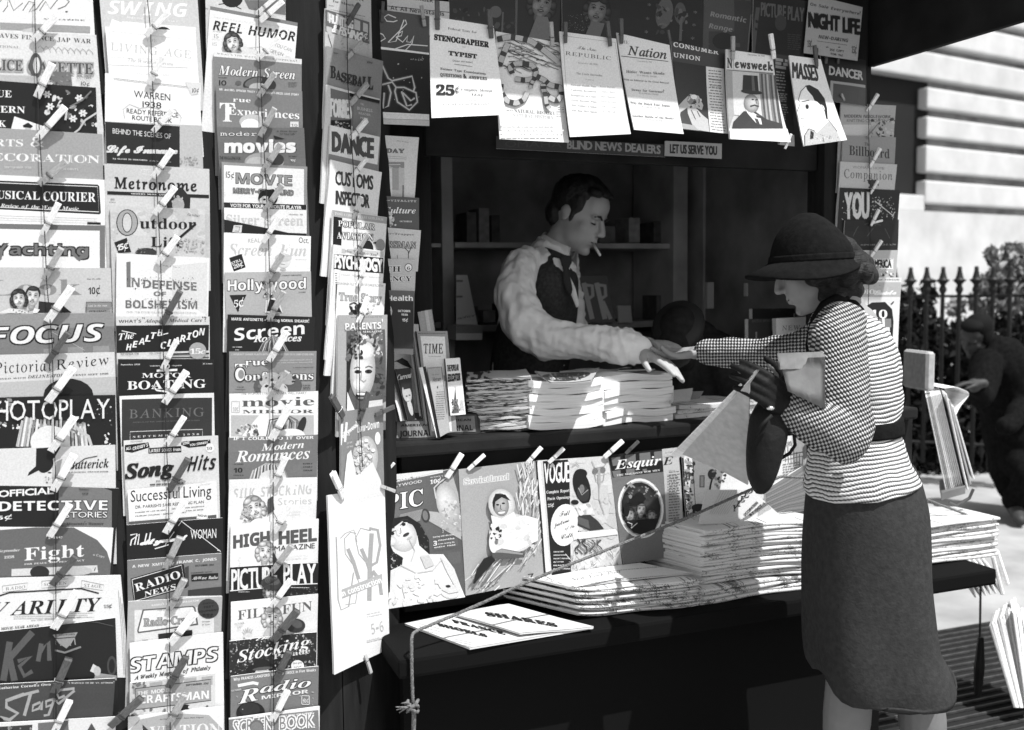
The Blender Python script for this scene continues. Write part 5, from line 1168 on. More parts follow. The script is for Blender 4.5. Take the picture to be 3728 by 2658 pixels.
p(24, 130, 590, 200, 545, 330, 540, 400, 610, 415, 730, 405, 880, 360, 950, 180, 760); p(28, 385, 560, 415, 530, 418, 545, 392, 570); t('10', 'R', 185, 700, 352, 700, 120, 246); r(270, 705, 390, 790, 130); r(335, 790, 375, 960, 240); p(240, 300, 690, 325, 690, 330, 900, 318, 900)
crop('Z')
cord('string', [(3162, 330), (3163, 500), (3168, 700), (3168, 960), (3162, 1060), (3160, 1200)], PR, .03, .0011, 'thin dark string down the right column of magazines', group=GS)
# ------------------------------------------------------------------ large magazines under the counter
PLN[0] = PM; GROUP[0] = 'large magazines clipped under the counter'
crop('K')
PG = 'clothespins along the counter edge'
lowkw = dict(off=.012, lean=-.06, th=.006, gain=.80)
mag((110, 205), (562, 160), 'large magazine with dark haired woman under a pale watering can', 98, BR=(602, 878), BL=(110, 955), **lowkw)
g4(110, 205, 562, 160, 602, 878, 110, 955, 120, 85, 90, 110)
pin(500, 215, 585, 78, 0, group=PG, label='pale clothespin above the pouring watering can'); pin(150, 195, 208, 130, 0, group=PG, label='pale clothespin at counter edge nearest the angled column'); pin(212, 285, 138, 262, 1, group=PG, label='brown clothespin lying level beside the tall white magazine')
p(225, 110, 205, 330, 180, 480, 170, 480, 185, 110, 262); t('SPORT', 'S', 110, 224, 218, 212, 18, 240); t('BROADWAY', 'S', 110, 256, 352, 226, 18, 120); t('HOLLYWOOD', 'S', 150, 280, 362, 240, 16, 235)
ln(205, 3, 140, 255, 520, 165); t('OCTOBER 4, 1938', 'R', 410, 216, 510, 200, 9, 225); t('10¢', 'R', 408, 250, 468, 240, 34, 240); t('PIC', 'R', 160, 402, 368, 366, 138, 246, (40, 5))
p(172, 440, 320, 470, 250, 530, 190, 562, 300, 590, 545, 560, 530, 470, 390); eg(505, 360, 62, 120, 225, 165, -14, -.3, -.2); p(178, 395, 400, 450, 405, 575, 520, 582, 560, 400, 455); e(382, 424, 24, 38, 60, -8); e(380, 424, 15, 28, 120, -8); ln(200, 8, 440, 330, 430, 270, 460, 240, 510, 205); spk(470, 330, 580, 520, 60, 5, 14, 190, 215, 160)
for k in range(16): ln(165, 2.5, 365 - k, 390 + k * 4, 240 - k * 2, 420 + k * 5)
p(32, 155, 480, 200, 440, 280, 425, 350, 470, 400, 560, 405, 640, 350, 690, 250, 690, 155, 940); spk(160, 600, 260, 760, 50, 4, 9, 90, 200); spk(330, 480, 400, 640, 30, 3, 7, 100)
p(232, 175, 520, 235, 470, 300, 470, 335, 540, 345, 590, 400, 640, 480, 640, 540, 720, 580, 830, 600, 878, 600, 900, 160, 960, 165, 740, 250, 700, 255, 660, 200, 625, 180, 580)
eg(290, 800, 105, 100, 246, 228); eg(490, 800, 70, 80, 244, 222); eg(250, 535, 80, 94, 246, 190, -24, .15, -.2, 24); p(32, 165, 470, 250, 432, 330, 470, 350, 560, 320, 480, 250, 455, 190, 500, 165, 560)
ln(60, 4, 172, 512, 186, 496, 208, 492); ln(60, 4, 238, 456, 258, 444, 284, 448); e(198, 524, 19, 9, 230, -38); e(196, 524, 10, 9, 22, -38); ln(28, 5, 182, 534, 194, 514, 214, 508); e(261, 472, 20, 10, 230, -24); e(258, 473, 11, 9, 22, -24); ln(28, 5, 240, 478, 256, 460, 282, 458); e(271, 530, 20, 9, 70, -28); ln(35, 3, 256, 538, 271, 529, 288, 522); eg(228, 520, 12, 20, 246, 205, -20); eg(190, 565, 30, 26, 242, 205); ln(150, 4, 240, 492, 244, 520, 232, 524); e(290, 548, 18, 6, 195, -28)
ln(190, 4, 290, 560, 320, 620, 300, 680); ln(205, 5, 240, 700, 330, 745, 420, 730, 470, 670); ln(175, 5, 470, 670, 520, 720, 560, 830); ln(200, 4, 250, 830, 270, 900, 280, 940); p(205, 350, 650, 400, 645, 430, 700, 380, 720); e(515, 845, 55, 40, 215, 10); ln(120, 4, 470, 840, 510, 860, 560, 850); e(505, 818, 14, 8, 40)
spk(180, 760, 460, 930, 40, 10, 30, 238, 222); p(215, 460, 650, 540, 720, 575, 830, 560, 850, 500, 740)
t('Starting with this issue', 'B', 420, 548, 536, 532, 11, 235); t('3', 'B', 422, 592, 444, 590, 38, 240); t('months', 'B', 450, 566, 540, 554, 13, 235); t('in one covering the', 'B', 450, 586, 540, 574, 11, 235); t('entire field', 'B', 428, 606, 544, 590, 11, 235)
mag((566, 166), (992, 118), 'large grey magazine with kerchiefed peasant woman holding wheat sheaf', 168, BR=(1042, 790), BL=(606, 872), **lowkw)
pin(618, 170, 712, 84, 0, group=PG, label='pale clothespin left above the wheat sheaf magazine'); pin(948, 135, 1030, 42, 0, group=PG, label='pale clothespin right above the wheat sheaf magazine')
t('Sovietland', 'R', 596, 252, 848, 222, 48, 178, (225, 5))
for k in range(90):
    a = RND.uniform(0, 1); x = 620 + 400 * a + RND.uniform(-30, 30); y = 850 - 330 * a + RND.uniform(-70, 110)
    L_ = RND.uniform(40, 130); an = -.75 - .5 * a + RND.uniform(-.25, .25)
    ln((235, 215, 190, 120)[k % 4], RND.uniform(3, 7), x, y, x + L_ * math.cos(an), y + L_ * math.sin(an))
for k in range(50):
    x = RND.uniform(900, 1010); y = RND.uniform(150, 430); an = RND.uniform(-1.9, -1.0); L_ = RND.uniform(40, 110)
    ln((235, 205, 225)[k % 3], RND.uniform(3, 7), x, y, x + L_ * math.cos(an), y + L_ * math.sin(an))
eg(860, 520, 130, 110, 240, 205); p(235, 745, 560, 740, 470, 790, 450, 850, 440, 930, 420, 1000, 440, 1000, 560, 880, 620, 760, 640); spk(770, 450, 980, 600, 30, 10, 30, 240, 222, 210); eg(800, 360, 74, 88, 246, 190, -12, .2, -.3); p(232, 740, 420, 800, 440, 870, 400, 880, 430, 820, 470, 750, 470); eg(795, 362, 46, 66, 190, 125, -10, .2, -.1); p(26, 748, 350, 765, 300, 820, 305, 850, 340, 800, 320, 765, 345, 758, 400); e(778, 362, 9, 5, 30); e(810, 354, 9, 5, 30); ln(70, 4, 795, 362, 792, 385, 802, 388); e(800, 404, 20, 8, 240, -8); ln(60, 3, 780, 400, 822, 396)
p(85, 745, 630, 800, 605, 930, 630, 925, 655, 800, 665, 750, 655); p(150, 750, 628, 800, 608, 920, 632, 915, 640, 800, 628); e(770, 540, 36, 50, 215); e(755, 570, 26, 60, 225); spk(735, 490, 800, 560, 16, 6, 14, 30, 40); e(770, 570, 10, 14, 120); p(28, 640, 800, 660, 720, 700, 660, 740, 645, 765, 670, 720, 720, 680, 760, 650, 800)
t('7', 'B', 945, 780, 975, 775, 48, 50); t('1938', 'B', 935, 800, 975, 796, 14, 70); t('Price 25¢ or 1r', 'R', 634, 838, 758, 818, 20, 50)
mag((1002, 118), (1404, 92), 'large fashion magazine with black title panel and hatted figure', 212, BR=(1486, 722), BL=(1040, 796), **lowkw)
pin(1070, 130, 1155, 48, 0, group=PG, label='pale clothespin above the black fashion title panel'); pin(1380, 100, 1484, 6, 0, group=PG, label='pale clothespin between the fashion and the ringed magazine')
p(236, 1008, 120, 1026, 118, 1082, 775, 1062, 780); p(28, 1040, 122, 1186, 112, 1196, 740, 1090, 760); p(24, 1002, 122, 1008, 120, 1060, 790, 1042, 796); t('VOGUE', 'S', 1048, 246, 1186, 236, 112, 240, (240, 2)); t('Complete Report', 'R', 1060, 304, 1186, 292, 26, 230); t('Paris Openings', 'R', 1064, 340, 1190, 328, 24, 230); t('25¢', 'R', 1066, 378, 1100, 374, 24, 230)
spk(1200, 110, 1470, 720, 60, 20, 60, 218, 205); e(1160, 478, 78, 118, 240, 6, 26); t('Full', 'C', 1130, 432, 1190, 420, 46, 60); t('picture', 'C', 1098, 492, 1188, 456, 34, 60); t('of the', 'C', 1160, 505, 1215, 490, 26, 60); t('Collections', 'C', 1138, 560, 1290, 520, 42, 60)
e(1255, 265, 46, 98, 30, -14, 22); e(1250, 190, 36, 26, 26); e(1262, 300, 34, 46, 55, -10); e(1255, 275, 14, 24, 120); ln(160, 5, 1235, 270, 1255, 310, 1290, 280); e(1215, 350, 22, 14, 28); p(225, 1215, 370, 1300, 350, 1330, 420, 1240, 420); p(60, 1235, 425, 1300, 420, 1345, 455, 1380, 500, 1300, 510, 1230, 480); p(95, 1230, 430, 1290, 450, 1300, 500, 1235, 470); spk(1230, 360, 1300, 420, 12, 10, 20, 245, 190)
ln(165, 4, 1310, 120, 1330, 160, 1380, 150, 1400, 120); ln(165, 4, 1350, 230, 1350, 330, 1380, 420); ln(165, 4, 1320, 160, 1335, 230, 1350, 240, 1375, 230, 1385, 160); e(1330, 175, 16, 16, 120); e(1372, 170, 16, 16, 120); e(1352, 215, 8, 60, 170); ln(150, 4, 1200, 150, 1225, 135, 1240, 150)
p(240, 1200, 520, 1445, 500, 1460, 530, 1210, 560); 
for k in range(10): ln((60, 90, 130)[k % 3], RND.uniform(5, 11), *[q for j in range(6) for q in (1230 + k * 14 + 16 * math.sin(j * 1.3 + k), 560 + j * 16 + RND.uniform(-6, 6))])
for k in range(40): x, y = RND.uniform(1190, 1470), RND.uniform(640, 750); ln((170, 120, 240)[k % 3], 3, x, y, x + RND.uniform(-30, 30), y - RND.uniform(10, 40))
for k, s_ in enumerate(('AMERICAN WOMEN', 'FOREIGN FASHION', 'SMART DESIGNS', "GIRL'S PATTERN", 'BEAUTY', 'ENTERTAINING')): t(s_, 'B', 1094, 630 + k * 19, 1150 + (k % 3) * 18, 628 + k * 19, 10, 225)
mag((1402, 88), (1796, 44), 'large black headed magazine with painting in a white oval ring', 118, BR=(1840, 640), BL=(1490, 700), **lowkw)
pin(1500, 80, 1572, 8, 2, group=PG, label='dark clothespin above the ringed magazine')
p(26, 1402, 88, 1720, 52, 1735, 178, 1430, 214); p(195, 1705, 54, 1796, 44, 1835, 640, 1740, 650); t('Esquir', 'U', 1442, 168, 1700, 140, 78, 246); t('E', 'U', 1708, 146, 1768, 136, 66, 36); t('THE MAGAZINE FOR MEN', 'R', 1452, 206, 1692, 176, 15, 238)
e(1585, 385, 128, 168, 236, -6, 30); e(1585, 385, 116, 154, 160, -6, 30); eg(1585, 385, 110, 147, 80, 36, -6); spk(1500, 250, 1680, 340, 60, 5, 14, 110, 150, 60, 30); spk(1500, 400, 1680, 500, 40, 8, 20, 70, 100, 40); face(1520, 420, 36, -8, 40, 175, 'w'); face(1585, 392, 34, 6, 60, 165, 'm'); face(1642, 424, 30, 0, 50, 160, 'w'); e(1560, 335, 48, 18, 22, -8); e(1570, 318, 28, 24, 25); e(1500, 390, 16, 40, 30); p(28, 1490, 450, 1680, 440, 1660, 500, 1600, 528, 1540, 520); ln(225, 4, 1505, 460, 1530, 470, 1525, 495, 1560, 465)
m(1735, 180, 1800, 560, 26, 6, 110, -.1); t('ACTION', 'B', 1716, 78, 1760, 72, 10, 110); t('Fiction', 'R', 1735, 178, 1770, 174, 9, 90)
crop('M')
mag((246, 1272), (860, 1190), 'large white magazine with flowered strip and small framed picture', 232, BR=(880, 1560), BL=(270, 1620), **lowkw)
p(40, 246, 1272, 254, 1271, 276, 1612, 268, 1616); spk(262, 1310, 305, 1600, 90, 6, 16, 50, 120, 170, 70); ln(60, 3, 300, 1300, 318, 1600); r(335, 1395, 360, 1455, 110); r(340, 1400, 355, 1450, 180); ln(40, 8, 380, 1500, 390, 1440, 400, 1400, 385, 1380); e(395, 1390, 20, 26, 60); spk(400, 1370, 460, 1460, 24, 6, 14, 60, 110, 170); e(330, 1555, 36, 20, 45)
for k in range(7): ln((130, 90)[k % 2], 3, 760 + k * 14, 1330 + k * 4, 755 + k * 15, 1240 + k * 10)
t('TOWN', 'S', 752, 1255, 790, 1250, 26, 60); ln(60, 4, 740, 1300, 850, 1280); ln(110, 3, 745, 1320, 850, 1300); m(745, 1340, 850, 1390, 5, 5, 130, -.15); p(120, 845, 1260, 860, 1240, 872, 1300, 850, 1320)

# ------------------------------------------------------------------ stacks of papers
def fold_mat(name, dark, amount, sx, sz):
    m_ = mat(name, 0.6, 0.85, 0.1)
    t_ = m_.node_tree; b_ = t_.nodes['Principled BSDF']
    tc = t_.nodes.new('ShaderNodeTexCoord'); mp = t_.nodes.new('ShaderNodeMapping'); mp.inputs['Scale'].default_value = (sx, 6, sz)
    oi = t_.nodes.new('ShaderNodeObjectInfo'); cx = t_.nodes.new('ShaderNodeCombineXYZ'); mu = t_.nodes.new('ShaderNodeMath'); mu.operation = 'MULTIPLY'; mu.inputs[1].default_value = 37.0
    t_.links.new(oi.outputs['Random'], mu.inputs[0]); t_.links.new(mu.outputs[0], cx.inputs[0]); t_.links.new(mu.outputs[0], cx.inputs[2]); t_.links.new(cx.outputs[0], mp.inputs['Location'])
    n_ = t_.nodes.new('ShaderNodeTexNoise'); n_.inputs['Scale'].default_value = 1.0; n_.inputs['Detail'].default_value = 3
    n2 = t_.nodes.new('ShaderNodeTexNoise'); n2.inputs['Scale'].default_value = .12; n2.inputs['Detail'].default_value = 1
    r_ = t_.nodes.new('ShaderNodeValToRGB'); r_.color_ramp.elements[0].position = amount; r_.color_ramp.elements[0].color = (1, 1, 1, 1); r_.color_ramp.elements[1].position = amount + .06; r_.color_ramp.elements[1].color = (dark, dark, dark, 1)
    ad = t_.nodes.new('ShaderNodeMath'); ad.operation = 'ADD'; sb = t_.nodes.new('ShaderNodeMath'); sb.operation = 'MULTIPLY_ADD'; sb.inputs[1].default_value = .8; sb.inputs[2].default_value = -.4
    t_.links.new(tc.outputs['Object'], mp.inputs[0]); t_.links.new(mp.outputs[0], n_.inputs['Vector']); t_.links.new(mp.outputs[0], n2.inputs['Vector'])
    t_.links.new(n2.outputs[0], sb.inputs[0]); t_.links.new(n_.outputs[0], ad.inputs[0]); t_.links.new(sb.outputs[0], ad.inputs[1]); t_.links.new(ad.outputs[0], r_.inputs[0])
    mx = t_.nodes.new('ShaderNodeMix'); mx.data_type = 'RGBA'; mx.blend_type = 'MULTIPLY'; mx.inputs[0].default_value = 1.0; mx.inputs[6].default_value = (.6, .6, .6, 1)
    t_.links.new(r_.outputs[0], mx.inputs[7]); t_.links.new(mx.outputs[2], b_.inputs['Base Color'])
    return m_
M['fold'] = fold_mat('printed_newspaper_fold', .22, .53, 230, 330)
M['foldlight'] = fold_mat('newspaper_fold', .30, .58, 150, 420)
M['folddark'] = fold_mat('glossy_magazine_edge', .10, .50, 40, 600)
M['plainpage'] = mat('white_page_block', .82, .85, .1, 1.0, .16, stretch=(5, 5, 700))
def paper_mesh(name, L_, D, th, sag, mf, ms, rounded=True, seed=0, wavy=.003, curl=0.0, skew=0.0):
    rr = random.Random(seed)
    nx = 20
    ph = [rr.uniform(0, 6) for _ in range(3)]
    if rounded:
        prof = [(th * .5 * (1 - math.cos(a)), th * .5 + th * .5 * -math.sin(a) * -1 * (-1)) for a in ()]
        prof = [(D, 0.0), (th * .5, 0.0)] + [(th * .5 - th * .5 * math.sin(a), th * .5 - th * .5 * math.cos(a)) for a in (rad(35), rad(70), rad(110), rad(145))] + [(th * .5, th), (D * .35, th * 1.02), (D, th * .94)]
    else:
        prof = [(D, 0.0), (0.0, 0.0), (0.0, th * .5), (0.0, th), (D * .5, th), (D, th)]
    bm = bmesh.new()
    rows = []
    for i in range(nx + 1):
        u = i / nx; x = (u - .5) * L_
        dz = sag(u) + wavy * math.sin(u * 9 + ph[0]) * .5
        dy = wavy * math.sin(u * 7 + ph[1])
        rows.append([bm.verts.new((x - skew * y / D, y + dy * (1 if y < D * .5 else 0), z + dz + curl * (y / D) ** 2)) for y, z in prof])
    n = len(prof)
    for a, c in zip(rows, rows[1:]):
        for j in range(n): bm.faces.new((a[j], a[(j + 1) % n], c[(j + 1) % n], c[j]))
    f0 = bm.faces.new(rows[0]); f1 = bm.faces.new(rows[-1][::-1])
    bmesh.ops.recalc_face_normals(bm, faces=bm.faces[:])
    for f in bm.faces:
        f.smooth = rounded and f not in (f0, f1)
        f.material_index = 1 if f in (f0, f1) else 0
    me = bpy.data.meshes.new(name); bm.to_mesh(me); bm.free()
    me.materials.append(M[mf]); me.materials.append(M[ms])
    return me
def stack(name, label, cat, group, a, c, depth, n, th, mf, ms='pages', rounded=True, sag=lambda u: 0.0, jit=.006, z0=None, top=None, wavy=.003, grow=0.0, skew=0.0):
    """n sheets piled from world point a (front left) to c (front right)"""
    a, c = np.array(a), np.array(c)
    d = c - a; L_ = math.hypot(d[0], d[1]); ang = math.atan2(d[1], d[0])
    mid = (a + c) / 2
    mes = [paper_mesh(name, L_, depth, th, sag, mf, ms, rounded, 5 + k, wavy, 0.0, skew) for k in range(3)]
    z = mid[2]
    rr = random.Random(int(L_ * 1e5))
    for k in range(n):
        o = bpy.data.objects.new(name, mes[k % 3]); COL.objects.link(o)
        jx, jy = rr.uniform(-jit, jit), rr.uniform(-jit, jit * .6)
        o.location = (mid[0] + jx + grow * k * math.cos(ang), mid[1] + jy + grow * k * math.sin(ang), z)
        o.rotation_euler = (0, 0, ang + rr.uniform(-.012, .012))
        tag(o, label if not (top and k == n - 1) else top, cat, group)
        z += th * 1.03
    return z
flush()
ZL, ZC = 0.598, 1.085
# evening papers: ten with printed folds
zt = stack('newspaper', 'folded newspaper in the low stack with printed folds on the ledge', 'newspaper', 'newspapers in the low ledge stack', on_z(2100, 2256, ZL), on_z(2548, 2206, ZL), .215, 13, .0061, 'fold', sag=lambda u: .012 * max(0, .35 - u) ** 2 * 8, jit=.012, skew=.15)
# tall stack beside the woman
za = stack('newspaper', 'dark folded newspaper at the base of the tall stack', 'newspaper', 'newspapers under the tall stack', on_z(2556, 2200, ZL), on_z(3010, 2130, ZL), .24, 4, .0105, 'fold', jit=.008, skew=.10)
bl = on_z(2556, 2128, za); br = on_z(3030, 2084, za)
zb = stack('newspaper', 'white folded newspaper in the tall stack beside the woman', 'newspaper', 'newspapers in the tall stack', (bl[0], bl[1], za), (br[0], br[1], za), .25, 16, .0096, 'foldlight', jit=.008, sag=lambda u: .006 * math.sin(u * 3.1), skew=.12)
zr = stack('newspaper', 'folded newspaper in the stack at the right end of the ledge', 'newspaper', 'newspapers at the ledge end', on_z(3150, 2098, ZL), on_z(3630, 2018, ZL), .27, 12, .0105, 'foldlight', jit=.008, sag=lambda u: .004 * math.sin(u * 4))
# piles of magazines on the counter
stack('magazine', 'dark covered magazine in the left pile on the counter', 'magazine', 'magazines in the left counter pile', on_z(1702, 1576, ZC), on_z(1936, 1572, ZC), .26, 22, .0068, 'folddark', rounded=False, jit=.005, sag=lambda u: .006 * u * u)
zw = stack('magazine', 'thick white edged magazine in the middle pile on the counter', 'magazine', 'magazines in the middle counter pile', on_z(1926, 1573, ZC), on_z(2196, 1553, ZC), .25, 7, .0195, 'plainpage', 'plainpage', rounded=False, jit=.006, sag=lambda u: .018 * (u - .55) ** 2 * 2, wavy=.003)
zc = stack('magazine', 'thick white edged magazine in the right pile beside the hands', 'magazine', 'magazines in the right counter pile', on_z(2200, 1550, ZC), on_z(2452, 1528, ZC), .25, 7, .0205, 'plainpage', 'plainpage', rounded=False, jit=.007, sag=lambda u: .003 * math.sin(u * 6), wavy=.004)
stack('magazine', 'pale magazine in the flat pile at the counter right of the hands', 'magazine', 'magazines in the flat counter pile', on_z(2460, 1522, ZC), on_z(2850, 1495, ZC), .22, 3, .0125, 'foldlight', rounded=False, jit=.01)

def flat_sheet(name, TL, TR, BR, BL, Z, bgv, d, cat, group=None, gain=.85, th=.004, bend=None, mt='news'):
    """a sheet lying level at height Z, its corners given in photo pixels"""
    global CUR, NOWM
    flush()
    q = px([TL, TR, BR, BL])
    O = on_z(q[3][0], q[3][1], Z); T = on_z(q[2][0], q[2][1], Z)
    U = (T - O) / np.linalg.norm(T - O)
    CUR = Sheet(O, U, np.array([0, 0, 1.0]), q, None, gain, bgv)
    CUR.pl = PM
    NOWM = Mag(CUR, d, group, name, bend, th, cat)
crop('Y')
flat_sheet('newspaper', (45, 238), (620, 120), (1420, 262), (518, 414), ZL + .007, 214, 'flat newspaper with slanted black headline at the ledge corner', 'newspaper', th=.006)
t('FRANCE', 'R', 405, 232, 780, 322, 32, 26, (26, 4), -1.0); t('SHOELS', 'R', 300, 258, 650, 340, 32, 26, (26, 4), -1.0); m(150, 240, 330, 300, 4, 3, 140, .25); m(400, 350, 560, 380, 3, 3, 150, .22)
flat_sheet('newspaper', (412, 172), (800, 100), (1420, 250), (882, 318), ZL + .016, 216, 'second flat newspaper with heavy headline, slipped under the low stack', 'newspaper', th=.005, bend=lambda u, v: .004 * math.sin(u * 5))
t('SHARES', 'R', 650, 192, 1160, 262, 40, 26, (26, 5), -1.0); m(460, 190, 700, 260, 4, 3, 150, .25)
crop('AA')
flat_sheet('newspaper', (-350, 520), (90, 480), (100, 560), (-250, 612), zt + .004, 226, 'topmost newspaper on the low stack with gothic masthead', 'newspaper', th=.0035) if 0 else None
crop('Z')
flat_sheet('newspaper', (1990, 2098), (2330, 2052), (2524, 2086), (2064, 2142), zt + .004, 222, 'topmost newspaper on the low stack with masthead showing', 'newspaper', th=.0035, bend=lambda u, v: .004 * math.sin(u * 3.1))
t('New York Post', 'R', 2080, 2118, 2260, 2090, 16, 120); m(2150, 2125, 2480, 2090, 2, 3, 150, -.1)
# the open magazine on the middle pile, a dark one on the right pile
crop('J')
flat_sheet('magazine', (1180, 520), (1650, 492), (1590, 580), (1300, 580), zw + .012, 196, 'open magazine with dark oval picture atop the middle pile', 'magazine', th=.004, bend=lambda u, v: .010 * (abs(u - .5) * 2) ** 2)
e(1410, 540, 175, 32, 60, -3, 24); spk(1280, 515, 1560, 565, 90, 5, 14, 110, 30, 160, 60); ln(210, 8, 1330, 560, 1290, 520)
flat_sheet('magazine', (1800, 478), (2040, 466), (2050, 480), (1780, 492), zc + .008, 40, 'thin black magazine lying across the right counter pile', 'magazine', th=.004)
crop('S')
mag((500, 1040), (725, 1016), 'small pale tilted card box behind the right counter pile', 150, BR=(690, 1168), BL=(490, 1182), off=-.08, lean=-.3, gain=1.0, th=.03, name='card_box', cat='box')
mag((720, 1055), (850, 1052), 'small grey card leaning beside the pale tilted box', 95, BR=(800, 1140), BL=(690, 1160), off=-.10, lean=-.3, gain=1.0, th=.003, name='card', cat='card')
# upright paper with the big headline and the shade-toned bundle behind the tall stack
crop('V')
PB = Plane((0, 2.46, 0), (1, 0, 0), .8)
mag((400, 1120), (785, 1120), 'creased newspaper showing part of a huge bold headline', 205, BR=(1090, 1400), BL=(330, 1410), off=0, lean=-.35, pl=PB, th=.004, name='newspaper', cat='newspaper')
for i, cc in enumerate('YIELD'): t(cc, 'R', 612 + i * 32, 1306 - i * 38, 652 + i * 34, 1300 - i * 38, 82, 45, (45, 2), .25)
ln(200, 3, 600, 1330, 780, 1120); t('OCCUPATION', 'S', 724, 1345, 835, 1235, 24, 60, (60, 1)); t('BY OCT. 1', 'S', 770, 1345, 890, 1245, 24, 60, (60, 1)); m(830, 1290, 1040, 1340, 5, 4, 120, -.6)
for k in range(9): ln(150, 2.5, 420 + k * 18, 1330, 520 + k * 22, 1130)
PB2 = Plane((0, 2.50, 0), (1, 0, 0), .8)
mag((900, 1120), (1262, 892), 'newspaper bundle in shaded grey fanned behind the tall stack', 120, BR=(1300, 1400), BL=(900, 1400), off=0, lean=-.25, pl=PB2, th=.012, name='newspaper', cat='newspaper')  # the bundle's shade is put into its sheet tone
for k in range(22): ln((88, 150, 70)[k % 3], 3, 900, 1140 + k * 13, 1080, 1045 + k * 15, 1290, 905 + k * 22)

# ------------------------------------------------------------------ magazines standing on the counter
GROUP[0] = 'magazines standing on the counter'
crop('X')
def copies(n, dxy, dy, TL, TR, BR, BL, Y, d, bgv, spine, **kw):
    for k in range(n, 0, -1):
        mag((TL[0] + dxy[0] * k, TL[1] + dxy[1] * k), (TR[0] + dxy[0] * k, TR[1] + dxy[1] * k), d, spine[k % len(spine)], BR=(BR[0] + dxy[0] * k, BR[1] + dxy[1] * k), BL=(BL[0] + dxy[0] * k, BL[1] + dxy[1] * k), pl=Plane((0, Y + dy * k, 0), (1, 0, 0), .85), off=0, lean=-.12, th=.0025, **kw)
copies(3, (24, -6), .006, (225, 35), (268, 30), (330, 420), (290, 420), 2.74, 'pale magazine spine standing behind the news weekly', 215, (225, 200))
mag((20, 108), (252, 108), 'pale art weekly standing on the counter with striped tall letters', 226, BR=(330, 800), BL=(-20, 800), pl=Plane((0, 2.70, 0), (1, 0, 0), .9), off=0, lean=-.14)
t('MASSES', 'S', -40, 288, 232, 288, 122, 36, (36, 5)); t('OCTOBER 4', 'R', 80, 128, 200, 126, 10, 190); ln(50, 4, 60, 395, 85, 355, 120, 345); p(34, 105, 345, 150, 325, 185, 345, 215, 395, 160, 375)
copies(5, (-11, 1), .0045, (243, 152), (440, 152), (500, 800), (335, 830), 2.625, 'copy of the news weekly, only its edge showing', 150, (120, 60, 190))
mag((243, 152), (440, 152), 'news weekly with grey frame and thin spaced title, on counter', 152, BR=(500, 800), BL=(335, 830), pl=Plane((0, 2.622, 0), (1, 0, 0), .9), off=0, lean=-.12)
p(236, 266, 184, 424, 188, 470, 800, 340, 800); t('TIME', 'L', 288, 296, 412, 296, 92, 40, (40, 1)); t('The Weekly Newsmagazine', 'R', 318, 318, 398, 318, 8, 130); m(250, 165, 430, 172, 1, 5, 110)
copies(3, (-26, 4), .006, (105, 398), (202, 388), (232, 722), (190, 726), 2.60, 'white copy of the current affairs magazine, only its edge showing', 235, (235, 28))
mag((105, 398), (202, 388), 'dark current affairs magazine with long pale face', 36, BR=(232, 722), BL=(188, 728), pl=Plane((0, 2.598, 0), (1, 0, 0), .9), off=0, lean=-.12)
t('Current', 'U', 118, 470, 208, 452, 52, 235); e(180, 555, 28, 60, 178, -12); e(200, 640, 14, 60, 190, -14); e(178, 572, 7, 4, 40); e(196, 566, 6, 4, 40); ln(60, 3, 178, 608, 196, 604); p(36, 150, 500, 200, 490, 205, 520, 160, 530)
copies(2, (-16, 3), .006, (436, 328), (522, 324), (558, 690), (470, 698), 2.60, 'white copy of the educational magazine, only its edge showing', 230, (225, 90))
mag((428, 330), (522, 324), 'white educational magazine with inky title and tower drawing', 236, BR=(560, 690), BL=(462, 698), pl=Plane((0, 2.597, 0), (1, 0, 0), .9), off=0, lean=-.10)
t('THE POPULAR', 'S', 440, 412, 514, 406, 40, 60, (60, 2)); t('EDUCATOR', 'S', 446, 478, 524, 470, 46, 50, (50, 4)); p(95, 484, 600, 492, 505, 500, 600, 515, 640, 516, 680, 478, 684); spk(470, 590, 520, 680, 30, 4, 9, 60, 130); m(520, 600, 550, 660, 8, 3, 150)
mag((258, 388), (300, 380), 'slim dark digest standing between the two paperweights', 30, BR=(400, 838), BL=(372, 842), pl=Plane((0, 2.588, 0), (1, 0, 0), .9), off=0, lean=-.10)
p(232, 258, 388, 282, 384, 376, 840, 360, 842)
mag((310, 386), (408, 380), 'grey list covered digest standing by the right paperweight', 168, BR=(458, 800), BL=(396, 836), pl=Plane((0, 2.584, 0), (1, 0, 0), .9), off=0, lean=-.10)
ln(80, 4, 318, 392, 404, 386, 440, 700); t('The American', 'T', 345, 438, 385, 434, 12, 70); t('Mercury', 'R', 346, 478, 402, 474, 42, 70); m(362, 545, 428, 720, 13, 4, 90, -.05, True); e(378, 515, 4, 8, 60)
flush()
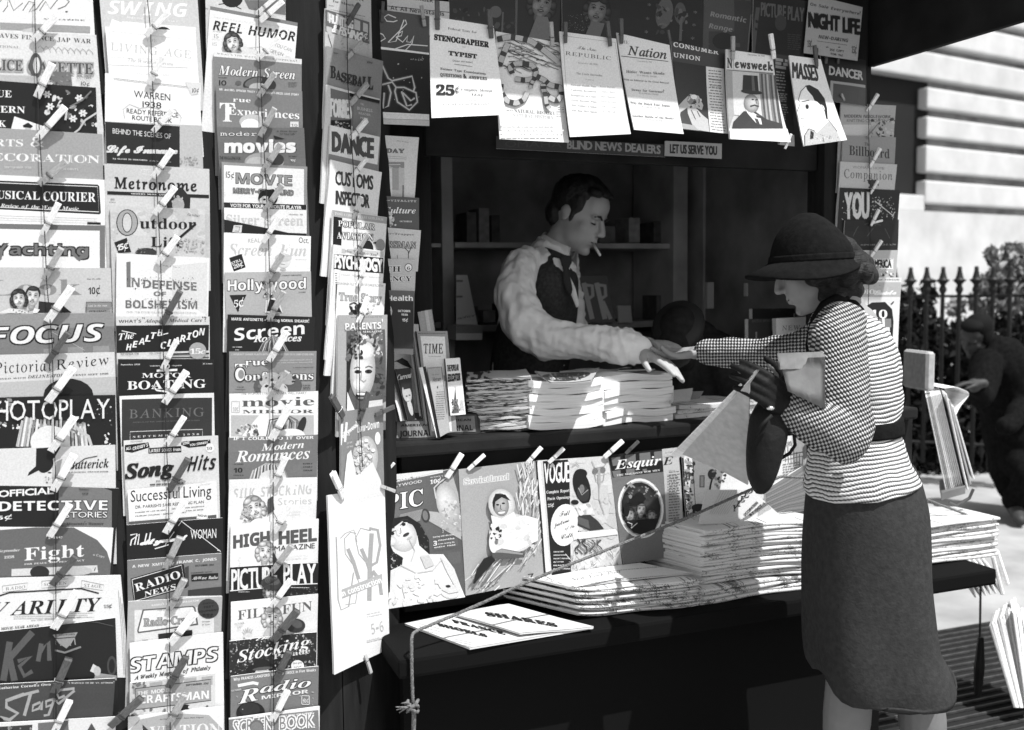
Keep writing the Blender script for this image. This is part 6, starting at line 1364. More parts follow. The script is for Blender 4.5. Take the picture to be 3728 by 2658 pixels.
def paperweight(c, d):
    bm = bmesh.new()
    prof = [(-.030, 0), (.026, 0), (.030, .012), (.018, .036), (.004, .046), (-.010, .044), (-.018, .036)]
    secs = [(-.058, .70), (-.050, .95), (-.03, 1.0), (.03, 1.0), (.050, .95), (.058, .70)]
    rows = [[bm.verts.new((x, y * (.6 + .4 * k), z * k + (0 if z else 0))) for y, z in prof] for x, k in secs]
    for a, cc in zip(rows, rows[1:]):
        for j in range(len(prof)): bm.faces.new((a[j], a[(j + 1) % len(prof)], cc[(j + 1) % len(prof)], cc[j]))
    bm.faces.new(rows[0][::-1]); bm.faces.new(rows[-1])
    bmesh.ops.recalc_face_normals(bm, faces=bm.faces[:])
    o = bm_obj('paperweight', bm, M['iron'], None, False)
    o.location = Vector(c); o.rotation_euler = (0, 0, rad(-14))
    o.scale = (1.15, 1.35, 1.5)
    tag(o, d, 'paperweight', 'paperweights on the counter')
    bm = bmesh.new()
    # raised name plate on the sloping front
    a = [bm.verts.new(q) for q in ((-.046, -.0302, .004), (.046, -.0302, .004), (.044, -.0205, .033), (-.044, -.0205, .033))]
    f = bm.faces.new(a); bmesh.ops.recalc_face_normals(bm, faces=[f])
    pl_ = bm_obj('name_plate', bm, M['plate'], o)
    pl_.matrix_parent_inverse = Matrix.Identity(4)
    for s_, zz, h_, w_ in (('JOURNAL', .007, .0145, .078), ('AMERICAN', .0245, .0055, .07)):
        v, f_, x0, x1 = layout(s_, 'B')
        u = (v[:, 0] - x0) / (x1 - x0) - .5
        z_ = zz + v[:, 1] / .7 * h_
        y_ = -.0302 + (z_ - .004) / .029 * .0097 - .0008
        me = bpy.data.meshes.new('lettering'); me.from_pydata(np.column_stack((u * w_, y_, z_)).tolist(), [], f_)
        l_ = link('lettering', me, M['black'], pl_); l_.matrix_parent_inverse = Matrix.Identity(4)
    return o
M['iron'] = mat('black_cast_iron', .015, .35, .5, 20, .3, .1, 60)
M['plate'] = mat('worn_tin_plate', .17, .5, .4, 40, .4)
crop('X')
c1 = on_z(*px([(255, 850)])[0], ZC); c2 = on_z(*px([(520, 815)])[0], ZC)
paperweight((c1[0], c1[1] + .03, ZC), 'black cast paperweight with tin name plate, nearer the angled column')
paperweight((c2[0], c2[1] + .03, ZC), 'black cast paperweight with tin name plate, in front of the dark pile')

# ------------------------------------------------------------------ things inside the stand
GROUP[0] = 'papers on the inner shelves'
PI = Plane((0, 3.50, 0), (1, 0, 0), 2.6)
crop('L')
mag((960, 820), (1175, 820), 'dim framed book with two pale capital letters on back shelf', 52, BR=(1240, 1150), BL=(1030, 1150), pl=PI, off=0, lean=-.12, th=.02, name='book', cat='book')
for x0 in (1000, 1090): ln(110, 34, x0 + 15, 870, x0 + 75, 1125); ln(110, 24, x0 + 20, 885, x0 + 75, 890, x0 + 80, 960, x0 + 45, 985)
ln(110, 26, 1150, 1000, 1205, 1125)
mag((1255, 1030), (1345, 1030), 'round topped pale card standing on the back shelf', 95, BR=(1360, 1150), BL=(1262, 1150), pl=PI, off=0, lean=-.1, th=.01, name='card', cat='card')
mag((118, 815), (196, 815), 'pale tapered leaflet standing on the back shelf at left', 118, BR=(268, 1165), BL=(118, 1162), pl=PI, off=.12, lean=-.1, th=.004, name='leaflet', cat='leaflet')
t('notice', 'U', 125, 1130, 250, 1105, 30, 60); m(110, 850, 180, 960, 2, 14, 70)
mag((116, 1168), (306, 1168), 'grey cardboard box on the back shelf below the leaflet', 72, BR=(300, 1272), BL=(116, 1272), pl=PI, off=.16, lean=0, th=.10, name='cardboard_box', cat='box')
b(116, 1225, 300, 1225, 48, 120)
crop('T')
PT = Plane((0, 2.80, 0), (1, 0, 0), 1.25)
mag((680, 414), (1120, 392), 'pale magazine with thin title standing behind the outstretched arm', 205, BR=(1140, 1335), BL=(725, 1345), pl=PT, off=0, lean=-.06, name='magazine')
p(150, 680, 414, 712, 412, 722, 900, 700, 900); t('NEW YORKER', 'L', 772, 526, 1300, 512, 66, 90)
GROUP[0] = 'dark books on the inner counter'
mag((450, 416), (674, 416), 'dark book with dim title beside the pale standing magazine', 40, BR=(700, 1340), BL=(460, 1345), pl=PT, off=-.02, lean=-.05, th=.02, name='book', cat='book')
t('BATTLE HYMN', 'R', 486, 450, 664, 446, 40, 70); r(520, 540, 534, 620, 110)
mag((490, 320), (890, 318), 'second dark book standing behind the pale magazine', 34, BR=(890, 1330), BL=(490, 1335), pl=PT, off=-.08, lean=-.05, th=.02, name='book', cat='book')
t('OUR COUNTRY', 'R', 600, 320, 760, 350, 26, 60); r(880, 365, 896, 400, 150)
flush()
GSX = 'pale upright strips behind the woman'  # glint lines of glazed panes, put in as pale coloured strips
for k, (xa, xb, ya, yb, Y, g) in enumerate(((66, 128, 72, 320, 3.3, .4), (436, 450, 80, 205, 3.2, .6), (524, 552, 60, 312, 3.2, .45), (576, 588, 50, 312, 3.2, .7), (612, 624, 55, 190, 3.2, .5), (690, 720, 74, 190, 3.15, .8))):
    crop('T')
    q = px([(xa, ya), (xb, yb)])
    A = on_y(q[0][0], q[0][1], Y); B_ = on_y(q[1][0], q[1][1], Y)
    o = box_obj('pane_glint', A[0], B_[0], Y, Y + .02, B_[2], A[2], mat('pane_glint_tone', g, .5), None, .002)
    tag(o, 'slim pale strip for a glint in the glazed panes behind the woman', 'strip', GSX)

for k in range(14):
    up = k < 6
    x0 = (1700, 1745, 1790, 2180, 2290, 2380, 1690, 1760, 1830, 2010, 2060, 2390, 2420, 2440)[k]
    w_ = (34, 36, 30, 60, 40, 44, 50, 44, 40, 34, 36, 22, 16, 14)[k]; h_ = (110, 125, 100, 60, 90, 75, 60, 45, 70, 110, 95, 100, 110, 90)[k]
    yb = 883 if up else 1175
    crop('Z'); A = on_y(x0, yb, 3.60); B_ = on_y(x0 + w_, yb - h_, 3.60)
    o = box_obj('book', A[0], B_[0], 3.60, 3.72, A[2], B_[2], mat('dim_book_cloth', (.10, .22, .06, .16, .3, .08)[k % 6], .7, .2, 30, .3), None, .002)
    tag(o, 'dim book or box standing on the %s back shelf behind the vendor' % ('upper' if up else 'lower'), 'book', 'dim books on the %s back shelf' % ('upper' if up else 'lower'))
# ------------------------------------------------------------------ the rope tied across the ledge
flush()
crop('K')
def rope(name, pts3, label, rr=.0042):
    bm = bmesh.new()
    P = np.array(pts3, float)
    s = np.concatenate(([0], np.cumsum(np.linalg.norm(np.diff(P, axis=0), axis=1))))
    n = max(12, int(s[-1] / .006))
    ss = np.linspace(0, s[-1], n)
    Q = np.column_stack([np.interp(ss, s, P[:, i]) for i in range(3)])
    for k in range(2): Q[1:-1] = (Q[:-2] + 2 * Q[1:-1] + Q[2:]) / 4
    # three twisted strands
    for st in range(3):
        pts = []
        for i in range(n):
            d = Q[min(i + 1, n - 1)] - Q[max(i - 1, 0)]; d = d / (np.linalg.norm(d) + 1e-9)
            u = np.cross(d, (0.3, 0.9, 0.2)); u /= np.linalg.norm(u); v_ = np.cross(d, u)
            a = ss[i] * 260 + st * 2.094
            pts.append(Q[i] + rr * .55 * (math.cos(a) * u + math.sin(a) * v_))
        add_tube(bm, pts, rr * .62, 6)
    return bm
kpt = lambda x, y, Y: on_y(*px([(x, y)])[0], Y)
edge = [kpt(312, 1470, 2.27), kpt(306, 1300, 2.272), kpt(304, 1110, 2.274), kpt(312, 1085, 2.285), kpt(340, 1066, 2.31)]
way = [kpt(560, 975, 2.34), kpt(720, 905, 2.335), kpt(850, 842, 2.33), kpt(1080, 742, 2.335), kpt(1300, 655, 2.34), kpt(1500, 575, 2.34), kpt(1842, 440, 2.345)]
crop('N'); way += [kpt(750, 395, 2.36), kpt(900, 330, 2.40), kpt(1300, 345, 2.45), kpt(1625, 440, 2.46), kpt(1860, 528, 2.47)]
bm = rope('rope', edge + way, '')
crop('K')
ro = bm_obj('rope', bm, M['rope'], None, True)
tag(ro, 'grey twisted rope stretched over the newspapers and hanging off the ledge corner', 'rope')
bm = bmesh.new()
kc = kpt(312, 1490, 2.27)
for k in range(3):
    a = [kc + np.array((.013 * math.cos(q + k), .010 * math.sin(q + k), .008 * k - .008 + .006 * math.sin(2 * q))) for q in np.linspace(0, 6.0, 14)]
    add_tube(bm, a, .0042, 6)
for k, (x, y) in enumerate(((215, 1495), (220, 1512), (235, 1528), (262, 1478), (275, 1530), (245, 1475))):
    e_ = kpt(x, y, 2.265); add_tube(bm, [kc, (kc + e_) / 2 + np.array((0, -.006, .004 * (k % 3))), e_], [.0035, .003, .0012], 5)
add_tube(bm, [kc, kpt(318, 1540, 2.27), kpt(316, 1620, 2.275), kpt(320, 1760, 2.29)], .0058, 8)
kn = bm_obj('knot', bm, M['rope'], ro, True)
# ------------------------------------------------------------------ ground, street and what stands behind
flush()
crop('Z')
M['pave'] = mat('pavement', 0.30, 0.9, 0.1, 3.0, 0.25, 0.1, 40)
M['asphalt'] = mat('asphalt', 0.10, 0.9, 0.1, 4.0, 0.3, 0.2, 60)
M['iron2'] = mat('black_iron', 0.012, 0.5, 0.3, 20, .3)
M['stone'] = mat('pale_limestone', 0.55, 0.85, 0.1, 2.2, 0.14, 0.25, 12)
M['jointshade'] = mat('joint_shade_stone', .26, .9, .1, 3, .4)  # joint stone darkened in colour to deepen the groove shadow
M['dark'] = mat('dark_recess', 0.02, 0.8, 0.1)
def ground_sheet(name, pts, z, m_, kind='structure'):
    bm = bmesh.new()
    bm.faces.new([bm.verts.new((x, y, z)) for x, y in pts])
    bmesh.ops.recalc_face_normals(bm, faces=bm.faces[:])
    for f in bm.faces:
        if f.normal.z < 0: f.normal_flip()
    o = bm_obj(name, bm, m_)
    if kind: tag(o, kind=kind)
    return o
ground_sheet('ground', [(-80, -80), (80, -80), (80, 80), (-80, 80)], -0.012, M['asphalt'])
ground_sheet('pavement', [(-30, -3.5), (30, -3.5), (30, 7.6), (-30, 7.6)], 0.0, M['pave'])
# street grating let into the pavement
def gpt(x, y): return on_z(x, y, 0.0)
g0, g1 = gpt(3391, 2310), gpt(3700, 2385)
d1 = g1 - g0; d1 /= np.linalg.norm(d1)
b0, b1 = gpt(3457, 2521), gpt(3671, 2478)
db = b1 - b0; db /= np.linalg.norm(db)
nb = np.array((db[1], -db[0], 0)); 
if nb[1] > 0: nb = -nb
gr = empty('iron_grating', g0, 'dark iron pavement grating with thin parallel bars beside the stand', 'grating')
bm = bmesh.new()
c0 = g0 - db * 1.2
q = [c0 + d1 * 0, c0 + db * 4.2, c0 + db * 4.2 + nb * 2.2, c0 + nb * 2.2]
bm.faces.new([bm.verts.new((x[0], x[1], 0.004)) for x in q]); bmesh.ops.recalc_face_normals(bm, faces=bm.faces[:])
bm_obj('pit', bm, M['dark'], gr)
bm = bmesh.new()
for k in range(int(2.2 / .046)):
    a = c0 + nb * (.046 * k); c = a + db * 4.2
    w_ = nb * .007
    vs = [bm.verts.new((p_[0], p_[1], z)) for z in (.006, .014) for p_ in (a, c, c + w_, a + w_)]
    for qd in ((4, 5, 6, 7), (0, 1, 5, 4), (1, 2, 6, 5), (2, 3, 7, 6), (3, 0, 4, 7)): bm.faces.new([vs[i] for i in qd])
bmesh.ops.recalc_face_normals(bm, faces=bm.faces[:])
bm_obj('bars', bm, mat('worn_iron', .05, .5, .5, 30, .4), gr)

# rusticated stone building
dv = (_R0 * 1.62 + _F0); dv /= np.linalg.norm(dv)
nv = np.array((dv[1], -dv[0], 0.0))                      # outward, towards the street
P0 = at(3330, 766, 13.0)
def wall_u(x, y, off=0.0):
    h = hit(x, y, P0 + nv * off, nv); return (h - P0) @ dv, h[2]
bld = empty('stone_building', (P0[0], P0[1], 0), 'sunlit pale stone building with deep horizontal joints and a dark recess', 'building')
def slab(name, u0, u1, z0, z1, d0, d1_, m_, bev=0.0):
    bm = bmesh.new()
    add_box(bm, u0, u1, d0, d1_, z0, z1, bev)
    for v in bm.verts:
        w_ = P0 + dv * v.co.x - nv * (-v.co.y) ; v.co = Vector((w_[0], w_[1], v.co.z))
    bmesh.ops.recalc_face_normals(bm, faces=bm.faces[:])
    return bm_obj(name, bm, m_, bld)
ys = [766, 657, 535, 434, 332, 210, 90, -40, -170, -300]
zs = [wall_u(3577, y)[1] for y in ys]
uL = wall_u(3372, 600)[0]; uRec = wall_u(3160, 500)[0]
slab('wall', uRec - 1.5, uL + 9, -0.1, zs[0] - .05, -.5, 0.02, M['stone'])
slab('wall_core', uL + .22, uL + 9, zs[0] - .05, zs[-1], -.5, -.15, M['jointshade'])
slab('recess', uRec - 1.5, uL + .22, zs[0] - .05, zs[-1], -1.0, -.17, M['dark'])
for k in range(len(ys) - 1):
    full = k >= 4
    slab('stone_course', (uRec - 1.5) if full else uL, uL + 9, zs[k] + .052, zs[k + 1] - .052, -.4 if full else -.16, 0.0, M['stone'], .03)
slab('sill', uRec - 1.5, uL + .02, zs[0] - .05, zs[0] + .16, -.24, -.02, M['stone'], .02)
# a low sunlit terrace behind the fence
hd = empty('dark_hedge', tuple(at(3500, 1500, 8.2) * np.array((1, 1, 0))), 'dense dark hedge growing behind the iron fence', 'hedge')
def leaves(name, n, pos, s0, s1, m_, parent):
    vs, fs = [], []
    for k in range(n):
        c = pos()
        a = Vector((RND.gauss(0, 1), RND.gauss(0, 1), RND.gauss(0, .6))).normalized()
        b_ = a.orthogonal().normalized(); c2 = a.cross(b_)
        th = RND.uniform(0, 6.28); u = b_ * math.cos(th) + c2 * math.sin(th); w_ = a.cross(u)
        s = RND.uniform(s0, s1); i = len(vs)
        c = V(c)
        vs += [c - u * s, c + w_ * s * .42 + a * s * .1, c + u * s, c - w_ * s * .42 + a * s * .1]
        fs.append((i, i + 1, i + 2, i + 3))
    me = bpy.data.meshes.new(name); me.from_pydata([tuple(v) for v in vs], [], fs)
    return link(name, me, m_, parent)
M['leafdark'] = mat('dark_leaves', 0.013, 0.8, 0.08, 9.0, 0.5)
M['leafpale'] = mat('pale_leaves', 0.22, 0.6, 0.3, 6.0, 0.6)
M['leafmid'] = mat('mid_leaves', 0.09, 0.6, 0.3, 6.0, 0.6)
M['bark'] = mat('bark', 0.05, 0.9, 0.1, 30, .4)
def hedge_pos():
    x = RND.uniform(3180, 3860)
    top = 1010 + 55 * math.sin(x * .012 + .6) + (110 if 3450 < x < 3560 else 0) + RND.uniform(-20, 40)
    top = (1040 if x < 3405 else 1185 if x < 3550 else 1150) + RND.uniform(-25, 40)
    y = RND.uniform(top, 1840)
    return at(x, y, RND.uniform(7.7, 8.6))
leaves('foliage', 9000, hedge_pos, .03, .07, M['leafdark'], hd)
bm = bmesh.new()
for k in range(16):
    a = at(3200 + k * 42, 1600, 8.2); a[2] = 0.0
    add_tube(bm, [a, a + np.array((RND.uniform(-.1, .1), RND.uniform(-.1, .1), .7)), a + np.array((RND.uniform(-.3, .3), RND.uniform(-.2, .2), 1.3))], [.03, .02, .008], 5)
bm_obj('stems', bm, M['bark'], hd)
bu = empty('bush', tuple(at(3690, 1400, 9.2) * np.array((1, 1, 0))), 'sunlit pale leafy bush rising above the fence at the right edge', 'bush')
blobs = [(3640, 1010, 45), (3700, 960, 60), (3590, 1040, 30), (3740, 1010, 70), (3665, 1090, 60), (3720, 1120, 70), (3560, 1100, 32), (3480, 1120, 26), (3610, 925, 16), (3690, 915, 26)]
def bush_pos():
    cx, cy, s = blobs[RND.randrange(len(blobs))]
    return at(cx + RND.gauss(0, .5) * s, cy + RND.gauss(0, .45) * s, 9.2 + RND.gauss(0, .18))
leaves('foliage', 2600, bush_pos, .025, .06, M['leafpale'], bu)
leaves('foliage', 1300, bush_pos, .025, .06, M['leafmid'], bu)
bm = bmesh.new()
a = at(3690, 1400, 9.2); a[2] = 0
for k in range(6): 
    cx, cy, s = blobs[k]; add_tube(bm, [a, (a + at(cx, cy, 9.2)) / 2 + np.array((0, 0, -.1)), at(cx, cy, 9.2)], [.035, .022, .008], 6)
bm_obj('stems', bm, M['bark'], bu)

# iron fence with turned finials
fe = empty('iron_fence', tuple(at(3320, 1400, 7.3) * np.array((1, 1, 0))), 'black iron fence of round bars with turned spear finials', 'fence')
F0p, F1p = at(3316, 973, 7.3), at(3728, 952, 7.0)
F1p[2] = F0p[2]
du = F1p - F0p; du = du / np.linalg.norm(du)
sp = np.linalg.norm(F1p - F0p) / 6.75
k_ = .00074
prof = [(12, 0), (20, -6), (21, -40), (28, -75), (38, -110), (42, -122), (61, -128), (62, -140), (48, -150), (26, -175), (24, -190), (36, -215), (37, -235), (22, -262), (21, -290), (21, -1960)]
bm = bmesh.new(); add_lathe(bm, [(r_ * k_, z_ * k_) for r_, z_ in prof[::-1]], 12)
pm = bpy.data.meshes.new('picket'); bm.normal_update(); bm.to_mesh(pm); bm.free(); pm.materials.append(M['iron2'])
for f in pm.polygons: f.use_smooth = True
for k in range(-3, 11):
    o = bpy.data.objects.new('picket', pm); COL.objects.link(o)
    o.parent = fe; o.matrix_parent_inverse = parent_world(fe).inverted()
    o.location = Vector(F0p + du * sp * k)
for z_ in (-290 * k_, -1750 * k_):
    bm = bmesh.new()
    a = F0p - du * sp * 3.5 + np.array((0, 0, z_)); c = F0p + du * sp * 11 + np.array((0, 0, z_))
    add_tube(bm, [a, c], .011, 6); bm_obj('rail', bm, M['iron2'], fe)

# wire rack of papers on the stand's right flank
def edge_slab(name, A, B_, back, th, m_, label, cat, group=None, parent=None):
    """a thin upright magazine seen on its front edge, from A (top) to B (bottom)"""
    A, B_ = np.array(A), np.array(B_)
    s = np.array(back) / np.linalg.norm(back)
    t_ = np.cross(B_ - A, s); t_ /= np.linalg.norm(t_)
    bm = bmesh.new()
    vs = [bm.verts.new(V(p_)) for w_ in (0, th) for p_ in (A + t_ * w_, B_ + t_ * w_, B_ + np.array(back) + t_ * w_, A + np.array(back) + t_ * w_)]
    for qd in ((3, 2, 1, 0), (4, 5, 6, 7), (0, 1, 5, 4), (1, 2, 6, 5), (2, 3, 7, 6), (3, 0, 4, 7)): bm.faces.new([vs[i] for i in qd])
    bmesh.ops.recalc_face_normals(bm, faces=bm.faces[:])
    bmesh.ops.bevel(bm, geom=bm.edges[:], offset=th * .25, segments=1, affect='EDGES')
    o = bm_obj(name, bm, m_, parent)
    if label: tag(o, label, cat, group)
    return o
M['papergrey'] = mat('grey_paper', .38, .85, .1, 60, .15)
crop('P')
bk = (.16, .17, .0)
for k in range(10):
    A = at(*px([(462 + k * 15, 128 - k * 4)])[0], 3.42); B_ = at(*px([(668 + k * 18, 1104 - k * 5)])[0], 3.46)
    edge_slab('magazine', A, B_, bk, .0042, M['papergrey'] if k in (1, 2) else M['plainpage'], 'thin white magazine seen edge on in the upper bundle of the side rack', 'magazine', 'magazines in the upper side rack')
for k in range(3):
    A = at(*px([(650 + k * 34, 95 + k * 60)])[0], 3.40 + .03 * k); B_ = at(*px([(866 + k * 30, 1040 - k * 50)])[0], 3.44 + .03 * k)
    edge_slab('magazine', A, B_, (.10, .12, .0), .006, (M['plainpage'], M['papergrey'], M['plainpage'])[k], ('white folded magazine right of the dark gap in the side rack', 'grey covered magazine leaning beyond the white one in the side rack', 'narrow white magazine farthest right in the side rack')[k], 'magazine')
rk = empty('side_rack', tuple(at(3480, 1900, 3.45)), 'dark wood and wire rack fixed to the right flank of the stand', 'rack')
bm = bmesh.new()
A, B_ = at(*px([(615, 1140)])[0], 3.42), at(*px([(850, 1075)])[0], 3.42)
vs = [A, B_, B_ + np.array((.16, .17, 0)), A + np.array((.16, .17, 0))]
lo = [bm.verts.new(V(p_)) for p_ in vs]; hi = [bm.verts.new(V(p_ + np.array((0, 0, .025)))) for p_ in vs]
bm.faces.new(lo[::-1]); bm.faces.new(hi)
for i in range(4): bm.faces.new((lo[i], lo[(i + 1) % 4], hi[(i + 1) % 4], hi[i]))
bm_obj('tray', bm, M['inner'], rk)
bm = bmesh.new()
crop('Q'); add_tube(bm, [at(*px([q_])[0], 3.5) for q_ in ((850, 300), (848, 480), (843, 850))], .004, 6)
add_tube(bm, [at(*px([q_])[0], 3.5) for q_ in ((850, 850), (838, 1100), (825, 1330))], [.010, .018, .012], 8)
bm_obj('support', bm, M['iron2'], rk)
crop('P'); bm = bmesh.new()
add_tube(bm, [at(*px([q_])[0], 3.36) for q_ in ((690, 1160), (760, 1190), (890, 1120), (930, 1030))], .005, 6)
bm_obj('wire', bm, M['steel'], rk)
# curled papers sticking up behind the bundle
bm = bmesh.new()
def ribbon(bm, pts, z, wv, th=.002):
    P = [at(*px([q_])[0], z) for q_ in pts]
    n = len(P); tt = np.linspace(0, n - 1, n * 5)
    Q = np.column_stack([np.interp(tt, range(n), [p_[i] for p_ in P]) for i in range(3)])
    for k in range(3): Q[1:-1] = (Q[:-2] + 2 * Q[1:-1] + Q[2:]) / 4
    r0 = [[bm.verts.new(V(q_ + np.array(wv) * s + np.array((0, 0, th * u)))) for s, u in ((0, 0), (1, 0), (1, 1), (0, 1))] for q_ in Q]
    for a, c in zip(r0, r0[1:]):
        for j in range(4): bm.faces.new((a[j], a[(j + 1) % 4], c[(j + 1) % 4], c[j]))
    bm.faces.new(r0[0]); bm.faces.new(r0[-1][::-1])
ribbon(bm, [(640, 40), (760, 25), (880, 75), (890, 110), (800, 220), (745, 330), (735, 380)], 3.50, (.05, .16, 0))
bmesh.ops.recalc_face_normals(bm, faces=bm.faces[:])
tag(bm_obj('newspaper', bm, M['plainpage'], None, True), 'white newspaper bent in a loop behind the side rack bundle', 'newspaper')
crop('O')
A = at(*px([(745, 1030)])[0], 3.5); B_ = at(*px([(735, 1420)])[0], 3.5)
edge_slab('newspaper', A, B_, (.04, .16, 0), .035, M['papergrey'], 'grey rolled newspaper standing upright above the side rack', 'newspaper', None)
crop('Q')
for k in range(6):
    A = at(*px([(735 + k * 38, 300 - k * 6)])[0], 3.6); B_ = at(*px([(800 + k * 42, 520 - k * 8)])[0], 3.62)
    edge_slab('magazine', A, B_, (.10, .14, 0), .006, M['plainpage'], 'white magazine edge hanging under the ledge end', 'magazine', 'magazines hanging under the ledge end')
for k in range(2):
    A = at(*px([(932 + k * 40, 175 - k * 12)])[0], 3.5); B_ = at(*px([(1015 + k * 42, 500 - k * 80)])[0], 3.5)
    edge_slab('magazine', A, B_, (.05, .05, 0), .014, M['plainpage'], ('thick white magazine hooked at the outer end of the ledge', 'second thick white magazine hooked outermost at the ledge end')[k], 'magazine')
for k in range(9):
    A = at(*px([(915 + k * 22, 752 - k * 16)])[0], 3.45); B_ = at(*px([(1122 + k * 12, 1442 + (k % 3))])[0], 3.35)
    edge_slab('magazine', A, B_, (.13, .10, 0), .0085, M['plainpage'] if k % 3 else M['papergrey'], 'white magazine seen edge on in the lower bundle of the side rack', 'magazine', 'magazines in the lower side rack')
for k in range(3):
    A = at(*px([(1110 + k * 45, 640 + k * 30)])[0], 3.42 + .03 * k); B_ = at(*px([(1225 + k * 30, 1440)])[0], 3.34 + .03 * k)
    edge_slab('magazine', A, B_, (.10, .10, 0), .012, M['plainpage'], ('white magazine bordering the lower bundle', 'white magazine second from the lower bundle', 'white magazine cut by the right edge of the view')[k], 'magazine')
# ------------------------------------------------------------------ people
flush()
crop('Z')
CR, CU, CF = RGT, np.array([0, 0, 1.0]), _F0
def unit(v): v = np.array(v, float); return v / np.linalg.norm(v)
def camdir(r_, u_, toward): return unit(RGT * r_ + UPV * u_ - FWD * toward)
def limb(bm, *pr):
    for (a, ra), (c, rc) in zip(pr, pr[1:]): add_cap(bm, a, c, ra, rc)
def loft(bm, secs, seg=28, sub=4, pw=2.0):
    """rings through photo-pixel outlines: (xl, yl, xr, yr, depth, half depth[, near drop])"""
    S = np.array([list(s) + [0.0] * (7 - len(s)) for s in secs], float)
    n = len(S); tt = np.linspace(0, n - 1, (n - 1) * sub + 1)
    # smooth spline through the sections
    def cr(col):
        out = []
        for u in tt:
            i = min(int(u), n - 2); f = u - i
            p0, p1, p2, p3 = col[max(i - 1, 0)], col[i], col[i + 1], col[min(i + 2, n - 1)]
            out.append(.5 * (2 * p1 + (p2 - p0) * f + (2 * p0 - 5 * p1 + 4 * p2 - p3) * f * f + (3 * p1 - p0 - 3 * p2 + p3) * f ** 3))
        return np.array(out)
    Q = np.column_stack([cr(S[:, j]) for j in range(7)])
    rows = []
    for xl, yl, xr, yr, z, dh, drop in Q:
        A, B_ = at(xl, yl, z), at(xr, yr, z)
        c, a = (A + B_) / 2, (B_ - A) / 2
        row = []
        for k in range(seg):
            th = 2 * math.pi * k / seg
            ct, st = math.cos(th), math.sin(th)
            if pw != 2.0:
                ct = math.copysign(abs(ct) ** (2 / pw), ct); st = math.copysign(abs(st) ** (2 / pw), st)
            row.append(bm.verts.new(V(c + a * ct - _F0 * dh * st + np.array((0, 0, -drop * max(0, st))))))
        rows.append(row)
    for a, c in zip(rows, rows[1:]):
        for k in range(seg): bm.faces.new((a[k], a[(k + 1) % seg], c[(k + 1) % seg], c[k]))
    bm.faces.new(rows[0][::-1]); bm.faces.new(rows[-1])
    bmesh.ops.recalc_face_normals(bm, faces=bm.faces[:])
def frame(f, u, c):
    f = unit(f); u = np.array(u, float); u = unit(u - f * (u @ f)); r_ = np.cross(f, u)
    return lambda x, y, z: np.array(c) + r_ * x + f * y + u * z, Matrix([[r_[i], f[i], u[i]] for i in range(3)])
def head(bm, L, R3, s=1.0, female=False):
    E = lambda x, y, z, a, b_, c, rot=None, sg=20: add_ell(bm, L(x * s, y * s, z * s), (a * s, b_ * s, c * s), R3 @ rot if rot else R3, sg, 12)
    E(0, -.012, .035, .076, .095, .090, None, 28) if not female else E(0, -.006, .030, .073, .086, .078, None, 28)
    E(0, .052, .052, .060, .046, .050)
    E(0, .034, -.045, .058 if not female else .055, .060, .074, None, 28)
    for sx in (-1, 1):
        E(sx * .033, .052, -.028, .032, .029, .030)
        E(sx * .030, .079, .021, .027, .016, .0095)
        E(sx * .031, .0685, .001, .0155, .0155, .0120)
        E(sx * .011, .104, -.034, .0085, .011, .0075)
        E(sx * .038, .022, -.060, .024, .044, .038)
        E(sx * .074, -.010, -.004, .007, .016, .027, Matrix.Rotation(-.25, 3, 'X'))
        E(sx * .078, -.016, .006, .005, .017, .018)
    limb(bm, (L(0, .02 * s, -.085 * s), .036 * s), (L(0, .058 * s, -.098 * s), .026 * s))
    E(0, .072, -.104, .021, .018, .016)
    limb(bm, (L(0, .086 * s, .020 * s), .0085 * s), (L(0, .108 * s, -.018 * s), .0105 * s), (L(0, .112 * s, -.029 * s), .0115 * s))
    E(0, .089, -.060, .023, .013, .0062); E(0, .087, -.0725, .019, .013, .0072); E(0, .082, -.05, .028, .016, .014)
    limb(bm, (L(0, -.022 * s, -.07 * s), .054 * s if not female else .047 * s), (L(0, -.045 * s, -.19 * s), .058 * s if not female else .05 * s))
def face_bits(L, R3, parent, s=1.0):
    for sx in (-1, 1):
        bm = bmesh.new()
        limb(bm, (L(sx * .014 * s, .0965 * s, .018 * s), .0035 * s), (L(sx * .032 * s, .0955 * s, .0265 * s), .0042 * s), (L(sx * .050 * s, .0835 * s, .021 * s), .0025 * s))
        bm_obj('eyebrow', bm, M['hair'], parent, True)
        bm = bmesh.new()
        limb(bm, (L(sx * .019 * s, .0815 * s, -.0035 * s), .0020 * s), (L(sx * .031 * s, .0845 * s, -.0045 * s), .0030 * s), (L(sx * .045 * s, .0765 * s, -.0025 * s), .0020 * s))
        bm_obj('eyelashes', bm, M['hair'], parent, True)
    bm = bmesh.new()
    limb(bm, (L(-.021 * s, .0925 * s, -.0655 * s), .0016 * s), (L(0, .1005 * s, -.0665 * s), .0022 * s), (L(.021 * s, .0925 * s, -.0655 * s), .0016 * s))
    bm_obj('mouth', bm, M['lip'], parent, True)
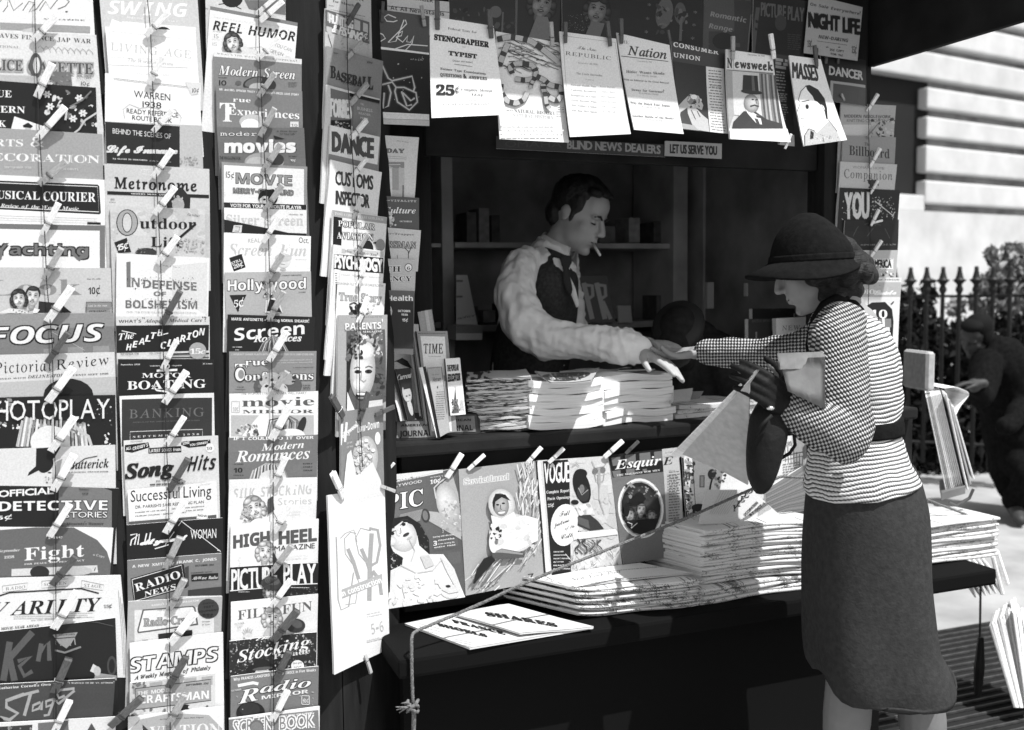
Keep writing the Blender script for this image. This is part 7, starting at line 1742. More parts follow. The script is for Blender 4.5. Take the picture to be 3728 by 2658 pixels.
def hand(bm, wrist, d, palm, L_=.185, curl=(.25, .3, .35, .45), thumb=1, spread=.10, wr=.026):
    """palm, four fingers of their own lengths and a thumb off its side; d along the hand, palm = way the palm faces"""
    d = unit(d); palm = np.array(palm, float); palm = unit(palm - d * (palm @ d)); side = np.cross(d, palm) * thumb
    W_ = np.array(wrist, float)
    k = L_ / .185
    limb(bm, (W_ - d * .03 * k, wr * k), (W_ + d * .012 * k, wr * .92 * k))
    for j in range(4):
        o = (.030 - .020 * j) * k
        limb(bm, (W_ + side * o * .55, .0150 * k), (W_ + d * .045 * k + side * o * .9, .0145 * k), (W_ + d * (.088 - .006 * abs(j - 1)) * k + side * o, .0112 * k))
        seg = [(.042, .0095), (.027, .0084), (.022, .0074)]
        ln_ = (.94, 1.05, 1.0, .80)[j]
        p_ = W_ + d * (.088 - .006 * abs(j - 1)) * k + side * o
        dd = unit(d + side * spread * (1.2 - j * .8))
        r0 = .0105 * k
        for sl, r1 in seg:
            c_ = curl[j]
            dd = unit(dd * math.cos(c_) + palm * math.sin(c_))
            q_ = p_ + dd * sl * ln_ * k
            limb(bm, (p_, r0), (q_, r1 * k)); p_, r0 = q_, r1 * k
    p_ = W_ + d * .018 * k + side * .022 * k
    for sl, r_, dv_ in ((.045, .0150, unit(d * .7 + side * .75 + palm * .25)), (.034, .0115, unit(d * .9 + side * .35 + palm * .3)), (.027, .0095, unit(d + side * .1 + palm * .35))):
        q_ = p_ + dv_ * sl * k; limb(bm, (p_, r_ * k), (q_, r_ * .85 * k)); p_ = q_
    limb(bm, (W_ + side * .012 * k + palm * .006 * k, .016 * k), (W_ + d * .04 * k + side * .026 * k + palm * .008 * k, .0165 * k))
def relax(o, c, R_, it=30):
    """soften the cheeks, jaw and temples, leaving brow, nose, mouth and ears"""
    me = o.data; n = len(me.vertices)
    co = np.empty(n * 3); me.vertices.foreach_get('co', co); co = co.reshape(-1, 3)
    ed = np.empty(len(me.edges) * 2, int); me.edges.foreach_get('vertices', ed); ed = ed.reshape(-1, 2)
    loc = (co - np.array(c)) @ np.array(R_)
    ax = np.abs(loc[:, 0])
    m_ = (np.linalg.norm(loc, axis=1) < .17) & (ax < .071) & (loc[:, 1] > -.06) & (loc[:, 2] > -.14)
    m_ &= ~((ax < .020) & (loc[:, 1] > .07) & (loc[:, 2] < .03))
    m_ &= ~((loc[:, 2] > -.02) & (loc[:, 2] < .032) & (loc[:, 1] > .066) & (ax < .05))
    wt = np.clip(m_.astype(float), 0, 1)[:, None]
    cnt = np.zeros(n); np.add.at(cnt, ed[:, 0], 1); np.add.at(cnt, ed[:, 1], 1)
    for k in range(it):
        s_ = np.zeros((n, 3)); np.add.at(s_, ed[:, 0], co[ed[:, 1]]); np.add.at(s_, ed[:, 1], co[ed[:, 0]])
        co = co + wt * .6 * (s_ / np.maximum(cnt, 1)[:, None] - co)
    me.vertices.foreach_set('co', co.ravel()); me.update()
M['lip'] = mat('lip_line', .07, .5, .3)
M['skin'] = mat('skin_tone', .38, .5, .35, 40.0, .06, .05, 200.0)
M['shirt'] = mat('white_shirt_cotton', .78, .85, .1, 30, .06, .25, 45)
def stripe(m_, direction, freq, dark):
    t_ = m_.node_tree; b_ = t_.nodes['Principled BSDF']
    old = b_.inputs['Base Color'].links[0].from_socket
    tc = t_.nodes.new('ShaderNodeTexCoord'); d_ = t_.nodes.new('ShaderNodeVectorMath'); d_.operation = 'DOT_PRODUCT'; d_.inputs[1].default_value = direction
    t_.links.new(tc.outputs['Object'], d_.inputs[0])
    mu = t_.nodes.new('ShaderNodeMath'); mu.operation = 'MULTIPLY'; mu.inputs[1].default_value = 6.2832 * freq; t_.links.new(d_.outputs['Value'], mu.inputs[0])
    sn = t_.nodes.new('ShaderNodeMath'); sn.operation = 'SINE'; t_.links.new(mu.outputs[0], sn.inputs[0])
    r_ = t_.nodes.new('ShaderNodeMapRange'); r_.inputs['From Min'].default_value = .2; r_.inputs['From Max'].default_value = .9; r_.inputs['To Min'].default_value = 1.0; r_.inputs['To Max'].default_value = dark; t_.links.new(sn.outputs[0], r_.inputs[0])
    mx = t_.nodes.new('ShaderNodeMix'); mx.data_type = 'RGBA'; mx.blend_type = 'MULTIPLY'; mx.inputs[0].default_value = 1.0
    t_.links.new(old, mx.inputs[6]); t_.links.new(r_.outputs[0], mx.inputs[7]); t_.links.new(mx.outputs[2], b_.inputs['Base Color'])
M['vest'] = mat('dark_wool_vest', .045, .9, .1, 90, .3, .2, 200)
M['tie'] = mat('black_tie', .018, .6, .3)
M['trousers'] = mat('dark_trousers', .018, .9, .1, 50, .3)

# ---- the dealer behind the counter
f_m = camdir(.80, -.42, .43); u_m = camdir(.30, .93, .2)
Hc = at(2106, 785, 3.45)
L, R3 = frame(f_m, u_m, Hc)
bm = bmesh.new()
head(bm, L, R3)
neck0 = L(0, -.05, -.19)
sR = at(1896, 990, 3.34); sL = at(2040, 965, 3.66)
chest = at(1985, 1060, 3.50); hip = at(1930, 1500, 3.55)
limb(bm, (neck0, .06), (at(1990, 990, 3.50), .07), (at(1965, 1150, 3.52), .095), (at(1935, 1380, 3.55), .10), (hip, .11))
limb(bm, (at(1985, 985, 3.49), .05), (sR, .042)); limb(bm, (at(1985, 985, 3.49), .05), (sL, .042))
elR, wrR = at(1935, 1200, 3.18), at(2325, 1272, 3.03)
limb(bm, (sR, .040), (at(1880, 1095, 3.25), .040), (elR, .040), (at(2080, 1244, 3.12), .036), (wrR, .028))
elL, wrL = at(2085, 1245, 3.58), at(2330, 1262, 3.22)
limb(bm, (sL, .05), (elL, .042), (wrL, .027))
hand(bm, at(2352, 1283, 3.02), at(2480, 1356, 2.90) - at(2352, 1283, 3.02), -UPV * .75 - RGT * .35 + FWD * .2, .185, (.08, .10, .14, .20), -1, .015)
hand(bm, at(2352, 1252, 3.17), at(2470, 1250, 3.04) - at(2352, 1252, 3.17), -UPV, .17, (.25, .3, .35, .45), 1, .08)
floor_z = .12
for sx, x0 in ((-1, 1885), (1, 1985)):
    hp = at(x0, 1510, 3.55); kn_ = np.array((hp[0] + .01, hp[1] - .03, .55)); an = np.array((hp[0], hp[1] + .02, .20))
    limb(bm, (hp, .085), (kn_, .06), (an, .042), (an + np.array((.02, -.14, -.045)), .034))
man = remeshed('person', bm, .0042, M['skin'], None, 3)
tag(man, 'dark haired vendor in shirtsleeves, vest and tie, leaning over the counter with cigarette', 'person')
face_bits(L, R3, man)
relax(man, Hc, R3)
bm = bmesh.new()
E = lambda x, y, z, a, b_, c, rot=None: add_ell(bm, L(x, y, z), (a, b_, c), R3 @ rot if rot else R3, 24, 14)
E(0, -.026, .052, .083, .096, .088); E(0, .028, .116, .056, .058, .022, Matrix.Rotation(-.4, 3, 'X')); E(0, -.075, -.01, .066, .045, .06)
for sx in (-1, 1): E(sx * .069, .010, .040, .014, .030, .036); E(sx * .073, .010, .000, .008, .010, .026); E(sx * .046, .052, .098, .022, .03, .016)
hr = remeshed('hair', bm, .004, M['hair'], man, 2, (.003, 60, (1, 1, .4)))
# shirt: collar, torso and both sleeves as one cloth
bm = bmesh.new()
loft(bm, [(1962, 862, 2048, 905, 3.47, .062), (1925, 895, 2072, 935, 3.47, .085), (1885, 930, 2095, 975, 3.47, .13), (1868, 1010, 2100, 1040, 3.48, .15), (1840, 1100, 2098, 1120, 3.5, .15), (1812, 1200, 2085, 1215, 3.52, .145), (1790, 1330, 2062, 1335, 3.54, .14), (1785, 1480, 2050, 1480, 3.55, .14)])
limb(bm, (at(1915, 958, 3.37), .056), (at(1892, 990, 3.31), .066), (at(1872, 1090, 3.24), .069), (at(1915, 1190, 3.17), .070), (at(1985, 1232, 3.15), .066), (at(2080, 1244, 3.12), .058), (at(2190, 1256, 3.08), .056), (at(2265, 1266, 3.05), .056), (at(2296, 1270, 3.035), .049), (at(2318, 1272, 3.03), .041))
limb(bm, (sL, .068), (elL, .058), (at(2290, 1250, 3.28), .046))
shirt = remeshed('shirt', bm, .006, M['shirt'], man, 3, (.006, 9, (1, 1, 1)))
el_r = float((elR - EYE) @ RGT)
def sleeve_folds(q_):
    r_, d_, h_ = (q_ - EYE) @ RGT, (q_ - EYE) @ FWD, q_[2]
    k = min(1, max(0, (r_ - el_r + .02) / .10))
    up = noise.noise(Vector((r_ * 34 + h_ * 6, d_ * 34, h_ * 5)))
    fo = noise.noise(Vector((r_ * 7, d_ * 38, h_ * 44 + r_ * 10)))
    el = (.25 - abs(noise.noise(Vector((r_ * 18 + h_ * 22, d_ * 8, h_ * 16))))) * max(0, 1 - abs(r_ - el_r - .02) / .13)
    cu = (.22 - abs(noise.noise(Vector((r_ * 34, d_ * 10, h_ * 12 + r_ * 8))))) * max(0, min(1, (r_ - el_r - .13) / .08))
    return .0105 * (up * (1 - k) + fo * k) + .008 * el + .013 * cu + .004 * noise.noise(Vector((r_ * 60, d_ * 60, h_ * 30)))
wrinkle(shirt.data, lambda q_: sleeve_folds(q_))
bm = bmesh.new()
limb(bm, (at(2302, 1268, 3.035), .0475), (at(2322, 1272, 3.028), .0455))
remeshed('cuff', bm, .004, M['shirt'], man, 1)
# vest over the torso, open in a V
bm = bmesh.new()
loft(bm, [(1958, 893, 2072, 938, 3.47, .095), (1932, 930, 2088, 980, 3.475, .135), (1900, 975, 2104, 1010, 3.475, .165), (1865, 1035, 2106, 1055, 3.485, .186), (1835, 1110, 2104, 1125, 3.505, .186), (1806, 1205, 2092, 1220, 3.525, .16), (1784, 1335, 2070, 1340, 3.545, .155), (1780, 1490, 2056, 1490, 3.555, .155)])
vest = bm_obj('vest', bm, M['vest'], man, True)
def patch(name, pts, z, m_, parent, th=.006, dz=None):
    bm = bmesh.new()
    P = [at(x, y, (z if dz is None else z + dz[i])) for i, (x, y) in enumerate(pts)]
    n = unit(EYE - P[0])
    lo = [bm.verts.new(V(p_)) for p_ in P]; hi = [bm.verts.new(V(p_ + n * th)) for p_ in P]
    bm.faces.new(lo); bm.faces.new(hi[::-1])
    for i in range(len(P)): bm.faces.new((lo[i], lo[(i + 1) % len(P)], hi[(i + 1) % len(P)], hi[i]))
    bmesh.ops.recalc_face_normals(bm, faces=bm.faces[:])
    bmesh.ops.bevel(bm, geom=bm.edges[:], offset=th * .3, segments=2, affect='EDGES')
    return bm_obj(name, bm, m_, parent, False)
crop('L')
cp = lambda *a: [tuple(q_) for q_ in px(np.array(a, float).reshape(-1, 2))]
patch('shirt_front', cp(795, 690, 850, 700, 905, 800, 955, 900, 985, 1020, 965, 1050, 930, 960, 880, 860, 820, 790), 3.34, M['shirt'], man, .012)
patch('necktie', cp(850, 690, 900, 668, 938, 700, 925, 745, 905, 775, 928, 860, 938, 930, 920, 962, 890, 920, 868, 850, 870, 770, 852, 730), 3.322, M['tie'], man, .016)
bm = bmesh.new()
for pts in (((655, 520), (700, 505), (775, 570), (850, 655), (838, 690), (760, 640), (690, 580)), ):
    pass
bm.free()
bm = bmesh.new()
rows = []
for k in range(25):
    a = rad(-152 + 304 * k / 24)
    fr = abs(k - 12) / 12
    row = []
    for r_, z_ in ((.060, -.150), (.0625, -.100 - .012 * fr), (.0665, -.097 - .012 * fr), (.084 + .006 * fr, -.150 - .030 * fr ** 2), (.080 + .006 * fr, -.153 - .030 * fr ** 2)):
        row.append(bm.verts.new(V(L(r_ * math.sin(a), -.040 - r_ * math.cos(a) * 1.02 + .012, z_))))
    rows.append(row)
for a, c in zip(rows, rows[1:]):
    for j in range(4): bm.faces.new((a[j], a[j + 1], c[j + 1], c[j]))
bmesh.ops.recalc_face_normals(bm, faces=bm.faces[:])
bmesh.ops.solidify(bm, geom=bm.faces[:], thickness=.0015)
bm_obj('collar', bm, M['shirt'], man, True)
# trousers
bm = bmesh.new()
for x0 in (1885, 1985):
    hp = at(x0, 1500, 3.55); limb(bm, (hp, .105), (np.array((hp[0] + .01, hp[1] - .03, .55)), .08), (np.array((hp[0], hp[1] + .02, .22)), .065))
remeshed('trousers', bm, .01, M['trousers'], man, 2)
bm = bmesh.new()
mo = L(.012, .098, -.067)
c2 = at(*px([(1130, 676)])[0], 3.355)
add_tube(bm, [mo, mo + (c2 - mo)], .0043, 10)
cg = bm_obj('cigarette', bm, M['plainpage'], None, True)
tag(cg, 'lit white cigarette hanging from the vendor lips', 'cigarette')

# ---- the stooping helper in the dark interior
bm = bmesh.new()
h2 = at(2470, 1245, 3.35)
L2, R2 = frame(camdir(-.3, -.75, .55), camdir(-.2, .6, .75), h2)
head(bm, L2, R2)
limb(bm, (L2(0, -.05, -.19), .06), (at(2540, 1245, 3.5), .08), (at(2580, 1330, 3.5), .13), (at(2580, 1600, 3.5), .15), (at(2560, 1760, 3.45), .14))
for x_, s_ in ((2440, -1), (2660, 1)): limb(bm, (at(2560 + s_ * 60, 1310, 3.42), .07), (at(x_, 1480, 3.38), .05), (at(2520 + s_ * 20, 1560, 3.25), .035))
for s_ in (-1, 1):
    a = at(2560 + s_ * 50, 1740, 3.45); kn_ = a + np.array((s_ * .05, -.22, .05)); an = np.array((kn_[0], kn_[1] + .02, .2))
    limb(bm, (a, .09), (kn_, .06), (an, .042), (an + np.array((0, -.12, -.04)), .034))
p2 = remeshed('person', bm, .006, M['trousers'], None, 2)
tag(p2, 'person in dark clothes stooping in the shadow behind the joined hands', 'person')
bm = bmesh.new()
add_ell(bm, L2(0, -.02, .06), (.088, .11, .045), R2, 28, 14); add_ell(bm, L2(0, .08, .035), (.07, .07, .012), R2, 20, 10)
remeshed('cap', bm, .005, M['tie'], p2, 2)

# ---- the customer
def knit(name, k1, checks):
    m_ = mat(name, .7, .95, .05)
    t_ = m_.node_tree; b_ = t_.nodes['Principled BSDF']
    tc = t_.nodes.new('ShaderNodeTexCoord')
    n_ = t_.nodes.new('ShaderNodeTexNoise'); n_.inputs['Scale'].default_value = 7; n_.inputs['Detail'].default_value = 2
    ad = t_.nodes.new('ShaderNodeMixRGB'); ad.blend_type = 'ADD'; ad.inputs[0].default_value = .035 if not checks else .012
    t_.links.new(tc.outputs['Object'], n_.inputs['Vector']); t_.links.new(tc.outputs['Object'], ad.inputs[1]); t_.links.new(n_.outputs['Color'], ad.inputs[2])
    def wave(direction, freq):
        mp = t_.nodes.new('ShaderNodeVectorMath'); mp.operation = 'DOT_PRODUCT'; mp.inputs[1].default_value = direction
        t_.links.new(ad.outputs[0], mp.inputs[0])
        mu = t_.nodes.new('ShaderNodeMath'); mu.operation = 'MULTIPLY'; mu.inputs[1].default_value = 2 * math.pi * freq
        t_.links.new(mp.outputs['Value'], mu.inputs[0])
        sn = t_.nodes.new('ShaderNodeMath'); sn.operation = 'SINE'; t_.links.new(mu.outputs[0], sn.inputs[0])
        return sn
    a = wave(k1[0], k1[1])
    c = wave(k1[2], k1[3])
    cmb = t_.nodes.new('ShaderNodeMath')
    if checks:
        cmb.operation = 'ADD'; t_.links.new(a.outputs[0], cmb.inputs[0]); t_.links.new(c.outputs[0], cmb.inputs[1])
        lo_, hi_ = -.2, .6
    else:
        cmb.operation = 'MULTIPLY_ADD'; t_.links.new(c.outputs[0], cmb.inputs[0]); cmb.inputs[1].default_value = .28; t_.links.new(a.outputs[0], cmb.inputs[2])
        lo_, hi_ = -.85, .05
    r_ = t_.nodes.new('ShaderNodeMapRange'); r_.interpolation_type = 'SMOOTHSTEP'
    r_.inputs['From Min'].default_value = lo_; r_.inputs['From Max'].default_value = hi_; r_.inputs['To Min'].default_value = .07 if not checks else .04; r_.inputs['To Max'].default_value = .72 if not checks else .5
    t_.links.new(cmb.outputs[0], r_.inputs[0])
    t_.links.new(r_.outputs[0], b_.inputs['Base Color'])
    bp = t_.nodes.new('ShaderNodeBump'); bp.inputs['Strength'].default_value = .6; bp.inputs['Distance'].default_value = .003
    t_.links.new(cmb.outputs[0], bp.inputs['Height']); t_.links.new(bp.outputs[0], b_.inputs['Normal'])
    return m_
dz_ = unit(UPV + RGT * -.12)
M['knit'] = knit('sunlit_striped_tweed', (tuple(unit(UPV - RGT * .16)), 100, tuple(unit(RGT * .8 + UPV * .6)), 190), False)  # same tweed as the sleeves, its sunlit look put into pale stripes
M['tweed'] = knit('checked_tweed', (tuple(unit(UPV)), 108, tuple(unit(RGT + FWD * -.3)), 112), True)
M['tweed2'] = knit('loose_checked_tweed', (tuple(unit(UPV - RGT * .35)), 96, tuple(unit(RGT * .9 + UPV * .5)), 150), True)
M['felt'] = mat('dark_felt', .009, .95, .06, 60, .25, .2, 120)
M['skirt'] = mat('dark_grey_wool_skirt', .034, .9, .1, 70, .2, .2, 150)
M['leather'] = mat('black_leather', .010, .65, .15, 20, .3, .3, 60)
M['stocking'] = mat('sheer_stocking', .17, .6, .3, 30, .05)
f_w = camdir(-.84, -.36, -.40); u_w = camdir(-.33, .92, -.12)
Hw = at(2960, 966, 2.52)
L, R3 = frame(f_w, u_w, Hw)
bm = bmesh.new()
head(bm, L, R3, .93, True)
limb(bm, (L(0, -.045, -.18), .05), (at(3080, 1230, 2.53), .07), (at(3110, 1420, 2.50), .08), (at(3125, 1560, 2.48), .095), (at(3140, 1720, 2.48), .105), (at(3155, 1850, 2.48), .105))
sN, eN, wN = at(3045, 1185, 2.39), at(3092, 1590, 2.31), at(2880, 1492, 2.22)
limb(bm, (at(3060, 1200, 2.5), .05), (sN, .036)); limb(bm, (sN, .034), (eN, .038), (wN, .026))
sF, eF, wF = at(2975, 1245, 2.66), at(2770, 1300, 2.86), at(2566, 1280, 2.99)
limb(bm, (at(3040, 1230, 2.56), .045), (sF, .036)); limb(bm, (sF, .034), (eF, .038), (wF, .027))
hand(bm, at(2542, 1283, 3.0), at(2436, 1302, 2.99) - at(2542, 1283, 3.0), UPV * .9 + RGT * .2, .165, (.15, .22, .3, .4), 1, .10, .024)
hand(bm, at(2862, 1476, 2.22), at(2765, 1395, 2.18) - at(2862, 1476, 2.22), RGT * -.2 + FWD * .9, .146, (.55, .6, .65, .7), -1, .02, .019)
for (kx, ky), (ax, ay), zz in (((3100, 2400), (3052, 2990), 2.46), ((3338, 2420), (3392, 2990), 2.52)):
    hp = at(3120 + (kx - 3240) * .4, 1880, 2.48); kn_ = at(kx, ky, zz); an = at(ax, ay, zz + .03)
    mid = kn_ + (an - kn_) * .35
    limb(bm, (hp, .065), (kn_, .054), (mid, .0555), (an, .036))
    toe = an + f_w * np.array((1, 1, 0)) * .16; toe[2] = .05
    limb(bm, (an, .036), (np.array((an[0], an[1], .06)), .035), (toe, .026))
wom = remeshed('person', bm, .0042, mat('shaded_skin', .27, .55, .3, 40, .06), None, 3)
tag(wom, 'woman in striped tweed jacket, dark felt hat and dark skirt reaching across the counter', 'person')
face_bits(L, R3, wom, .93)
relax(wom, Hw, R3)
bm = bmesh.new()
E = lambda x, y, z, a, b_, c, rot=None: add_ell(bm, L(x, y, z), (a, b_, c), R3 @ rot if rot else R3, 24, 14)
E(0, -.02, .02, .079, .082, .055); E(0, -.080, -.015, .070, .042, .050); E(0, -.10, -.045, .075, .036, .036)
for sx in (-1, 1): E(sx * .068, -.035, -.015, .022, .05, .045); E(sx * .062, -.075, -.055, .034, .036, .032); E(sx * .073, .018, .03, .012, .03, .03); E(sx * .04, -.11, -.07, .034, .028, .026)
M['hair2'] = mat('brown_hair', .011, .55, .25, 60.0, .5, .5, 90.0, stretch=(1, 1, 4))
for x_, y_, z_, r_ in ((3052, 1034, 2.49, (.056, .06, .044)), (3004, 1002, 2.45, (.050, .045, .036)), (3082, 1058, 2.50, (.040, .05, .032)), (3035, 1072, 2.47, (.042, .04, .028)), (2965, 985, 2.42, (.036, .03, .024))): add_ell(bm, at(x_, y_, z_), r_, None, 20, 12)
remeshed('hair', bm, .004, M['hair2'], wom, 2, (.008, 38, (1, 1, 1)))
# jacket body
bm = bmesh.new()
loft(bm, [(3022, 1092, 3112, 1100, 2.52, .06), (2992, 1128, 3158, 1150, 2.52, .10), (2966, 1185, 3208, 1206, 2.52, .155), (2950, 1255, 3238, 1262, 2.52, .165), (2948, 1320, 3255, 1318, 2.51, .165), (2950, 1400, 3264, 1402, 2.50, .155), (2958, 1480, 3268, 1474, 2.50, .140), (2968, 1548, 3264, 1538, 2.49, .125), (2962, 1605, 3276, 1590, 2.49, .135), (2950, 1690, 3296, 1655, 2.49, .155), (2940, 1762, 3318, 1705, 2.49, .168), (2944, 1802, 3330, 1730, 2.49, .172)], 36, 5)
jk = bm_obj('jacket', bm, M['knit'], wom, True)
wrinkle(jk.data, lambda q_: noise.noise(Vector((q_[0] * 14, q_[1] * 14, q_[2] * 9))) * .007 + noise.noise(Vector((q_[0] * 26 + q_[2] * 20, q_[1] * 20, q_[2] * 34))) * .0045)
bm = bmesh.new()
limb(bm, (at(3068, 1195, 2.52), .068), (at(3052, 1195, 2.42), .068), (at(3048, 1260, 2.365), .068), (at(3058, 1400, 2.325), .063), (at(3085, 1540, 2.30), .062), (at(3072, 1590, 2.285), .060))
limb(bm, (at(3075, 1585, 2.285), .060), (at(2990, 1550, 2.26), .056), (at(2890, 1496, 2.225), .043))
remeshed('sleeve', bm, .005, M['tweed2'], wom, 3, (.009, 14, (1, 1, 1)))
bm = bmesh.new()
limb(bm, (at(3060, 1235, 2.53), .075), (at(3010, 1245, 2.58), .070), (at(2930, 1285, 2.68), .058), (at(2770, 1296, 2.86), .052), (at(2640, 1284, 2.94), .045), (at(2578, 1280, 2.985), .041))
remeshed('sleeve', bm, .005, M['tweed'], wom, 2, (.006, 18, (1, 1, 1)))
bm = bmesh.new()
loft(bm, [(2960, 1530, 3274, 1512, 2.49, .132), (2958, 1550, 3276, 1534, 2.49, .137), (2960, 1586, 3277, 1566, 2.49, .137)], 36, 3)
bm_obj('belt', bm, M['felt'], wom, True)
bm = bmesh.new()
loft(bm, [(3018, 1080, 3118, 1098, 2.515, .068), (3004, 1112, 3140, 1128, 2.515, .088)], 28, 3)
bm_obj('collar', bm, M['felt'], wom, True)
bm = bmesh.new()
crop('W'); add_tube(bm, [at(*px([(x_, y_)])[0], z_) for x_, y_, z_ in ((900, 775, 2.47), (800, 800, 2.43), (720, 850, 2.415), (660, 940, 2.41), (625, 1040, 2.41), (604, 1130, 2.42), (596, 1200, 2.43))], [.010, .016, .018, .016, .013, .011, .006], 10)
crop('Z'); bm_obj('lapel', bm, M['felt'], wom, True)
# skirt
bm = bmesh.new()
loft(bm, [(2966, 1740, 3312, 1690, 2.49, .15), (2948, 1800, 3334, 1738, 2.49, .165), (2942, 1900, 3364, 1856, 2.49, .175), (2940, 2020, 3374, 2000, 2.49, .178), (2942, 2142, 3378, 2142, 2.49, .180), (2946, 2310, 3400, 2318, 2.49, .185), (2956, 2405, 3442, 2395, 2.49, .19, .015), (2974, 2444, 3462, 2432, 2.49, .19, .034)], 40, 6)
sk = bm_obj('skirt', bm, M['skirt'], wom, True)
sc_ = at(3150, 2100, 2.49)
wrinkle(sk.data, lambda q_: max(0, min(1, (1.0 - q_[2]) / .5)) * .012 * math.sin(math.atan2(q_[1] - sc_[1], q_[0] - sc_[0]) * 5 + q_[2] * 3.2) + .008 * noise.noise(Vector((q_[0] * 9, q_[1] * 9, q_[2] * 3))))
bm = bmesh.new(); bm.from_mesh(sk.data)
bmesh.ops.delete(bm, geom=[f for f in bm.faces if len(f.verts) > 6], context='FACES_ONLY')
bmesh.ops.solidify(bm, geom=bm.faces[:], thickness=.004)
bm.to_mesh(sk.data); bm.free()
for f in sk.data.polygons: f.use_smooth = True
# stockings over the legs
bm = bmesh.new()
for (kx, ky), (ax, ay), zz in (((3100, 2400), (3052, 2990), 2.46), ((3338, 2420), (3392, 2990), 2.52)):
    kn_ = at(kx, ky, zz); an = at(ax, ay, zz + .03); mid = kn_ + (an - kn_) * .35
    limb(bm, (kn_ + np.array((0, 0, .03)), .055), (kn_, .057), (mid, .0585), (an, .039))
remeshed('stockings', bm, .005, M['stocking'], wom, 3)
# hat: tilted crown and wide dipping brim, with a band
bm = bmesh.new()
loft(bm, [(2808, 962, 3094, 938, 2.50, .138), (2816, 905, 3088, 898, 2.50, .134), (2838, 848, 3052, 850, 2.50, .115), (2876, 800, 3008, 808, 2.50, .080), (2914, 776, 2970, 782, 2.50, .035)], 32, 5)
hat = bm_obj('hat', bm, M['felt'], wom, True)
bm = bmesh.new()
loft(bm, [(2808, 935, 3096, 920, 2.50, .1425), (2803, 962, 3099, 942, 2.50, .1445)], 32, 3)
bm_obj('hat_band', bm, M['felt'], hat, True)
bm = bmesh.new()
rows = []
ci = (at(2812, 960, 2.5) + at(3092, 940, 2.5)) / 2; ai = (at(3092, 940, 2.5) - at(2812, 960, 2.5)) / 2
co_ = (at(2722, 1002, 2.5) + at(3112, 954, 2.5)) / 2; ao = (at(3112, 954, 2.5) - at(2722, 1002, 2.5)) / 2
for s_, dzz in ((0, .004), (.5, -.002), (1, 0), (1, -.006), (.5, -.010), (0, -.006)):
    row = []
    for k in range(40):
        th = 2 * math.pi * k / 40
        c_ = ci * (1 - s_) + co_ * s_; a_ = ai * (1 - s_) + ao * s_; dh = .138 + .05 * s_
        row.append(bm.verts.new(V(c_ + a_ * math.cos(th) - _F0 * dh * math.sin(th) + np.array((0, 0, dzz - .022 * s_ * abs(math.sin(th)) ** 2)))))
    rows.append(row)
for i in range(len(rows)):
    a, c = rows[i], rows[(i + 1) % len(rows)]
    for k in range(40): bm.faces.new((a[k], a[(k + 1) % 40], c[(k + 1) % 40], c[k]))
bmesh.ops.recalc_face_normals(bm, faces=bm.faces[:])
bm_obj('brim', bm, M['felt'], hat, True)
# glove on the near hand
bm = bmesh.new()
hand(bm, at(2862, 1476, 2.22), at(2765, 1395, 2.18) - at(2862, 1476, 2.22), RGT * -.2 + FWD * .9, .168, (.55, .6, .65, .7), -1, .02, .027)
remeshed('glove', bm, .0035, M['leather'], wom, 2)
# handbag
bm = bmesh.new()
loft(bm, [(2756, 1470, 2838, 1462, 2.24, .02), (2732, 1520, 2864, 1510, 2.24, .038), (2722, 1590, 2866, 1580, 2.24, .048), (2718, 1660, 2848, 1655, 2.24, .050), (2722, 1730, 2826, 1725, 2.24, .045), (2738, 1776, 2804, 1772, 2.24, .032), (2752, 1796, 2785, 1794, 2.24, .014)], 28, 5)
bag = bm_obj('handbag', bm, M['leather'], None, True)
tag(bag, 'soft black leather handbag hanging from the gloved hand of the customer', 'handbag')
bm = bmesh.new(); add_ell(bm, at(2806, 1486, 2.185), (.010, .008, .006)); bm_obj('clasp', bm, mat('bright_metal', .7, .25, .6, metal=1.0), bag, True)
bm = bmesh.new(); add_tube(bm, [at(x, y, z) for x, y, z in ((2855, 1540, 2.23), (2890, 1580, 2.23), (2895, 1620, 2.235), (2875, 1650, 2.24), (2845, 1668, 2.24))], .004, 6); bm_obj('strap', bm, M['leather'], bag, True)
bm = bmesh.new(); add_tube(bm, [at(x, y, z) for x, y, z in ((2750, 1590, 2.185), (2775, 1545, 2.178), (2810, 1512, 2.178))], .0045, 6); bm_obj('piping', bm, M['leather'], bag, True)
# folded newspaper under her hand
n_ = unit(-.62 * _R0 - .52 * _F0 - .55 * CU)
pp = at(2720, 1560, 2.27)
q_ = [(2748, 1352), (2770, 1352), (2716, 1770), (2486, 1652)]
quad = [(2762, 1350), (2728, 1400), (2722, 1766), (2640, 1722), (2484, 1654)]
def plate(name, pts, off, th, m_, parent=None):
    P = [hit(x, y, pp + n_ * off, n_) for x, y in pts]
    bm = bmesh.new()
    lo = [bm.verts.new(V(p_)) for p_ in P]; hi = [bm.verts.new(V(p_ - n_ * th)) for p_ in P]
    bm.faces.new(lo); bm.faces.new(hi[::-1])
    for i in range(len(P)): bm.faces.new((lo[i], lo[(i + 1) % len(P)], hi[(i + 1) % len(P)], hi[i]))
    bmesh.ops.recalc_face_normals(bm, faces=bm.faces[:])
    return bm_obj(name, bm, m_, parent)
M['newsgrey'] = mat('newsprint_grey', .42, .9, .1, 60, .12, .1, 30)
held = plate('newspaper', quad, 0, .004, M['newsgrey'])
tag(held, 'folded newspaper held aslant by the gloved hand, its bright edge upward', 'newspaper')
for k, dx in enumerate((-14, -28, -42)):
    plate('fold', [(2764 + dx * .25, 1349), (2735 + dx, 1398), (2500 + dx, 1668), (2483 + dx, 1656)], -.010 - .011 * k, .0045, M['plainpage'], held)
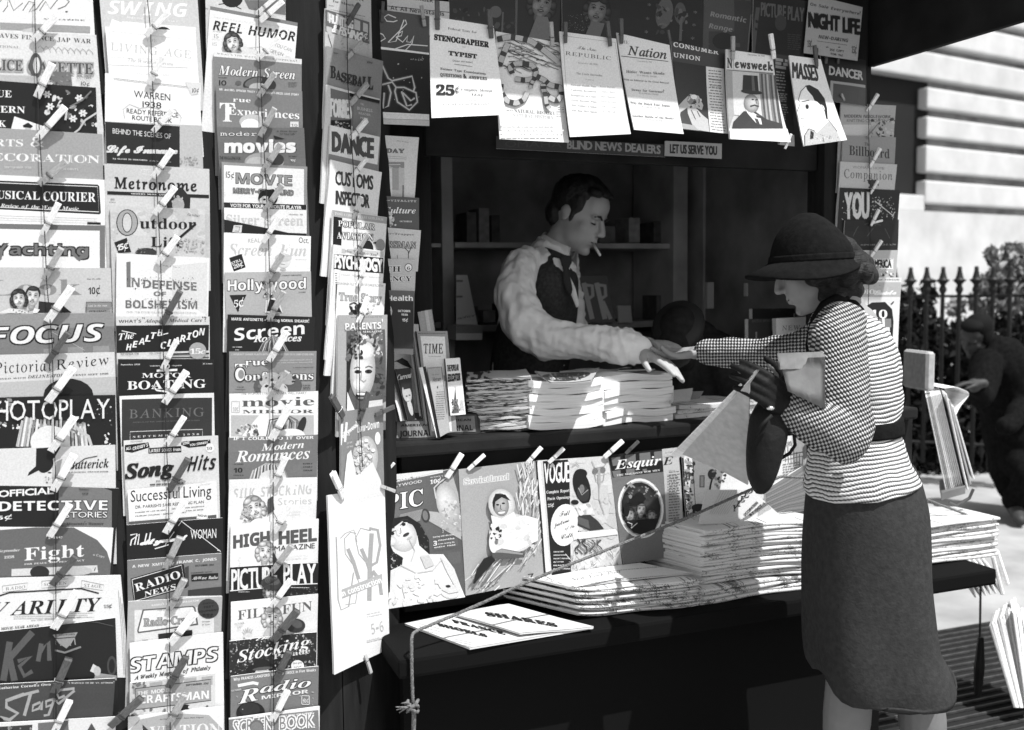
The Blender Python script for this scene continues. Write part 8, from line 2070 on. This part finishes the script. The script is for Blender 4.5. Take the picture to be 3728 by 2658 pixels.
# grey leaflet pressed against the near sleeve
bm = bmesh.new()
rows = []
for i in range(9):
    u = i / 8
    rows.append([bm.verts.new(V(at(2838 + 166 * u + (30 * v) * (1 - u), 1306 - 6 * u + (118 + 72 * u) * v, 2.165 + .035 * u * u + .02 * (1 - u) * (1 - v)))) for v in (0, .25, .5, .75, 1)])
for a, c in zip(rows, rows[1:]):
    for j in range(4): bm.faces.new((a[j], c[j], c[j + 1], a[j + 1]))
bmesh.ops.solidify(bm, geom=bm.faces[:], thickness=.004)
bmesh.ops.recalc_face_normals(bm, faces=bm.faces[:])
_pb = bm_obj('paper_bag', bm, mat('grey_wrapping_paper', .30, .9, .1, 30, .15, .1, 40), None, True)
tag(_pb, 'soft grey paper packet pinched between her near arm and hand', 'paper bag')

for k in range(2):
    bm = bmesh.new()
    A = [at(2836 + 166 * u - 6 * k, 1302 - 6 * u - 7 - 9 * k, 2.172 + .035 * u * u + .006 * k) for u in (0, .33, .66, 1)]
    B_ = [at(2842 + 164 * u - 6 * k, 1345 - 6 * u, 2.172 + .035 * u * u + .006 * k) for u in (0, .33, .66, 1)]
    va = [bm.verts.new(V(p_)) for p_ in A]; vb = [bm.verts.new(V(p_)) for p_ in B_]
    for j in range(3): bm.faces.new((va[j], va[j + 1], vb[j + 1], vb[j]))
    bmesh.ops.solidify(bm, geom=bm.faces[:], thickness=.002); bmesh.ops.recalc_face_normals(bm, faces=bm.faces[:])
    bm_obj('inner_sheet', bm, M['newsgrey'], _pb)
# ---- dark passer-by stooping beyond the rack, shade put into his colours
bm = bmesh.new()
hp_ = at(3552, 1225, 6.2)
L3, R33 = frame(camdir(-.75, -.5, .4), camdir(-.3, .8, .5), hp_)
head(bm, L3, R33)
limb(bm, (L3(0, -.045, -.18), .06), (at(3640, 1330, 6.3), .17), (at(3700, 1480, 6.35), .19), (at(3720, 1640, 6.35), .19))
limb(bm, (at(3590, 1330, 6.15), .08), (at(3570, 1440, 5.95), .055), (at(3545, 1400, 5.75), .036))
limb(bm, (at(3720, 1330, 6.4), .08), (at(3740, 1470, 6.2), .055), (at(3680, 1540, 6.0), .036))
hand(bm, at(3562, 1396, 5.75), -RGT, -UPV, .19, (.3, .35, .4, .5), 1)
for dx in (-40, 45):
    a = at(3710 + dx, 1640, 6.35); k1 = a + np.array((-.1, -.25, -.12)); an = np.array((k1[0], k1[1] + .1, .09))
    limb(bm, (a, .1), (k1, .07), (an, .05), (an + np.array((-.1, -.13, -.045)), .036))
p3 = remeshed('person', bm, .007, mat('passer_skin_in_shade', .04, .6, .3), None, 3)  # skin darkened in colour to stand for the shade on him
tag(p3, 'dark coated passer-by bending down before the fence at the right edge', 'person')
bm = bmesh.new()
limb(bm, (at(3615, 1290, 6.28), .13), (at(3645, 1335, 6.3), .19), (at(3700, 1480, 6.35), .215), (at(3722, 1650, 6.35), .215), (at(3730, 1740, 6.35), .19))
limb(bm, (at(3590, 1330, 6.15), .10), (at(3570, 1440, 5.95), .075), (at(3560, 1412, 5.80), .055))
limb(bm, (at(3720, 1330, 6.4), .10), (at(3740, 1470, 6.2), .075), (at(3680, 1540, 6.0), .06), (at(3660, 1555, 5.95), .055))
for dx in (-40, 45):
    a = at(3710 + dx, 1640, 6.35); k1 = a + np.array((-.1, -.25, -.12)); an = np.array((k1[0], k1[1] + .1, .12)); limb(bm, (a, .12), (k1, .09), (an, .07))
remeshed('coat', bm, .012, mat('dark_coat_in_shade', .007, .95, .04, 40, .4), p3, 3, (.02, 9, (1, 1, 1)))  # dark coat, lowered further in tone for shade
bm = bmesh.new(); add_ell(bm, L3(0, -.03, .055), (.085, .1, .085), R33, 24, 14); add_ell(bm, L3(0, -.08, 0), (.07, .045, .07), R33); add_ell(bm, L3(0, .035, .10), (.07, .06, .035), R33)
for sx in (-1, 1): add_ell(bm, L3(sx * .07, -.02, .01), (.018, .05, .06), R33)
remeshed('hair', bm, .006, mat('dark_hair_in_shade', .006, .8, .1), p3, 2)  # hair tone lowered in place of shade
flush()
